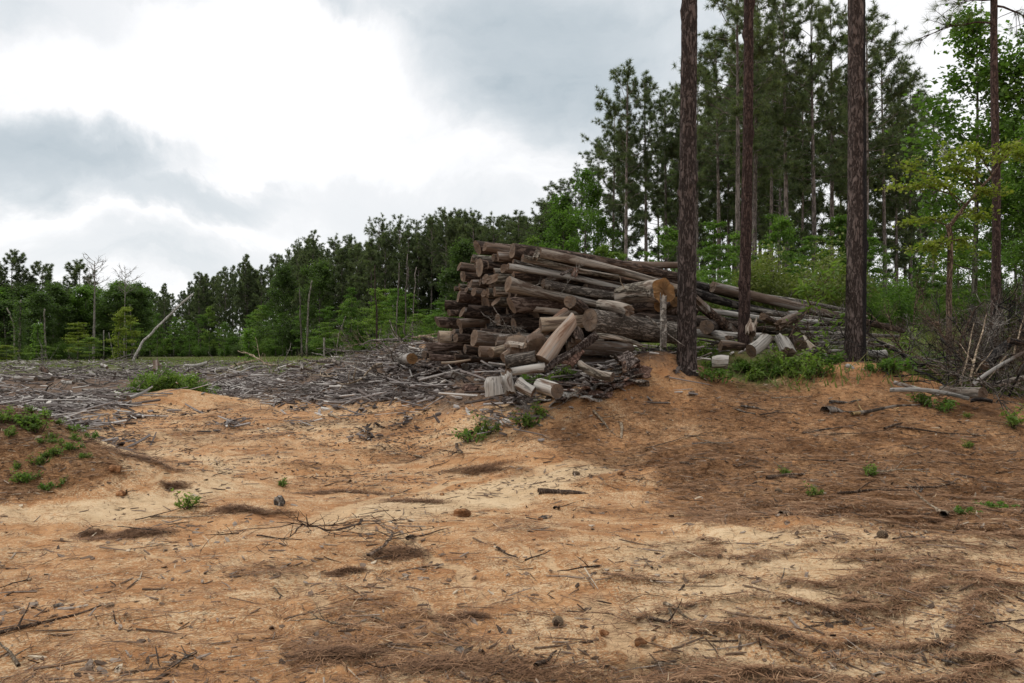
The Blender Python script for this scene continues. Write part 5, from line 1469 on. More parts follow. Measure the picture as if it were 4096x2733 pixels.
for i in range(4):                        # slim young trees in fresh leaf
    tb, cb = broad_meshes(440 + i, H=7, r0=0.045, Rc=1.6, nb=22, nl=5200, L=0.13, w=0.09, cs=0.16, clump=0.24, layered=True)
    proto('young%d' % i, 'young_tree', tb, cb, 'pale_trunk', 'leaf_light')
    PROTO['youngd%d' % i] = ('young_tree', PROTO['young%d' % i][1], cb.mesh('crown', MAT['leaf']), 'trunk', 'crown')
    PROTO['youngy%d' % i] = ('young_tree', PROTO['young%d' % i][1], cb.mesh('crown', MAT['leaf_yellow']), 'trunk', 'crown')
for i in range(3):
    tb, cb = bush_meshes(460 + i, 1.3, 1.5, 9000, 0.068, 0.047)
    proto('shrub%d' % i, 'shrub', tb, cb, 'pale_trunk', 'leaf', 'stem', 'foliage')
    PROTO['shrubo%d' % i] = ('shrub', PROTO['shrub%d' % i][1], cb.mesh('foliage', MAT['olive']), 'stem', 'foliage')
    PROTO['shrubl%d' % i] = ('shrub', PROTO['shrub%d' % i][1], cb.mesh('foliage', MAT['leaf_light']), 'stem', 'foliage')
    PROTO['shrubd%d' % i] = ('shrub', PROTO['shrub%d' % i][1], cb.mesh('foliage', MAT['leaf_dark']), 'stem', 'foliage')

def top_height(u, v, Y, x=None):
    P = ray(u, v, Y)
    return P[0], P[2] - hz(P[0], Y)

def at_top(key, u2, v2, Y, Hp, label, cat, group=None, **kw):
    """A tree standing Y metres off whose top reaches picture row v2 (2350-wide picture coordinates)."""
    u, v = p5(u2, v2)
    x, Ht = top_height(u, v, Y)
    s = max(0.3, Ht / Hp)
    sh = kw.pop('wide', None)
    return plant(key, x, Y, label, cat, group, s=sh or min(s, 1.25), sz=s, **kw)

# ---- the standing pines nearest to the viewer
def near_pine(u, v, Y, r0, H, label, mat, seed, top_u=None, low_branch=False):
    P = ray(u, v, Y)
    rng = np.random.default_rng(seed)
    root = empty('pine_tree', (P[0], Y, hz(P[0], Y) - 0.15))
    tb = MB()
    m, n = 260, 40
    t = np.linspace(0, 1, m) ** 1.0
    th = np.linspace(0, 2 * np.pi, n, endpoint=False)
    T, TH = np.meshgrid(t, th, indexing='ij')
    zz = T * H * 0.75
    rad = r0 * (1 - 0.42 * T) * (1 + 0.22 * np.exp(-zz / 0.3) * (1 + 0.5 * np.sin(TH * 5 + seed)) + 0.06 * np.exp(-zz / 2.0))
    c, s = np.cos(TH), np.sin(TH)
    # bark plates: worn ridges between deep furrows, longer than wide
    wob = 0.35 * vnoise(c * 4, s * 4, zz * 3.0, seed)
    fur = np.abs(vnoise(c * 5.2 + wob, s * 5.2 + wob, zz * 1.7, seed + 1))
    fur2 = np.abs(vnoise(c * 9 + wob, s * 9, zz * 7.5, seed + 2))
    plate_h = sstep(np.minimum(fur * 1.3, fur2 * 1.6 + 0.08), 0.0, 0.24)
    rad = rad + 0.020 * plate_h + 0.006 * vnoise(c * 14, s * 14, zz * 16, seed + 3) + 0.012 * vnoise(c * 1.5, s * 1.5, zz * 0.7, seed + 4)
    for i in range(9):
        kz, ka = rng.uniform(1.5, H * 0.7), rng.random() * 6.28
        dd = ((zz - kz) / 0.10) ** 2 + (np.arctan2(np.sin(TH - ka), np.cos(TH - ka)) / 0.35) ** 2
        rad = rad + 0.04 * np.exp(-dd)
    lean = ((top_u - u) / F * Y / (v / F * Y)) if top_u is not None else 0.0
    bx = lean * zz + 0.05 * np.sin(zz * 0.35 + seed); bx = bx - bx[0:1]
    v_ = np.stack([bx + rad * c, rad * s + 0.03 * np.sin(zz * 0.3), zz], -1)
    quad_rings(tb, v_)
    tr = tb.build('trunk', MAT[mat], root, smooth=True)
    # limbs and crown, high above
    lb, cb = MB(), MB()
    C, D = [], []
    z0 = H * 0.75; x0 = float(bx[-1].mean())
    pt = np.array([(x0, 0.03 * math.sin(z0 * 0.3), z0 - 0.1), (x0, 0, (z0 + H) / 2), (x0, 0, H)])
    lb.tube(pt, (r0 * 0.59, r0 * 0.4, 0.03), 10)
    nb = 40
    for i in range(nb):
        f = (i + rng.random()) / nb
        Lb = (2.9 * (1 - 0.75 * f)) * rng.uniform(0.6, 1.1)
        az = i * 2.399; el = 0.0 + 0.9 * f + rng.normal(0, 0.12)
        d = np.array((math.cos(az) * math.cos(el), math.sin(az) * math.cos(el), math.sin(el)))
        pts = limb(lb, (x0, 0, z0 * 0.97 + (H - z0) * f), d, Lb, 0.04, rng, 0.4, 0.12)
        for j in range(14):
            q = rng.uniform(0.35, 1.0) * 5
            b = np.array([np.interp(q, np.arange(6), pts[:, a]) for a in range(3)])
            sd = unit(d + rng.normal(0, 0.7, 3)); e = b + sd * rng.uniform(0.2, 0.6)
            lb.tube(np.array([b, (b + e) / 2, e]), (0.011, 0.009, 0.006), 4, caps=False)
            C.append(e); D.append(sd)
    lb.build('limbs', MAT['trunk_thin'], root, smooth=True)
    tufts(cb, np.array(C), np.array(D), rng, 26, 0.22, 0.012)
    cb.build('crown', MAT['pine'], root)
    tag(root, label, 'pine tree', 'standing pines by the log pile')
    return root

TREE1 = near_pine(687.0, 369, 13.95, 0.141, 21, 'straight pine with thick plated bark on the spoil mound in front of the log pile', 'trunk', 11, 685.5)
TREE2 = near_pine(743.5, 349, 16.5, 0.095, 20, 'slimmer reddish pine standing among the chunks, between the two thick barked pines', 'trunk_thin', 12, 746.0)
TREE3 = near_pine(854.5, 369, 15.2, 0.166, 21, 'thickest pine, with bark near black on one side, standing on the eastern spoil mound', 'trunk_dark_side', 13, 858.0)

def edge_pine():
    """The pine at the picture's right border with one long needled bough reaching out."""
    Y = 20.0
    P = ray(993, 300, Y)
    rng = np.random.default_rng(77)
    root = empty('pine_tree', (P[0], Y, hz(P[0], Y) - 0.1))
    tb, lb, cb = MB(), MB(), MB()
    m = 60
    zz = np.linspace(0, 15, m)
    pts = np.stack([0.012 * zz + 0.08 * np.sin(zz * 0.5), 0.05 * np.sin(zz * 0.4), zz], -1)
    tb.tube(pts, 0.115 * (1 - 0.5 * zz / 15) * (1 + 0.3 * np.exp(-zz / 0.3)), 14, wob=0.12, seed=4)
    tb.build('trunk', MAT['trunk_thin'], root, smooth=True)
    C, D = [], []
    def bough(z0, d, L, lift, k, r=0.03):
        b0 = np.array((0.012 * z0, 0, z0))
        q = limb(lb, b0, d, L, r, rng, lift, 0.10, 8, 5, 0.2)
        for j in range(k):
            f = rng.uniform(0.3, 1.0) * 7
            b = np.array([np.interp(f, np.arange(8), q[:, a]) for a in range(3)])
            sd = unit(np.array(d) + rng.normal(0, 0.55, 3) + np.array((0, 0, -0.15)))
            e = b + sd * rng.uniform(0.2, 0.65)
            lb.tube(np.array([b, (b + e) / 2 + (0, 0, 0.03), e]), (0.010, 0.008, 0.006), 4, caps=False)
            C.append(e); D.append(sd)
    zt = ray(993, 22, Y)[2] - root.location.z
    bough(zt - 0.05, (-0.95, -0.1, -0.15), 2.0, -0.35, 16)
    bough(zt + 0.55, (-0.9, -0.2, 0.1), 1.4, -0.3, 12)
    bough(zt + 0.4, (0.8, 0.3, 0.1), 1.7, -0.2, 14)
    for i in range(34):
        az = i * 2.399
        bough(zt + 1.2 + i * 0.16, (math.cos(az), math.sin(az), 0.1 + i * 0.02), 2.2 - i * 0.05, 0.3, 11)
    lb.build('limbs', MAT['trunk_thin'], root, smooth=True)
    tufts(cb, np.array(C), np.array(D), rng, 46, 0.26, 0.009, spread=0.8)
    cb.build('crown', MAT['pine'], root)
    tag(root, 'slim pine at the right border with one long needled bough reaching out against the sky', 'pine tree', 'standing pines by the log pile')
edge_pine()

# ---- the pine wood at the right: front rank, picked out trunk by trunk
def build_right_wood():
    G = 'pines of the wood behind the log pile'
    front = [  # top x, top y, distance, model, words
        (1437, 165, 55, 0, 'tallest pine of the group over the crest of the log pile, against the cloud'),
        (1482, 190, 57, 1, 'second tall pine over the crest of the log pile, just east of the tallest'),
        (1405, 262, 60, 3, 'pine leaning into the western edge of the group over the log pile'),
        (1527, 232, 60, 2, 'lower pine between the tall group and the first near trunk'),
        (1556, 215, 62, 4, 'pine whose crown shows on both sides of the first near trunk'),
        (1372, 335, 66, 5, 'short pine at the western end of the group over the log pile'),
        (1318, 425, 74, 3, 'small pine farther back where the wood drops behind the log pile'),
        (1650, 105, 50, 5, 'pine with a spreading crown between the first and second near trunks'),
        (1690, -60, 42, 2, 'tall pine right behind the second near trunk, its crown cut off at the top'),
        (1730, -10, 47, 0, 'pine with an open crown just east of the second near trunk'),
        (1806, 5, 45, 1, 'tall pale trunked pine half way between the second and third near trunks'),
        (1870, 14, 44, 0, 'tall straight pale pine left of the third near trunk'),
        (1905, 38, 50, 4, 'pine with a thin trunk squeezed next to the third near trunk'),
        (1985, 55, 48, 2, 'pine whose round crown shows just east of the third near trunk'),
        (2030, 120, 52, 3, 'pine with a sparse crown and thin bare trunk east of the third near trunk'),
        (2090, 215, 55, 5, 'lower pine in the dip of the skyline east of the third near trunk'),
        (2140, 235, 60, 1, 'lowest pine in the dip of the skyline beside the broadleaf tree'),
        (1770, 120, 58, 3, 'shorter pine deep behind the pale trunked pair'),
        (1600, 165, 57, 1, 'pine just east of the first near trunk with low dead boughs')]
    for k, (u2, v2, Y, mi, lab) in enumerate(front):
        at_top('pine%d' % mi, u2, v2, Y, 20.0, lab, 'pine tree', G, rz=k * 1.3)
    rng = random.Random(17)
    n = 0
    while n < 46:                     # inner ranks
        Y = rng.uniform(52, 105); u = rng.uniform(565, 1180)
        x = (u - CX) / F * Y
        skyl = np.interp(u / 0.43574, [1300, 1380, 1440, 1560, 1650, 1900, 2000, 2120, 2250, 2700], [470, 330, 205, 260, 140, 120, 150, 260, 200, 100])
        v2 = skyl + rng.uniform(30, 130)
        at_top('farpine%d' % (n % 4), u / 0.43574, v2, Y, 18.0, 'dark pine deep in the wood behind the log pile', 'pine tree', 'inner pines of the wood behind the log pile', rz=rng.uniform(0, 6.28))
        n += 1
    # broadleaf trees along the front of the wood
    BG = 'broadleaf trees at the edge of the wood'
    for k, (u2, v2, Y, key, lab) in enumerate([
        (1338, 385, 58, 'edge0', 'fresh green broadleaf tree at the foot of the tall pines over the log pile'),
        (1290, 440, 66, 'edge1', 'green broadleaf tree behind the highest logs of the pile, west of the fresh green one'),
        (1385, 490, 60, 'edge2', 'rounded green tree under the tall pines just over the log pile'),
        (1270, 475, 74, 'broad0', 'dark green tree where the tall wood begins above the log pile'),
        (2230, 20, 28, 'edge2', 'tall leafy tree at the right border, crown against the sky behind the slim pine'),
        (2345, 60, 27, 'edge0', 'broad leafy tree cut off by the right border'),
        (2200, 420, 38, 'edge1', 'green tree in shade under the tall leafy tree at the right border'),
        (1985, 500, 42, 'edge2', 'green tree showing just east of the third near trunk'),
        (2380, 260, 25, 'edge2', 'green tree just beyond the right border'),
        (2470, 100, 27, 'edge1', 'tall green tree outside the right border'),
        (2300, 420, 27, 'edge0', 'low green tree behind the brush pile'),
        (1425, 568, 44, 'youngl0', 'bright green young tree peeping over the crest of the log pile'),
        (1225, 536, 62, 'youngl1', 'light green young tree behind the top corner of the log pile'),
        (1385, 556, 50, 'youngl2', 'green young tree behind the crest of the log pile')]):
        at_top(key.replace('youngl', 'young'), u2, v2, Y, 10.0 if key.startswith('edge') else 7.0 if key.startswith('young') else 13.0, lab, 'young tree' if key.startswith('young') else 'broadleaf tree', BG, rz=k * 0.9)
    YG = 'young trees along the edge of the wood'
    rng = random.Random(21)
    for k in range(26):
        u2 = rng.uniform(1480, 2420); Y = rng.uniform(30, 44)
        v2 = rng.uniform(470, 600)
        key = rng.choice(['young%d', 'youngd%d', 'youngd%d', 'youngd%d']) % (k % 4)
        at_top(key, u2, v2, Y, 7.0, 'slender young tree in leaf under the pines of the wood', 'young tree', YG, rz=rng.uniform(0, 6))
    SG = 'shrubs under the pines of the wood'
    for k in range(66):
        u2 = rng.uniform(1240, 2500)
        Y = rng.uniform(29, 52) if u2 > 1560 else rng.uniform(42, 62)
        x = (u2 * 0.43574 - CX) / F * Y
        kind = rng.choice(['shrub', 'shrubo', 'shrubo', 'shrubd', 'shrubl']) + str(k % 3)
        s = rng.uniform(0.6, 1.3) * Y / 38 * (0.62 if u2 > 1750 else 1.0)
        plant(kind, x, Y, 'leafy shrub in the undergrowth of the pine wood', 'shrub', SG, s=s, rz=rng.uniform(0, 6))
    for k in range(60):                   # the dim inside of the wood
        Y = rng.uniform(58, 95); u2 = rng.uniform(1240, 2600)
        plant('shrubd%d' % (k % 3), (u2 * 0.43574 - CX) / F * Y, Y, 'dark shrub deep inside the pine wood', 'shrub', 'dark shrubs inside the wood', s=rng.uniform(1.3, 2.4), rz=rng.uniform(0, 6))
    for k, (u2, v2, Y, key, lab) in enumerate([
        (1790, 590, 31, 'shrubo0', 'olive green thicket between the second and third near trunks'),
        (1700, 615, 30, 'shrubo1', 'olive green bush behind the second near trunk'),
        (1845, 610, 30, 'shrubo2', 'yellowish olive bush behind the pale trunked pines'),
        (1990, 680, 29, 'shrub0', 'round green bush right behind the third near trunk'),
        (2090, 640, 30, 'shrub1', 'green bush with white blossom flecks at the foot of the wood'),
        (1640, 620, 32, 'shrub1', 'tall green bush between the first and second near trunks')]):
        u, v = p5(u2, v2)
        x, Ht = top_height(u, v, Y)
        plant(key, x, Y, lab, 'shrub', None, s=max(0.5, Ht / 1.55), rz=k)
build_right_wood()

# ---- the long treeline across the clearing
def edgeY(u2):
    return float(np.interp(u2, [-400, 0, 250, 310, 450, 560, 700, 850, 950, 1100, 1240, 1300], [135, 130, 128, 200, 185, 160, 128, 105, 95, 85, 75, 70]))

def build_treeline():
    rng = random.Random(44)
    G = 'pines of the treeline across the clearing'
    prof_x = [310, 380, 440, 460, 520, 565, 600, 640, 680, 718, 740, 775, 805, 840, 868, 915, 950, 985, 1030, 1080, 1130, 1190, 1240, 1262, 1290]
    prof_y = [665, 662, 660, 640, 625, 597, 622, 600, 572, 548, 590, 560, 555, 572, 520, 515, 522, 510, 495, 500, 515, 505, 512, 470, 430]
    def sk(u): return float(np.interp(u, prof_x, prof_y))
    for k, (u2, v2) in enumerate(zip(prof_x, prof_y)):
        at_top('farpine%d' % (k % 4) if v2 > 590 else 'pine%d' % (k % 6), u2 + rng.uniform(-6, 6), v2 - 8, edgeY(u2) + 4, 18.0 if v2 > 590 else 20.0,
               'dark pine standing out on the treeline skyline across the clearing', 'pine tree', 'skyline pines across the clearing', rz=rng.uniform(0, 6), wide=rng.uniform(0.75, 1.0))
    for k in range(135):
        u2 = rng.uniform(300, 1280)
        Y = edgeY(u2) + rng.uniform(-1, 32) * (0.6 if u2 > 700 else 1.0)
        at_top('farpine%d' % (k % 4), u2, sk(u2) + rng.uniform(-4, 28), Y, 18.0, 'dark pine in the dense treeline across the clearing', 'pine tree', G, rz=rng.uniform(0, 6), wide=rng.uniform(0.75, 1.05))
    # deciduous trees and saplings along its foot
    for k, (u2, v2, key, lab) in enumerate([
        (655, 606, 'broad0', 'round olive green tree with a forked pale trunk in the middle of the treeline'),
        (735, 600, 'broad1', 'wide green tree next to the forked one in the middle of the treeline'),
        (1060, 552, 'broad2', 'light green tall tree rising just left of the log pile'),
        (1120, 580, 'broad1', 'light green tree right behind the left corner of the log pile'),
        (1160, 570, 'broad3', 'green tree behind the top of the log pile corner')]):
        at_top(key, u2, v2, edgeY(u2) - 6, 13.0, lab, 'broadleaf tree', 'broadleaf trees in the treeline', rz=k)
    for k in range(52):
        u2 = rng.uniform(320, 1250)
        Y = edgeY(u2) - rng.uniform(4, 16)
        v2 = rng.uniform(690, 775) - 40 * (u2 > 800) - 30 * (u2 > 1050)
        key = rng.choice(['young%d', 'youngd%d', 'youngd%d']) % (k % 4)
        at_top(key, u2, v2, Y, 7.0, 'small light green tree at the foot of the treeline across the clearing', 'young tree', 'small trees at the foot of the treeline', rz=rng.uniform(0, 6), wide=rng.uniform(0.8, 1.5))
    for k in range(60):
        u2 = rng.uniform(-30, 1250)
        Y = edgeY(u2) - rng.uniform(2, 15)
        x = (u2 * 0.43574 - CX) / F * Y
        kind = rng.choice(['shrub', 'shrubd', 'shrubl']) + str(k % 3)
        plant(kind, x, Y, 'shrub at the foot of the treeline across the clearing', 'shrub', 'shrubs at the foot of the treeline', s=rng.uniform(0.8, 2.0), rz=rng.uniform(0, 6))
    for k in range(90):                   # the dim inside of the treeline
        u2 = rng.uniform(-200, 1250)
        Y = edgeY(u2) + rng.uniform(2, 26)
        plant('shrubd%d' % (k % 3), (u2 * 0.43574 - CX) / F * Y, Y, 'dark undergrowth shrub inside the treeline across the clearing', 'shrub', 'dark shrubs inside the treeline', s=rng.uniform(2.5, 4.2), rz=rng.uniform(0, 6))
    at_top('young0', 868, 652, 62, 7.0, 'brightest green young tree beside the bare snag left of the log pile', 'young tree', None, wide=1.0)
    at_top('young1', 955, 715, 66, 7.0, 'light green young tree between the bright one and the log pile', 'young tree', None, wide=0.9)
    at_top('youngd2', 1000, 715, 60, 7.0, 'green young tree touching the left end of the log pile', 'young tree', None, wide=0.8)
    at_top('young3', 745, 735, 90, 7.0, 'light green young tree at the forest foot in the middle of the clearing', 'young tree', None, wide=1.1)
    # the mixed wood at the far left
    for k, (u2, v2) in enumerate([(-40, 600), (28, 590), (62, 640), (100, 614), (182, 612), (140, 655), (-120, 590), (-220, 610)]):
        at_top('oldpine%d' % (k % 3), u2, v2, 138 + k, 18.0, 'round headed dark pine topping the mixed wood at the far left', 'pine tree', 'round headed pines at the far left', rz=k * 1.1, wide=1.0)
    for k in range(34):
        u2 = rng.uniform(-260, 318)
        Y = rng.uniform(120, 150)
        v2 = rng.uniform(638, 700) + (10 if u2 > 285 else 0)
        key = rng.choice(['broad%d', 'broad%d', 'broadg%d']) % (k % 4)
        at_top(key, u2, v2, Y, 13.0, 'leafy green tree in the mixed wood at the far left', 'broadleaf tree', 'leafy trees of the mixed wood at the far left', rz=rng.uniform(0, 6), wide=rng.uniform(1.0, 1.5))
    for k, (u2, v2, Y, key, lab) in enumerate([
        (178, 735, 100, 'youngy0', 'yellow green young tree with flat layered boughs in front of the far left wood'),
        (205, 770, 98, 'young1', 'smaller yellow green tree beside the layered one at the far left'),
        (290, 700, 96, 'youngy2', 'yellowing slender tree beside the leaning bare trunk'),
        (305, 735, 99, 'young3', 'light green slender tree right beside the leaning bare trunk'),
        (15, 790, 95, 'youngy1', 'low yellow green tree at the left border of the clearing'),
        (95, 800, 97, 'young2', 'low light green sapling near the white trunk at the far left')]):
        at_top(key, u2, v2, Y, 7.0, lab, 'young tree', 'yellow green trees in front of the far left wood', rz=k, wide=1.2 if k != 0 else 1.3)
build_treeline()

# ---- dead, leaning and vine clad trunks
def build_snags():
    tb, bb = dead_meshes(501, 16.0, 0.19, 0.68, 2.3, 20)
    proto('dead0', 'dead_tree', tb, bb, 'dead', 'dead', 'trunk', 'bare_crown')
    tb, bb = dead_meshes(502, 14.0, 0.14, 0.72, 2.2, 18)
    proto('dead1', 'dead_tree', tb, bb, 'dead', 'dead', 'trunk', 'bare_crown')
    at_top('dead0', 215, 598, 108, 16.0, 'tall dead grey tree with a bare crown rising above the far left wood', 'dead tree', None, rz=1, wide=1.0)
    at_top('dead1', 285, 622, 122, 14.0, 'second bare crowned dead tree, shorter and behind the leafy wood at the left', 'dead tree', None, rz=2, wide=1.0)
    def pole(pts2, Y, D0, D1, label, mat='dead', name='dead_tree', dY=0.0, vine=None):
        pts = np.array([ray(u, v, Y + dY * i / max(1, len(pts2) - 1)) for i, (u, v) in enumerate(pts2)])
        t = np.linspace(0, 1, 5 * len(pts)); k = np.linspace(0, 1, len(pts))
        q = np.stack([np.interp(t, k, pts[:, a]) for a in range(3)], -1)
        q = q + 0.06 * np.stack([fbm(t * 9, t * 0, seed=int(pts2[0][0])), fbm(t * 9, t * 0 + 5, seed=3), 0 * t], -1) * (np.linalg.norm(pts[-1] - pts[0]) / 8)
        q[0, 2] -= 0.2
        mb = MB(); mb.tube(q, np.linspace(D0, D1, len(q)) * 0.62 / F * Y / 2, 9, wob=0.12, seed=5)
        org = q[0].copy()
        for v in mb.v: v -= org
        root = empty(name, tuple(org))
        mb.build('trunk', MAT[mat], root, smooth=True)
        if vine:
            rng = np.random.default_rng(int(pts2[0][0] * 3))
            n = vine[1]
            f = rng.random(n)
            c = np.stack([np.interp(f, t, q[:, a] - org[a]) for a in range(3)], -1) + rng.normal(0, 1, (n, 3)) * np.array((vine[2], vine[2], 0.15)) * (0.5 + 0.8 * (vnoise(f * 9, f * 0, seed=8)[:, None] * 0.5 + 0.5))
            lb = MB(); leaves(lb, c, rng, 0.28, 0.2, rng.random(n) * 0.6 + 0.2)
            lb.build('ivy', MAT[vine[0]], root)
        tag(root, label, 'dead tree' if name == 'dead_tree' else 'tree')
        return root
    pole([z2(1180, 1118), z2(1290, 920), z2(1440, 775), z2(1590, 625), z2(1730, 505)], 80, 4.0, 3.6, 'bare pale trunk leaning far over to the right out of the clearing', 'bleached', dY=3)
    pole([z3n(1362, 1340), z3n(1352, 900), z3n(1342, 585)], 58, 3.0, 1.5, 'bare broken snag standing behind the bright green young tree left of the log pile', 'trunk_thin')
    pole([z2(412, 1105), z2(400, 860), z2(398, 640)], 104, 2.8, 2.2, 'white standing trunk in front of the far left wood', 'pale_trunk', 'bare_tree')
    pole([z2(135, 1100), z2(125, 800), z2(95, 700), z2(60, 630)], 104, 2.8, 1.8, 'curved pale trunk near the left border, bending to the left', 'pale_trunk', 'bare_tree')
    pole([z2(170, 1110), z2(180, 800), z2(185, 560)], 102, 4.5, 2.5, 'ivy covered trunk near the left border', 'pale_trunk', 'ivy_tree', vine=('leaf_dark', 1300, 0.5))
    pole([z2(325, 1110), z2(335, 900), z2(340, 765)], 98, 2.5, 1.6, 'short slim trunk wrapped in bright ivy at the far left', 'pale_trunk', 'ivy_tree', vine=('leaf', 700, 0.33))
    pole([z2(1055, 1115), z2(1060, 900), z2(1090, 690)], 96, 2.4, 1.4, 'snag with golden green creeper beside the leaning bare trunk', 'dead', 'ivy_tree', vine=('leaf_yellow', 600, 0.42))
    pole([z2(930, 1105), z2(930, 830)], 100, 2.2, 1.6, 'short broken grey stub trunk left of the leaning bare trunk', 'dead')
    pole([z2(1185, 1100), z2(1165, 600)], 98, 1.8, 1.0, 'thin bare stem just left of the foot of the leaning bare trunk', 'dead')
    pole([z2(1020, 1095), z2(975, 850)], 100, 2.0, 1.2, 'thin slanting bare stem between the stub trunk and the creeper snag', 'dead')
    pole([z3n(213, 1400), z3n(212, 1160)], 70, 1.6, 1.2, 'ivy clad stub like a green post in the middle of the clearing', 'dead', 'ivy_tree', vine=('leaf', 420, 0.24))
    pole([z3n(890, 1395), z3n(885, 1235)], 80, 3.2, 2.8, 'short broken grey stub at the forest foot in the middle of the clearing', 'dead')
    pole([z3n(995, 1385), z3n(1020, 1200), z3n(1080, 1040)], 82, 1.8, 1.0, 'thin pale stem slanting right at the forest foot', 'pale_trunk')
    pole([z3n(730, 1400), z3n(745, 900), z3n(775, 720)], 100, 3.4, 2.0, 'forked pale trunk standing out in the middle of the treeline', 'pale_trunk', 'bare_tree')
    pole([z3n(690, 1405), z3n(672, 1000), z3n(670, 800)], 98, 3.0, 1.6, 'pale trunk left of the forked one in the middle of the treeline', 'pale_trunk', 'bare_tree')
    pole([z3n(1535, 1220), z3n(1560, 560)], 78, 2.4, 1.6, 'pale straight bare trunk left of the log pile, first of a set', 'trunk_far', 'bare_tree')
    pole([z3n(1612, 1230), z3n(1635, 480)], 80, 2.4, 1.6, 'pale straight bare trunk with stubs left of the log pile', 'trunk_far', 'bare_tree')
    pole([z3n(1675, 1250), z3n(1710, 600)], 72, 2.0, 1.4, 'thin bare trunk leaning slightly right, nearest the log pile', 'trunk_far', 'bare_tree')
build_snags()
# ------------------------------------------------------------------ small trees and plants close by
def build_near_plants():
    # crooked little tree with yellow green sprays in front of the wood at the right
    Y = 19.0
    P = ray(*z5(972, 930), Y)
    org = np.array((P[0], Y, hz(P[0], Y) - 0.1))
    rng = np.random.default_rng(61)
    root = empty('small_tree', tuple(org))
    tb, cb = MB(), MB()
    def W(z, dY=0.0): return ray(z[0], z[1], Y + dY) - org
    def z7(X, Yy): return ((3000 + X / 1.425) / 4, (Yy / 1.425) / 4)
    def path(pts, r0, r1, n=7, m=20):
        pts = np.array(pts); k = np.linspace(0, 1, len(pts)); t = np.linspace(0, 1, m)
        q = np.stack([np.interp(t, k, pts[:, a]) for a in range(3)], -1)
        q[1:-1] = (q[:-2] + q[1:-1] * 2 + q[2:]) / 4
        q = q + 0.03 * np.stack([fbm(t * 7, t * 0 + r0 * 99, seed=2), fbm(t * 7, t * 0, seed=4 + int(r0 * 1e4)), fbm(t * 6, t * 0 + 3, seed=6)], -1) * t[:, None]
        tb.tube(q, np.linspace(r0, r1, m), n, wob=0.1, seed=2)
        return q
    path([(0, 0, -0.1), W(z5(972, 560)), W(z5(985, 150)), W(z5(970, 0)), W(z7(1135, 1290))], 0.075, 0.05)
    path([W(z7(1135, 1290)), W(z7(1230, 1170), 0.2), W(z7(1380, 1000), 0.4), W(z7(1540, 780), 0.6)], 0.05, 0.012)
    sprays = []
    for (a, b) in (((1230, 1170), (850, 925)), ((1150, 1110), (800, 1075)), ((1135, 1290), (880, 1270)), ((1140, 1400), (930, 1440)), ((1300, 1090), (1060, 820)),
                   ((1380, 1000), (1220, 820)), ((1135, 1330), (1010, 1530)), ((1180, 1230), (1330, 1250)), ((1420, 950), (1480, 820)), ((1250, 1150), (1420, 1100)),
                   ((1330, 1060), (1130, 960)), ((1200, 1180), (1010, 1010)), ((1450, 900), (1560, 900)), ((1150, 1370), (1290, 1440))):
        dy = rng.uniform(-0.7, 0.7)
        A, B_ = W(z7(*a)), W(z7(*b), dy)
        q = path([A, A * 0.5 + B_ * 0.5 + (0, 0, 0.18), B_], 0.018, 0.005, 4, 9)
        for j in range(16):
            f = rng.uniform(0.25, 1.0) * 8
            b0 = np.array([np.interp(f, np.arange(9), q[:, i]) for i in range(3)])
            sd = unit(rng.normal(0, 1, 3) * np.array((1, 1, 0.22)))
            e = b0 + sd * rng.uniform(0.12, 0.5)
            tb.tube(np.array([b0, (b0 + e) / 2 + (0, 0, 0.02), e]), (0.004, 0.003, 0.002), 3, caps=False)
            k = 17
            c = b0 + (e - b0) * rng.random((k, 1)) + rng.normal(0, 1, (k, 3)) * np.array((0.09, 0.09, 0.035))
            leaves(cb, c, rng, 0.085, 0.06, rng.uniform(0.15, 0.9), 0.5)
    tb.build('trunk', MAT['stick'], root, smooth=True)
    cb.build('crown', MAT['leaf_yellow'], root)
    tag(root, 'crooked little tree with yellow green layered sprays in front of the wood', 'small tree')

    # sapling with big leaves between the second and third near pines
    Y = 15.2
    P = ray(*z4(1120, 940), Y); org = np.array((P[0], Y, hz(P[0], Y)))
    root = empty('sapling', tuple(org))
    tb, cb = MB(), MB()
    def V(z, dY=0.0): return ray(z[0], z[1], Y + dY) - org
    def path2(pts, r0, r1, m=14):
        pts = np.array(pts); k = np.linspace(0, 1, len(pts)); t = np.linspace(0, 1, m)
        q = np.stack([np.interp(t, k, pts[:, a]) for a in range(3)], -1)
        q[1:-1] = (q[:-2] + q[1:-1] * 2 + q[2:]) / 4
        tb.tube(q, np.linspace(r0, r1, m), 5)
        return q
    for pts in ([(0, 0, 0), V(z4(1290, 690)), V(z4(1440, 500)), V(z4(1560, 120))],
                [V(z4(1290, 690)), V(z4(1500, 440)), V(z4(1700, 330), 0.3)],
                [(0, 0, 0), V(z4(1400, 800)), V(z4(1740, 600), 0.4)],
                [V(z4(1440, 500)), V(z4(1400, 400)), V(z4(1390, 330), -0.2)],
                [V(z4(1480, 400)), V(z4(1600, 250)), V(z4(1700, 140), 0.2)],
                [(0, 0, 0), V(z4(1010, 1030)), V(z4(920, 1090), -0.3)]):
        q = path2(pts, 0.012, 0.004)
        for f in np.linspace(0.35, 1, 9):
            b0 = np.array([np.interp(f * 13, np.arange(14), q[:, i]) for i in range(3)])
            c = b0 + rng.normal(0, 0.075, (10 if f > 0.6 else 3, 3))
            leaves(cb, c, rng, 0.15, 0.06, rng.uniform(0.2, 0.9), 0.7)
    tb.build('stem', MAT['stick'], root, smooth=True)
    cb.build('foliage', MAT['leaf_light'], root)
    tag(root, 'thin stemmed sapling with bright long leaves between the second and third near pines', 'sapling')

    # the bush on the sand mound at the left: several stems in one thicket
    tb, cb = bush_meshes(611, 0.95, 0.62, 4600, 0.085, 0.06, 34)
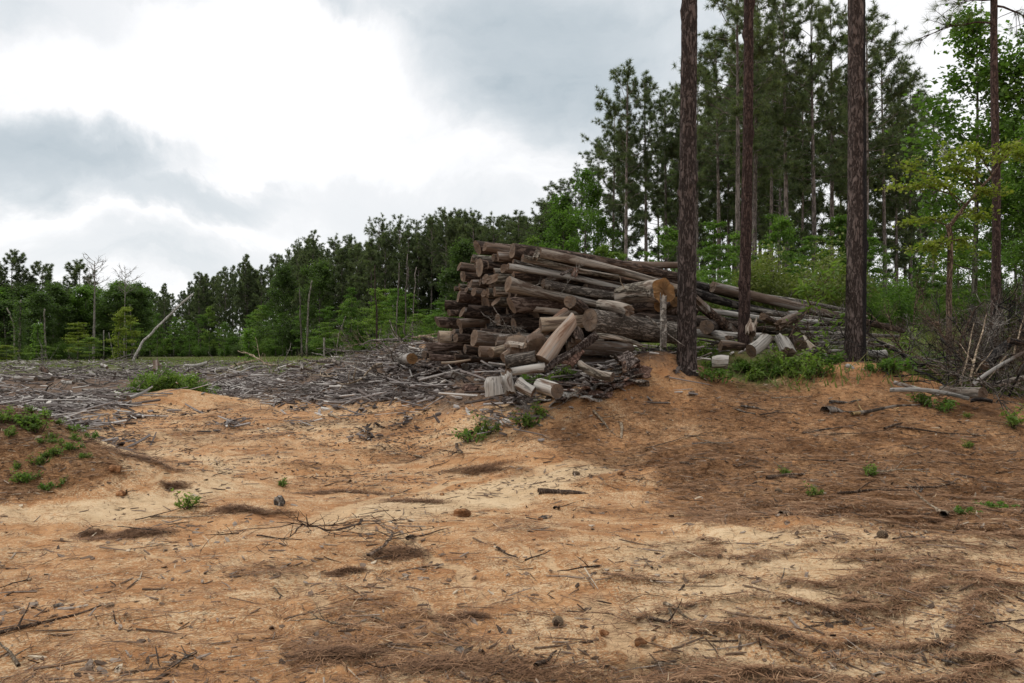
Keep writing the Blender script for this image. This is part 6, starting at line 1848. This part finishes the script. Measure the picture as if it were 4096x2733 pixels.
    proto('moundbush', 'bush', tb, cb, 'stick', 'leaf_light', 'stem', 'foliage')
    for k, (u, v, Y, s, lab) in enumerate(((157, 384, 19.2, 0.72, 'main part of the bright green bush growing on the little sand mound in the clearing'),
                                           (178, 381, 19.3, 0.68, 'second clump of the bright green bush on top of the little sand mound'),
                                           (194, 386, 19.6, 0.5, 'small outlying clump at the east end of the sand mound bush'),
                                           (144, 390, 19.4, 0.5, 'small outlying clump at the west end of the sand mound bush'))):
        P = ray(u, v, Y)
        plant('moundbush', P[0], Y, lab, 'bush', 'clumps of the bush on the sand mound', s=s, rz=k * 2.1, sink=0.05)

    # weeds: leafy tufts close by
    for i in range(3):
        tb, cb = bush_meshes(621 + i, 0.22, 0.30, 190, 0.085, 0.042, 7)
        proto('weed%d' % i, 'weed', tb, cb, 'stick', ('leaf_light', 'leaf', 'leaf_light')[i], 'stem', 'foliage')
    named = [  # 2350-wide picture position, scale, words
        (1118, 1000, 0.85, 'leafy green weed tuft on the low ridge in the middle of the sand'), (1085, 1005, 0.8, 'small weed beside the tuft on the low sand ridge'), (1205, 985, 0.8, 'weed by the grey twig heap on the sand ridge'),
        (1235, 960, 0.7, 'small weed just above the grey twig heap'), (2175, 950, 0.8, 'green weed in front of the thin pale logs'), (2110, 935, 0.7, 'low weed left of the one before the thin pale logs'),
        (2320, 990, 0.8, 'weed patch at the right border on the needle slope'), (55, 990, 0.6, 'green weed on the left bank near its crest'), (85, 1000, 0.6, 'second green weed on the crest of the left bank'),
        (15, 985, 0.5, 'weed on the left bank at the picture border'), (160, 1045, 0.4, 'sprig of weed at the foot of the left bank'), (130, 1060, 0.4, 'low sprig on the face of the left bank'), (50, 1110, 0.4, 'low green weed on the lower face of the left bank'), (110, 1125, 0.35, 'tiny weed at the lower right of the left bank'),
        (1255, 905, 1.0, 'weed growing beside the whitish short rounds'), (1300, 880, 0.9, 'grassy weed behind the dark ended short log'), (1225, 885, 0.8, 'sprig before the whitish short rounds'),
        (1560, 760, 0.9, 'tall green weed beside the weathered upright slab'), (1620, 830, 0.9, 'bushy weed just right of the first standing pine'), (1650, 860, 0.8, 'bushy weed in front of the half hidden grey log'), (1600, 800, 0.8, 'leafy weed close against the first standing pine'),
        (1740, 870, 0.8, 'leafy weed below the tilted grey slab'), (1700, 855, 0.8, 'dark leafed weed between first and second standing pines'), (1800, 860, 1.1, 'leafy weed below the sapling'), (1850, 850, 1.1, 'weed left of the base of the third standing pine'), (1900, 840, 1.0, 'weed right against the third standing pine'),
        (2030, 830, 1.5, 'green bushy weed between third standing pine and brush pile'), (2080, 800, 1.6, 'tall yellow green weed at the edge of the brush pile'), (2130, 830, 1.2, 'weed inside the left end of the brush pile'),
        (650, 1110, 0.35, 'tiny weed by the upright stump bit on the sand'), (435, 1165, 0.5, 'few green leaves on the grey branch lying on the sand'), (2290, 1170, 0.5, 'small weed on the needle slope at the right'), (2000, 1100, 0.5, 'small weed in the middle of the needle slope'), (1870, 1140, 0.4, 'tiny weed on the needle slope left of the pine cone')]
    for k, (a, b, s, lab) in enumerate(named):
        g = ground(*p5(a, b))
        plant('weed%d' % (k % 3), g[0], g[1], lab, 'weed', 'weeds sprouting from the cleared ground', s=s, rz=k * 1.7, sink=0.01)
    rng2 = random.Random(8)
    for k in range(80):
        x, y = rng2.uniform(-8.6, -4.9), rng2.uniform(8.7, 11.2)
        if _zl_b(x, y) < 0.4: continue
        plant('weed%d' % (k % 3), x, y, 'small sprig of weed growing on the left bank', 'weed', 'weeds on the left bank', s=rng2.uniform(0.2, 0.45), rz=k * 1.7, sink=0.01)
    for k in range(6):
        u, v = rng2.uniform(760, 1024), rng2.uniform(405, 520)
        g = ground(u, v)
        plant('weed%d' % (k % 3), g[0], g[1], 'tiny weed seedling on the needle covered slope', 'weed', 'weed seedlings on the needle slope', s=rng2.uniform(0.15, 0.38), rz=k * 1.7, sink=0.01)
    for k in range(32):                    # the band of weeds behind the spoil mounds
        u = rng2.choice([rng2.uniform(695, 845), rng2.uniform(870, 1040)])
        v = rng2.uniform(364, 383)
        g = ground(u, v)
        plant('weed%d' % (k % 3), g[0], g[1], 'leafy weed in the green band behind the spoil mounds', 'weed', 'weeds in the band behind the spoil mounds', s=rng2.uniform(0.5, 1.1), rz=k * 1.7, sink=0.01)
build_near_plants()

# ------------------------------------------------------------------ branches
def branch_mb(seed, L=1.5, r=0.018, forks=4, crook=0.2, n=6, droop=0.0, fine=0):
    rng = np.random.default_rng(seed)
    mb = MB()
    q = limb(mb, (0, 0, 0), (1, 0, 0), L, r, rng, droop, crook, 10, n, 0.35)
    for i in range(forks):
        f = rng.uniform(0.2, 0.9) * 9
        b = np.array([np.interp(f, np.arange(10), q[:, a]) for a in range(3)])
        s = rng.choice((-1, 1))
        d = unit(np.array((1, s * rng.uniform(0.5, 1.3), rng.normal(0.1, 0.2))))
        q2 = limb(mb, b, d, L * rng.uniform(0.15, 0.45), r * 0.5, rng, 0.1, crook * 1.2, 7, 5, 0.3)
        for j in range(fine):
            f2 = rng.uniform(0.2, 1) * 6
            b2 = np.array([np.interp(f2, np.arange(7), q2[:, a]) for a in range(3)])
            limb(mb, b2, unit(d + rng.normal(0, 0.7, 3)), L * rng.uniform(0.08, 0.2), r * 0.22, rng, 0.1, 0.2, 5, 4, 0.4)
    return mb

BR = {}
for i in range(5):
    BR['b%d' % i] = branch_mb(700 + i, 1.0, 0.016, 4, 0.16, fine=1)
for i in range(4):
    BR['s%d' % i] = branch_mb(720 + i, 1.0, 0.022, 1 if i % 2 else 0, 0.07)
for i in range(4):
    BR['t%d' % i] = branch_mb(740 + i, 1.0, 0.009, 11, 0.22, n=5, droop=0.2, fine=6)
BMESH = {}
def put_branch(key, P, yaw, length, thick, mat, label, cat='branch', group=None, pitch=0.0, roll=0.0, name='branch', flat=1.0):
    k = (key, mat)
    if k not in BMESH: BMESH[k] = BR[key].mesh('branch', MAT[mat], True)
    o = bpy.data.objects.new(name, BMESH[k]); COL.objects.link(o)
    o.location = P
    o.rotation_mode = 'XYZ'
    o.matrix_world = Matrix.Translation(Vector(P)) @ Matrix.Rotation(yaw, 4, 'Z') @ Matrix.Rotation(-pitch, 4, 'Y') @ Matrix.Rotation(roll, 4, 'X') @ Matrix.Diagonal((length, length * thick, length * thick * flat, 1))
    tag(o, label, cat, group)
    return o

def lay(key, a, b, thick, mat, label, lift=0.012, group=None, cat='branch', name='branch'):
    """Lay a branch on the ground between two picture points (2350-wide)."""
    A, B_ = ground(*p5(*a)), ground(*p5(*b))
    za, zb = hz(A[0], A[1]) + lift, hz(B_[0], B_[1]) + lift
    q = np.linspace(0, 1, 9)
    up = float(np.max(h(A[0] + (B_[0] - A[0]) * q, A[1] + (B_[1] - A[1]) * q) - (za - lift + (zb - za) * q)))
    za += max(0.0, min(up, 0.3)); zb += max(0.0, min(up, 0.3))
    d = np.array((B_[0] - A[0], B_[1] - A[1], zb - za)); L = np.linalg.norm(d)
    return put_branch(key, (A[0], A[1], za + 0.008 * thick), math.atan2(d[1], d[0]), L, thick * (1.7 if key[0] == 's' else 1.3), mat, label, cat, group, math.asin(d[2] / L), 0.0, name, 0.45 if key[0] in 'tb' else 0.8)

def build_branches():
    G = 'sticks lying on the foreground sand'
    for key, a, b, th, mat, lab in [
        ('s1', (-40, 1478), (240, 1405), 0.62, 'stick', 'long forked brown stick at the lower left corner of the sand'),
        ('b1', (0, 1468), (60, 1466), 0.9, 'stick', 'short stick end crossing the long forked one at the lower left'),
        ('b2', (180, 1222), (242, 1208), 1.6, 'stick', 'crossed short sticks lying near the left bank'),
        ('b0', (310, 1190), (500, 1165), 0.75, 'stick', 'grey twiggy branch with a few green leaves on the sand below the bank'),
        ('s0', (345, 1183), (500, 1183), 0.5, 'stick_pale', 'straight pale stick parallel to the twiggy branch on the sand'),
        ('b3', (298, 1268), (425, 1247), 0.7, 'stick', 'thin stick with twigs before the dark needle clump'),
        ('s2', (1235, 1133), (1450, 1132), 1.15, 'stick', 'thick dark rough stick lying level in the middle of the sand'),
        ('s3', (1272, 1165), (1280, 1140), 0.8, 'stick', 'twig standing off the thick dark rough stick'),
        ('s0', (1140, 1264), (1198, 1276), 1.3, 'stick', 'mottled short stick right of the root heap'),
        ('s1', (1205, 1288), (1268, 1276), 0.9, 'stick', 'curved thin stick just below the mottled short one'),
        ('s2', (852, 1418), (902, 1428), 1.6, 'stick_pale', 'short pale cylinder of stick low in the middle foreground'),
        ('s3', (628, 1351), (672, 1354), 1.2, 'stick_pale', 'small pale stick left of the foreground centre'),
        ('s0', (1230, 1538), (1252, 1500), 1.7, 'stick', 'dark bent stick standing out near the bottom edge'),
        ('s1', (1362, 956), (1405, 1002), 1.1, 'stick_pale', 'pale stick pointing down slope below the first mound'),
        ('s2', (1425, 978), (1432, 1022), 1.1, 'stick_pale', 'second pale stick beside the one pointing down slope'),
        ('s3', (1893, 953), (1990, 910), 1.9, 'bark_grey', 'thick split rotten branch below the eastern spoil mound'),
        ('s0', (1905, 930), (1960, 918), 1.9, 'bark_grey', 'shorter rotten branch lying behind the thick split one'),
        ('s1', (1955, 960), (2072, 945), 1.0, 'yellow_wood', 'yellow split stick on the needles right of the rotten branch'),
        ('s2', (2030, 985), (2100, 962), 0.7, 'stick', 'thin dark stick below the yellow split stick'),
        ('s0', (2055, 983), (2250, 1004), 0.55, 'stick', 'long thin grey pole lying across the needle slope'),
        ('b4', (1890, 1000), (2100, 992), 0.45, 'stick', 'long thin twig parallel to the grey pole on the needle slope'),
        ('s3', (2230, 1003), (2282, 1004), 1.6, 'stick_pale', 'pale thick chunk of stick at the end of the grey pole'),
        ('s1', (2070, 1020), (2118, 1027), 1.2, 'stick_pale', 'whitish short curved stick on the needle slope'),
        ('s2', (1700, 945), (1790, 947), 1.3, 'bark_grey', 'grey rotten slab like stick on the needle slope'),
        ('s0', (1745, 965), (1790, 948), 1.0, 'stick', 'small dark stick beside the grey rotten one'),
        ('b0', (1480, 1030), (1660, 1005), 0.6, 'stick', 'twiggy thin branch on the slope below the first mound'),
        ('b1', (1600, 1010), (1665, 1050), 0.7, 'stick_pale', 'forked pale twig on the slope below the first mound'),
        ('s1', (1560, 1080), (1635, 1082), 1.2, 'stick', 'dark red stick half buried in needles'),
        ('s2', (1760, 1105), (1890, 1082), 0.9, 'stick', 'dark straight stick across the needle slope'),
        ('b2', (1690, 1090), (1750, 1060), 0.8, 'stick', 'short forked twig at the end of the dark straight stick'),
        ('s3', (1792, 1193), (1915, 1172), 0.9, 'stick', 'dark bowed stick where needles give way to sand'),
        ('s0', (2080, 1130), (2180, 1115), 0.7, 'stick', 'thin bowed stick high on the needle slope'),
        ('s1', (2165, 1200), (2215, 1184), 1.7, 'stick_pale', 'pale split chip of wood on the needle slope'),
        ('s2', (1525, 1402), (1600, 1432), 1.5, 'stick_pale', 'pale splintered stick in the lower right foreground'),
        ('s3', (1535, 1415), (1575, 1440), 1.5, 'stick_pale', 'second pale splinter under the first in the lower right foreground'),
        ('s0', (1490, 1555), (1570, 1568), 1.1, 'stick_pale', 'pale split stick at the bottom edge'),
        ('s1', (1510, 1535), (1560, 1542), 1.2, 'stick_pale', 'shorter pale split stick just above the bottom edge'),
        ('s2', (2160, 1540), (2230, 1552), 1.6, 'bark_grey', 'dark rotten stick in the lower right corner drift'),
        ('s3', (2150, 1492), (2185, 1515), 2.0, 'stick_pale', 'bent pale stick lying above the dark rotten one in the lower right corner'),
        ('s0', (755, 957), (815, 962), 1.3, 'stick_pale', 'pale straight stick at the upper edge of the sand'),
        ('b3', (815, 985), (900, 1010), 0.9, 'stick', 'dark bare twig with upright shoots on the sand'),
        ('b4', (1048, 1020), (1085, 1080), 0.8, 'stick', 'small twig on the wash edge in the middle'),
        ('b0', (930, 1065), (1030, 1035), 0.6, 'stick', 'thin dark twig above the pale wash'),
        ('s1', (985, 1075), (1035, 1060), 0.9, 'stick', 'short dark stick above the pale wash'),
        ('s2', (950, 1043), (990, 1050), 1.2, 'stick_pale', 'short whitish stick above the pale wash'),
        ('b1', (1020, 1085), (1110, 1065), 0.7, 'stick', 'twig in the needle clump on the pale wash'),
        ('s0', (590, 1230), (700, 1245), 0.5, 'stick', 'thin straight twig left of the root heap'),
        ('s1', (2050, 1250), (2130, 1240), 0.6, 'stick', 'thin dark twig beside the pine cone on the right'),
        ('t0', (830, 1210), (945, 1290), 1.0, 'stick', 'curved tangle of grey roots washed up on the sand'),
        ('t1', (860, 1290), (945, 1230), 0.9, 'stick', 'second root tangle lying in the same washed up heap'),
        ('b2', (845, 1285), (960, 1215), 0.8, 'stick', 'long bowed rootlet in the washed up heap'),
        ('s3', (935, 1245), (985, 1195), 0.6, 'stick', 'thin rootlet arching up from the washed up heap')]:
        lay(key, a, b, th, mat, lab, group=G)
    # dead twigs heaped by the weed ridge
    for k in range(9):
        u, v = 1235 + RT.uniform(-55, 45), 965 + RT.uniform(-18, 18)
        g = ground(*p5(u, v))
        put_branch('t%d' % (k % 4), (g[0], g[1], hz(g[0], g[1]) + 0.02), RT.uniform(0, 6.28), RT.uniform(0.5, 1.1), 0.9, 'dead', 'dead grey twig in the little heap on the sand ridge', 'branch', 'twigs of the little heap on the sand ridge', RT.uniform(0.0, 0.35))
    # branches over the slash field and on its heaps
    rng = random.Random(33)
    G2 = 'grey branches strewn over the slash'
    for k in range(130):
        u = rng.uniform(330, 450) if k < 75 else rng.uniform(-10, 330)
        Y = rng.uniform(17.5, 27) if k < 75 else 17 + 33 * rng.random() ** 1.5
        g = ((u - CX) / F * Y, Y)
        if zone_slash(g[0], g[1]) < 0.3: continue
        s = rng.uniform(0.6, 1.5) * (0.8 + g[1] / 60)
        put_branch(rng.choice(['b%d' % rng.randrange(5), 'b%d' % rng.randrange(5), 's%d' % rng.randrange(4), 't%d' % rng.randrange(4)]), (g[0], g[1], hz(g[0], g[1]) + rng.uniform(0.03, 0.22)),
                   rng.choice([0, math.pi]) + rng.gauss(0, 0.7), s, rng.uniform(0.7, 1.5) * (1 + g[1] / 60), rng.choice(['dead', 'dead', 'stick_pale', 'bark_grey']),
                   'grey broken branch lying on the slash of the cleared field', 'branch', G2, rng.gauss(0.03, 0.08), rng.uniform(0, 6), flat=0.6)
    for k, (a, b, th, lab) in enumerate([((300, 832), (530, 835), 0.6, 'long bowed grey branch arching over the far slash'), ((100, 850), (330, 838), 0.6, 'long grey branch across the far slash at the left'),
                                         ((10, 832), (80, 840), 0.9, 'grey branch at the far left end of the slash'), ((795, 812), (900, 800), 0.9, 'crooked grey branch on top of the slash heap left of the stack'),
                                         ((880, 795), (990, 800), 0.8, 'pale crooked branch reaching to the foot of the stack'), ((840, 838), (960, 812), 0.8, 'grey branch slanting over the slash heap')]):
        Y = (38, 34, 33, 21, 19.5, 20)[k]
        A, B_ = [((p5(*q)[0] - CX) / F * Y) for q in (a, b)]
        L = B_ - A
        put_branch(['b0', 'b1', 's1', 'b3', 'b2', 'b4'][k], (A, Y, hz(A, Y) + 0.25), 0.0, L, th, 'dead', lab, 'branch', G2)
    # the brush pile at the right border
    G3 = 'branches of the brush pile at the right border'
    for k in range(100):
        x = rng.uniform(6.8, 11.8); y = rng.uniform(13.4, 17.5)
        hgt = 1.1 * math.exp(-((x - 9.8) / 1.8) ** 2) + 0.15
        up = rng.random() < 0.55 and x > 8.0
        put_branch(rng.choice(['t0', 't1', 't2', 't3', 'b0', 'b2', 'b4']), (x, y, hz(x, y) + (0.0 if up else rng.uniform(0.05, hgt))),
                   rng.uniform(0, 6.28), rng.uniform(1.0, 2.3) * (1.15 if up else 1), rng.uniform(0.6, 1.2), rng.choice(['burnt_stick', 'burnt_stick', 'stick', 'bark_grey', 'dead', 'stick']),
                   'bare dead branch in the tangled brush pile at the right border', 'branch', G3, rng.uniform(0.7, 1.4) if up else rng.gauss(0.12, 0.2), rng.uniform(0, 6))
    for k, (a, Ya, b, Yb, th, mat, lab) in enumerate([
        (z5(1060, 1255), 13.3, z5(1130, 760), 13.8, 0.7, 'stick_pale', 'pale upright stem in the brush pile, leftmost of three'),
        (z5(1135, 1220), 13.4, z5(1290, 700), 14.0, 0.75, 'stick_pale', 'pale slanting stem in the middle of the brush pile'),
        (z5(1170, 1170), 13.6, z5(1300, 960), 14.0, 0.9, 'stick_pale', 'short pale stem close behind the slanting one in the brush pile'),
        (z5(1480, 1010), 13.8, z5(1520, 620), 14.2, 0.8, 'stick_pale', 'pale upright stem at the right border'),
        (z5(1420, 1030), 13.5, z5(1280, 1230), 13.2, 1.0, 'stick_pale', 'pale bent stem lying low in the brush pile'),
        (z5(905, 890), 14.4, z5(1140, 1140), 13.8, 1.3, 'burnt_stick', 'burnt stick slanting down into the brush pile from the left'),
        (z5(440, 1200), 13.9, z5(1090, 1120), 14.2, 0.45, 'burnt_stick', 'long black branch lying along the front of the brush pile'),
        (z5(560, 1235), 13.7, z5(1100, 1150), 14.0, 0.4, 'burnt_stick', 'second black branch along the front of the brush pile'),
        (z5(700, 1130), 14.3, z5(1060, 1140), 14.4, 0.5, 'dead', 'grey arched branch over the black ones of the brush pile'),
        (z5(1250, 1090), 13.6, z5(1560, 1095), 13.4, 0.6, 'dead', 'thin grey branch crossing the pale slanting trunk'),
        (z5(1000, 1330), 12.9, z5(850, 1390), 12.7, 0.8, 'stick', 'twig leaning against the thin pale logs')]):
        A, B_ = ray(a[0], a[1], Ya), ray(b[0], b[1], Yb)
        d = B_ - A; L = np.linalg.norm(d)
        put_branch(['s0', 's1', 's2', 's3'][k % 4], A, math.atan2(d[1], d[0]), L, th, mat, lab, 'branch', G3, math.asin(d[2] / L))
    for k in range(110):
        x = rng.gauss(9.9, 1.2); y = rng.uniform(13.6, 16.8)
        if x < 7.4: continue
        put_branch('t%d' % rng.randrange(4), (x, y, hz(x, y) + rng.uniform(0.0, 0.5)), rng.uniform(0, 6.28), rng.uniform(0.9, 2.0), rng.uniform(0.6, 1.0), rng.choice(['stick', 'dead', 'bark_grey', 'burnt_stick', 'stick']),
                   'fine bare twigs filling the brush pile at the right border', 'twig', 'fine twigs of the brush pile', rng.uniform(0.2, 1.4), rng.uniform(0, 6), 'twig')
    # dead roots and twigs hanging over the face of the stack
    for k, (X, Yz, Yd, s, yaw, pit, lab) in enumerate([(700, 930, 14.9, 0.9, 0.2, -0.9, 'bare rootlets hanging over the middle of the left face of the stack'), (850, 850, 14.8, 0.8, 1.2, -1.2, 'thin twigs dangling down the left face of the stack'),
                                                       (1690, 730, 14.3, 0.7, 0.4, 0.9, 'pale twig sticking up through the front slope trunks'), (1330, 620, 14.4, 0.5, 0.2, 0.4, 'small twig caught on the flared pale trunk'), (760, 1180, 14.8, 0.6, 0.3, -0.6, 'twig tangle above the widest low butt')]):
        u, v = z3(X, Yz); P = ray(u, v, Yd)
        put_branch('t%d' % (k % 4), P, yaw, s, 1.1, 'dead', lab, 'twig', None, pit)
    P = ray(*z1(1730, 715), 13.2)
    put_branch('s3', P, 0.1, 0.8, 1.0, 'dead', 'pale arched twig before the thick grey trunk', 'twig', None, -0.5)
    P = ray(*z1(1560, 500), 13.9)
    Q = ray(*z1(1535, 395), 13.9); d = Q - P; L = np.linalg.norm(d)
    put_branch('s0', P, math.atan2(d[1], d[0]), L, 2.6, 'stick_pale', 'pale broken limb stub rising from the orange faced stump piece', 'branch', None, math.asin(d[2] / L))
    for k in range(46):
        u, v = rng.uniform(610, 1030), rng.uniform(392, 500)
        g = ground(u, v)
        put_branch(rng.choice(['s0', 's1', 's2', 's3', 'b1', 'b3']), (g[0], g[1], hz(g[0], g[1]) + 0.015), rng.choice([0, math.pi]) + rng.gauss(0, 0.6), rng.uniform(0.3, 0.95), rng.uniform(0.7, 1.3), rng.choice(['stick', 'stick_pale', 'bark_grey', 'dead']),
                   'broken stick lying among needles on the slope below the near pines', 'stick', 'sticks on the needle slope', 0.0, rng.uniform(0, 6), 'stick', 0.6)
    # little sticks all over the foreground
    for k in range(70):
        u, v = rng.uniform(0, 1024), 400 + 280 * rng.random() ** 0.8
        g = ground(u, v)
        if rng.random() < 0.35 and u < 500: continue
        put_branch(rng.choice(['s0', 's1', 's2', 's3', 'b1', 'b3']), (g[0], g[1], hz(g[0], g[1]) + 0.008), rng.uniform(0, 6.28), rng.uniform(0.12, 0.5), rng.uniform(0.7, 1.3), rng.choice(['stick', 'stick', 'stick_pale', 'bark_grey']),
                   'small broken twig lying on the open ground', 'twig', 'small twigs on the open ground', 0.0, rng.uniform(0, 6), 'twig')
build_branches()

# ------------------------------------------------------------------ needle clumps, clods, cones
def build_clumps():
    rng = np.random.default_rng(55)
    for k, (u2, v2, rx, ry, hh, n, lab) in enumerate([
        (345, 1225, 0.34, 0.12, 0.06, 1500, 'dark mat of needles and bark on the sand below the left bank'),
        (905, 1270, 0.17, 0.12, 0.05, 1100, 'clump of needles caught in the washed up root heap'),
        (790, 1505, 0.20, 0.09, 0.05, 900, 'brown needle heap at the bottom edge, left of centre'),
        (1040, 1535, 0.42, 0.13, 0.04, 1500, 'wide mat of brown needles at the bottom centre edge'),
        (1075, 1410, 0.10, 0.04, 0.025, 400, 'small needle clump in the middle foreground'),
        (805, 1307, 0.09, 0.035, 0.025, 350, 'small dark needle clump below the root heap'),
        (1100, 1080, 0.40, 0.14, 0.07, 1400, 'needle covered hump on the pale wash'),
        (590, 1175, 0.30, 0.12, 0.06, 1100, 'grassy needle tussock beside the upright stump bit'),
        (985, 1155, 0.38, 0.07, 0.04, 900, 'thin needle bank lying along the pale wash'),
        (400, 1115, 0.16, 0.06, 0.04, 500, 'small dark tussock in the gully right of the left bank'),
        (790, 1130, 0.35, 0.08, 0.05, 900, 'low dark clump of needles left of the pale wash'),
        (210, 1218, 0.12, 0.05, 0.03, 300, 'small dark clump under the crossed sticks'),
        (330, 1060, 0.5, 0.12, 0.05, 1000, 'ragged edge of needles where the gully meets the left bank')]):
        g = ground(*p5(u2, v2))
        sub_ = rng.integers(0, 6, n); cx_ = rng.normal(0, 0.55, 6); cy_ = 0.5 * cx_ * rng.normal(0, 1) + rng.normal(0, 0.55, 6)
        x = g[0] + rx * (cx_[sub_] + rng.normal(0, 0.42, n)); y = g[1] + ry * (cy_[sub_] + rng.normal(0, 0.5, n))
        e = np.exp(-((x - g[0]) / rx) ** 2 - ((y - g[1]) / ry) ** 2)
        z = h(x, y) + hh * e * rng.random(n)
        th = rng.normal(0.2, 0.8, n); L = 0.06 + 0.12 * rng.random(n)
        d = np.stack([np.cos(th), np.sin(th), rng.normal(0, 0.25, n)], -1)
        s = np.stack([-np.sin(th), np.cos(th), np.zeros(n)], -1)
        c = np.stack([x, y, z + 0.006], -1); w = 0.0042 * (1 + y / 14)
        v = np.stack([c - d * L[:, None] / 2, c + s * (w / 2)[:, None] + s * L[:, None] * 0.06, c + d * L[:, None] / 2, c - s * (w / 2)[:, None] + s * L[:, None] * 0.06], 1).reshape(-1, 3)
        mb = MB(); mb.add(v - np.array((g[0], g[1], g[2])), None, np.arange(n)[:, None] * 4 + np.array([[0, 1, 2, 3]]), np.repeat(np.clip(rng.normal(0.3, 0.2, n), 0, 1), 4))
        o = mb.build('needle_clump', MAT['needle_litter'], loc=(g[0], g[1], g[2]))
        tag(o, lab, 'needle clump', 'needle clumps on the sand')
    # clods and bark lumps
    for k, (u2, v2, s, mat, lab) in enumerate([
        (1245, 1190, 0.075, 'bark_grey', 'grey bark lump sitting on the sand in the middle'), (1425, 1093, 0.09, 'clod', 'orange soil clod on the slope below the mound'), (1470, 1480, 0.06, 'clod', 'orange clod at the lower centre right'),
        (1385, 1455, 0.05, 'clod', 'small orange clod right of the pine cone'), (640, 1160, 0.10, 'bark_grey', 'small upright grey stump bit on the sand'), (865, 1390, 0.0, 'clod', ''), (1220, 1130, 0.03, 'stick_pale', 'little white wood block at the tip of the thick dark stick'),
        (133, 1399, 0.045, 'bark_grey', 'flat blue grey chip near the long forked stick'), (250, 1400, 0.05, 'stick_pale', 'pale tan bark chip near the tip of the long forked stick'), (1055, 1495, 0.05, 'bark_grey', 'grey bark lump on the needle mat at the bottom'),
        (1015, 1140, 0.05, 'clod', 'little clod on the pale wash'), (280, 1133, 0.10, 'clod', 'reddish clod at the foot of the left bank'), (265, 1085, 0.14, 'clod', 'red earth lump breaking off the left bank'), (2180, 1450, 0.05, 'bark_grey', 'grey chip in the lower right drifts'), (1240, 1195, 0.05, 'clod', 'earth lump beside the grey bark lump'), (1060, 1185, 0.16, 'clod', 'low orange earth hump on the sand right of the root heap')]):
        if s <= 0: continue
        s *= 0.55
        g = ground(*p5(u2, v2))
        th = np.linspace(0, 2 * np.pi, 12, endpoint=False); ph = np.linspace(-1.2, 1.5, 8)
        P_, T_ = np.meshgrid(ph, th, indexing='ij')
        c = np.stack([np.cos(P_) * np.cos(T_), np.cos(P_) * np.sin(T_), np.sin(P_) * (1.3 if 'upright' in lab else 0.6)], -1)
        r = s * (1 + 0.45 * fbm(c[..., 0] * 1.6 + k * 5, c[..., 1] * 1.6, c[..., 2] * 1.6, seed=k, oct=3))
        v = c * r[..., None]
        mb = MB(); quad_rings(mb, v); mb.add(np.vstack([v[-1], v[-1].mean(0)]), np.stack([np.arange(12), (np.arange(12) + 1) % 12, np.full(12, 12)], -1))
        o = mb.build('earth_clod' if mat == 'clod' else 'bark_lump', MAT[mat], loc=(g[0], g[1], hz(g[0], g[1]) + s * 0.25))
        tag(o, lab, 'clod' if mat == 'clod' else 'bark chip')

    # pine cones: a core with spiralling woody scales
    mb = MB()
    rng = np.random.default_rng(3)
    L = 1.0
    mb.tube([(0, 0, 0), (0.3, 0, 0), (0.7, 0, 0), (0.98, 0, 0)], (0.12, 0.26, 0.2, 0.04), 8, tint=0.1)
    for i in range(78):
        f = (i + 0.5) / 78
        a = i * 2.39996
        R0 = 0.36 * math.sin(math.pi * (0.12 + 0.86 * f)) ** 0.75 + 0.03
        c = np.array((f * 0.95, math.cos(a) * R0 * 0.55, math.sin(a) * R0 * 0.55))
        out = unit(np.array((0.55, math.cos(a), math.sin(a))))
        tip = c + out * (0.10 + 0.16 * R0)
        s = unit(np.cross(out, (1, 0, 0))) * (0.055 + 0.07 * R0)
        nn = np.cross(out, unit(s)) * 0.03
        v = np.array([c - s * 0.5, c + s * 0.5, tip + s, tip - s, c - s * 0.5 + nn, c + s * 0.5 + nn, tip + s * 0.8 + nn * 1.6, tip - s * 0.8 + nn * 1.6])
        mb.add(v, None, [[3, 2, 1, 0], [4, 5, 6, 7], [0, 1, 5, 4], [1, 2, 6, 5], [2, 3, 7, 6], [3, 0, 4, 7]], np.array([.2, .2, .9, .9, .2, .2, .9, .9]))
    me = mb.mesh('pine_cone', MAT['cone'])
    for u2, v2, s, rz, lab in ((1276, 1440, 0.085, 1.25, 'open pine cone lying alone on the orange sand in the foreground'), (1314, 1092, 0.10, 0.1, 'pine cone on the needle edge below the thick dark stick slope'),
                               (2035, 1243, 0.10, 1.9, 'dark pine cone beside a thin twig among the drifts'), (1780, 1130, 0.09, 0.4, 'pine cone half hidden by a stick on the needle slope'), (935, 835, 0.0, 0, '')):
        if s <= 0: continue
        g = ground(*p5(u2, v2))
        o = bpy.data.objects.new('pine_cone', me); COL.objects.link(o)
        o.location = (g[0], g[1], hz(g[0], g[1]) + s * 0.28); o.rotation_euler = (0, 0.1, rz); o.scale = (s, s * 1.05, s * 1.05)
        tag(o, lab, 'pine cone', 'pine cones on the ground')
build_clumps()
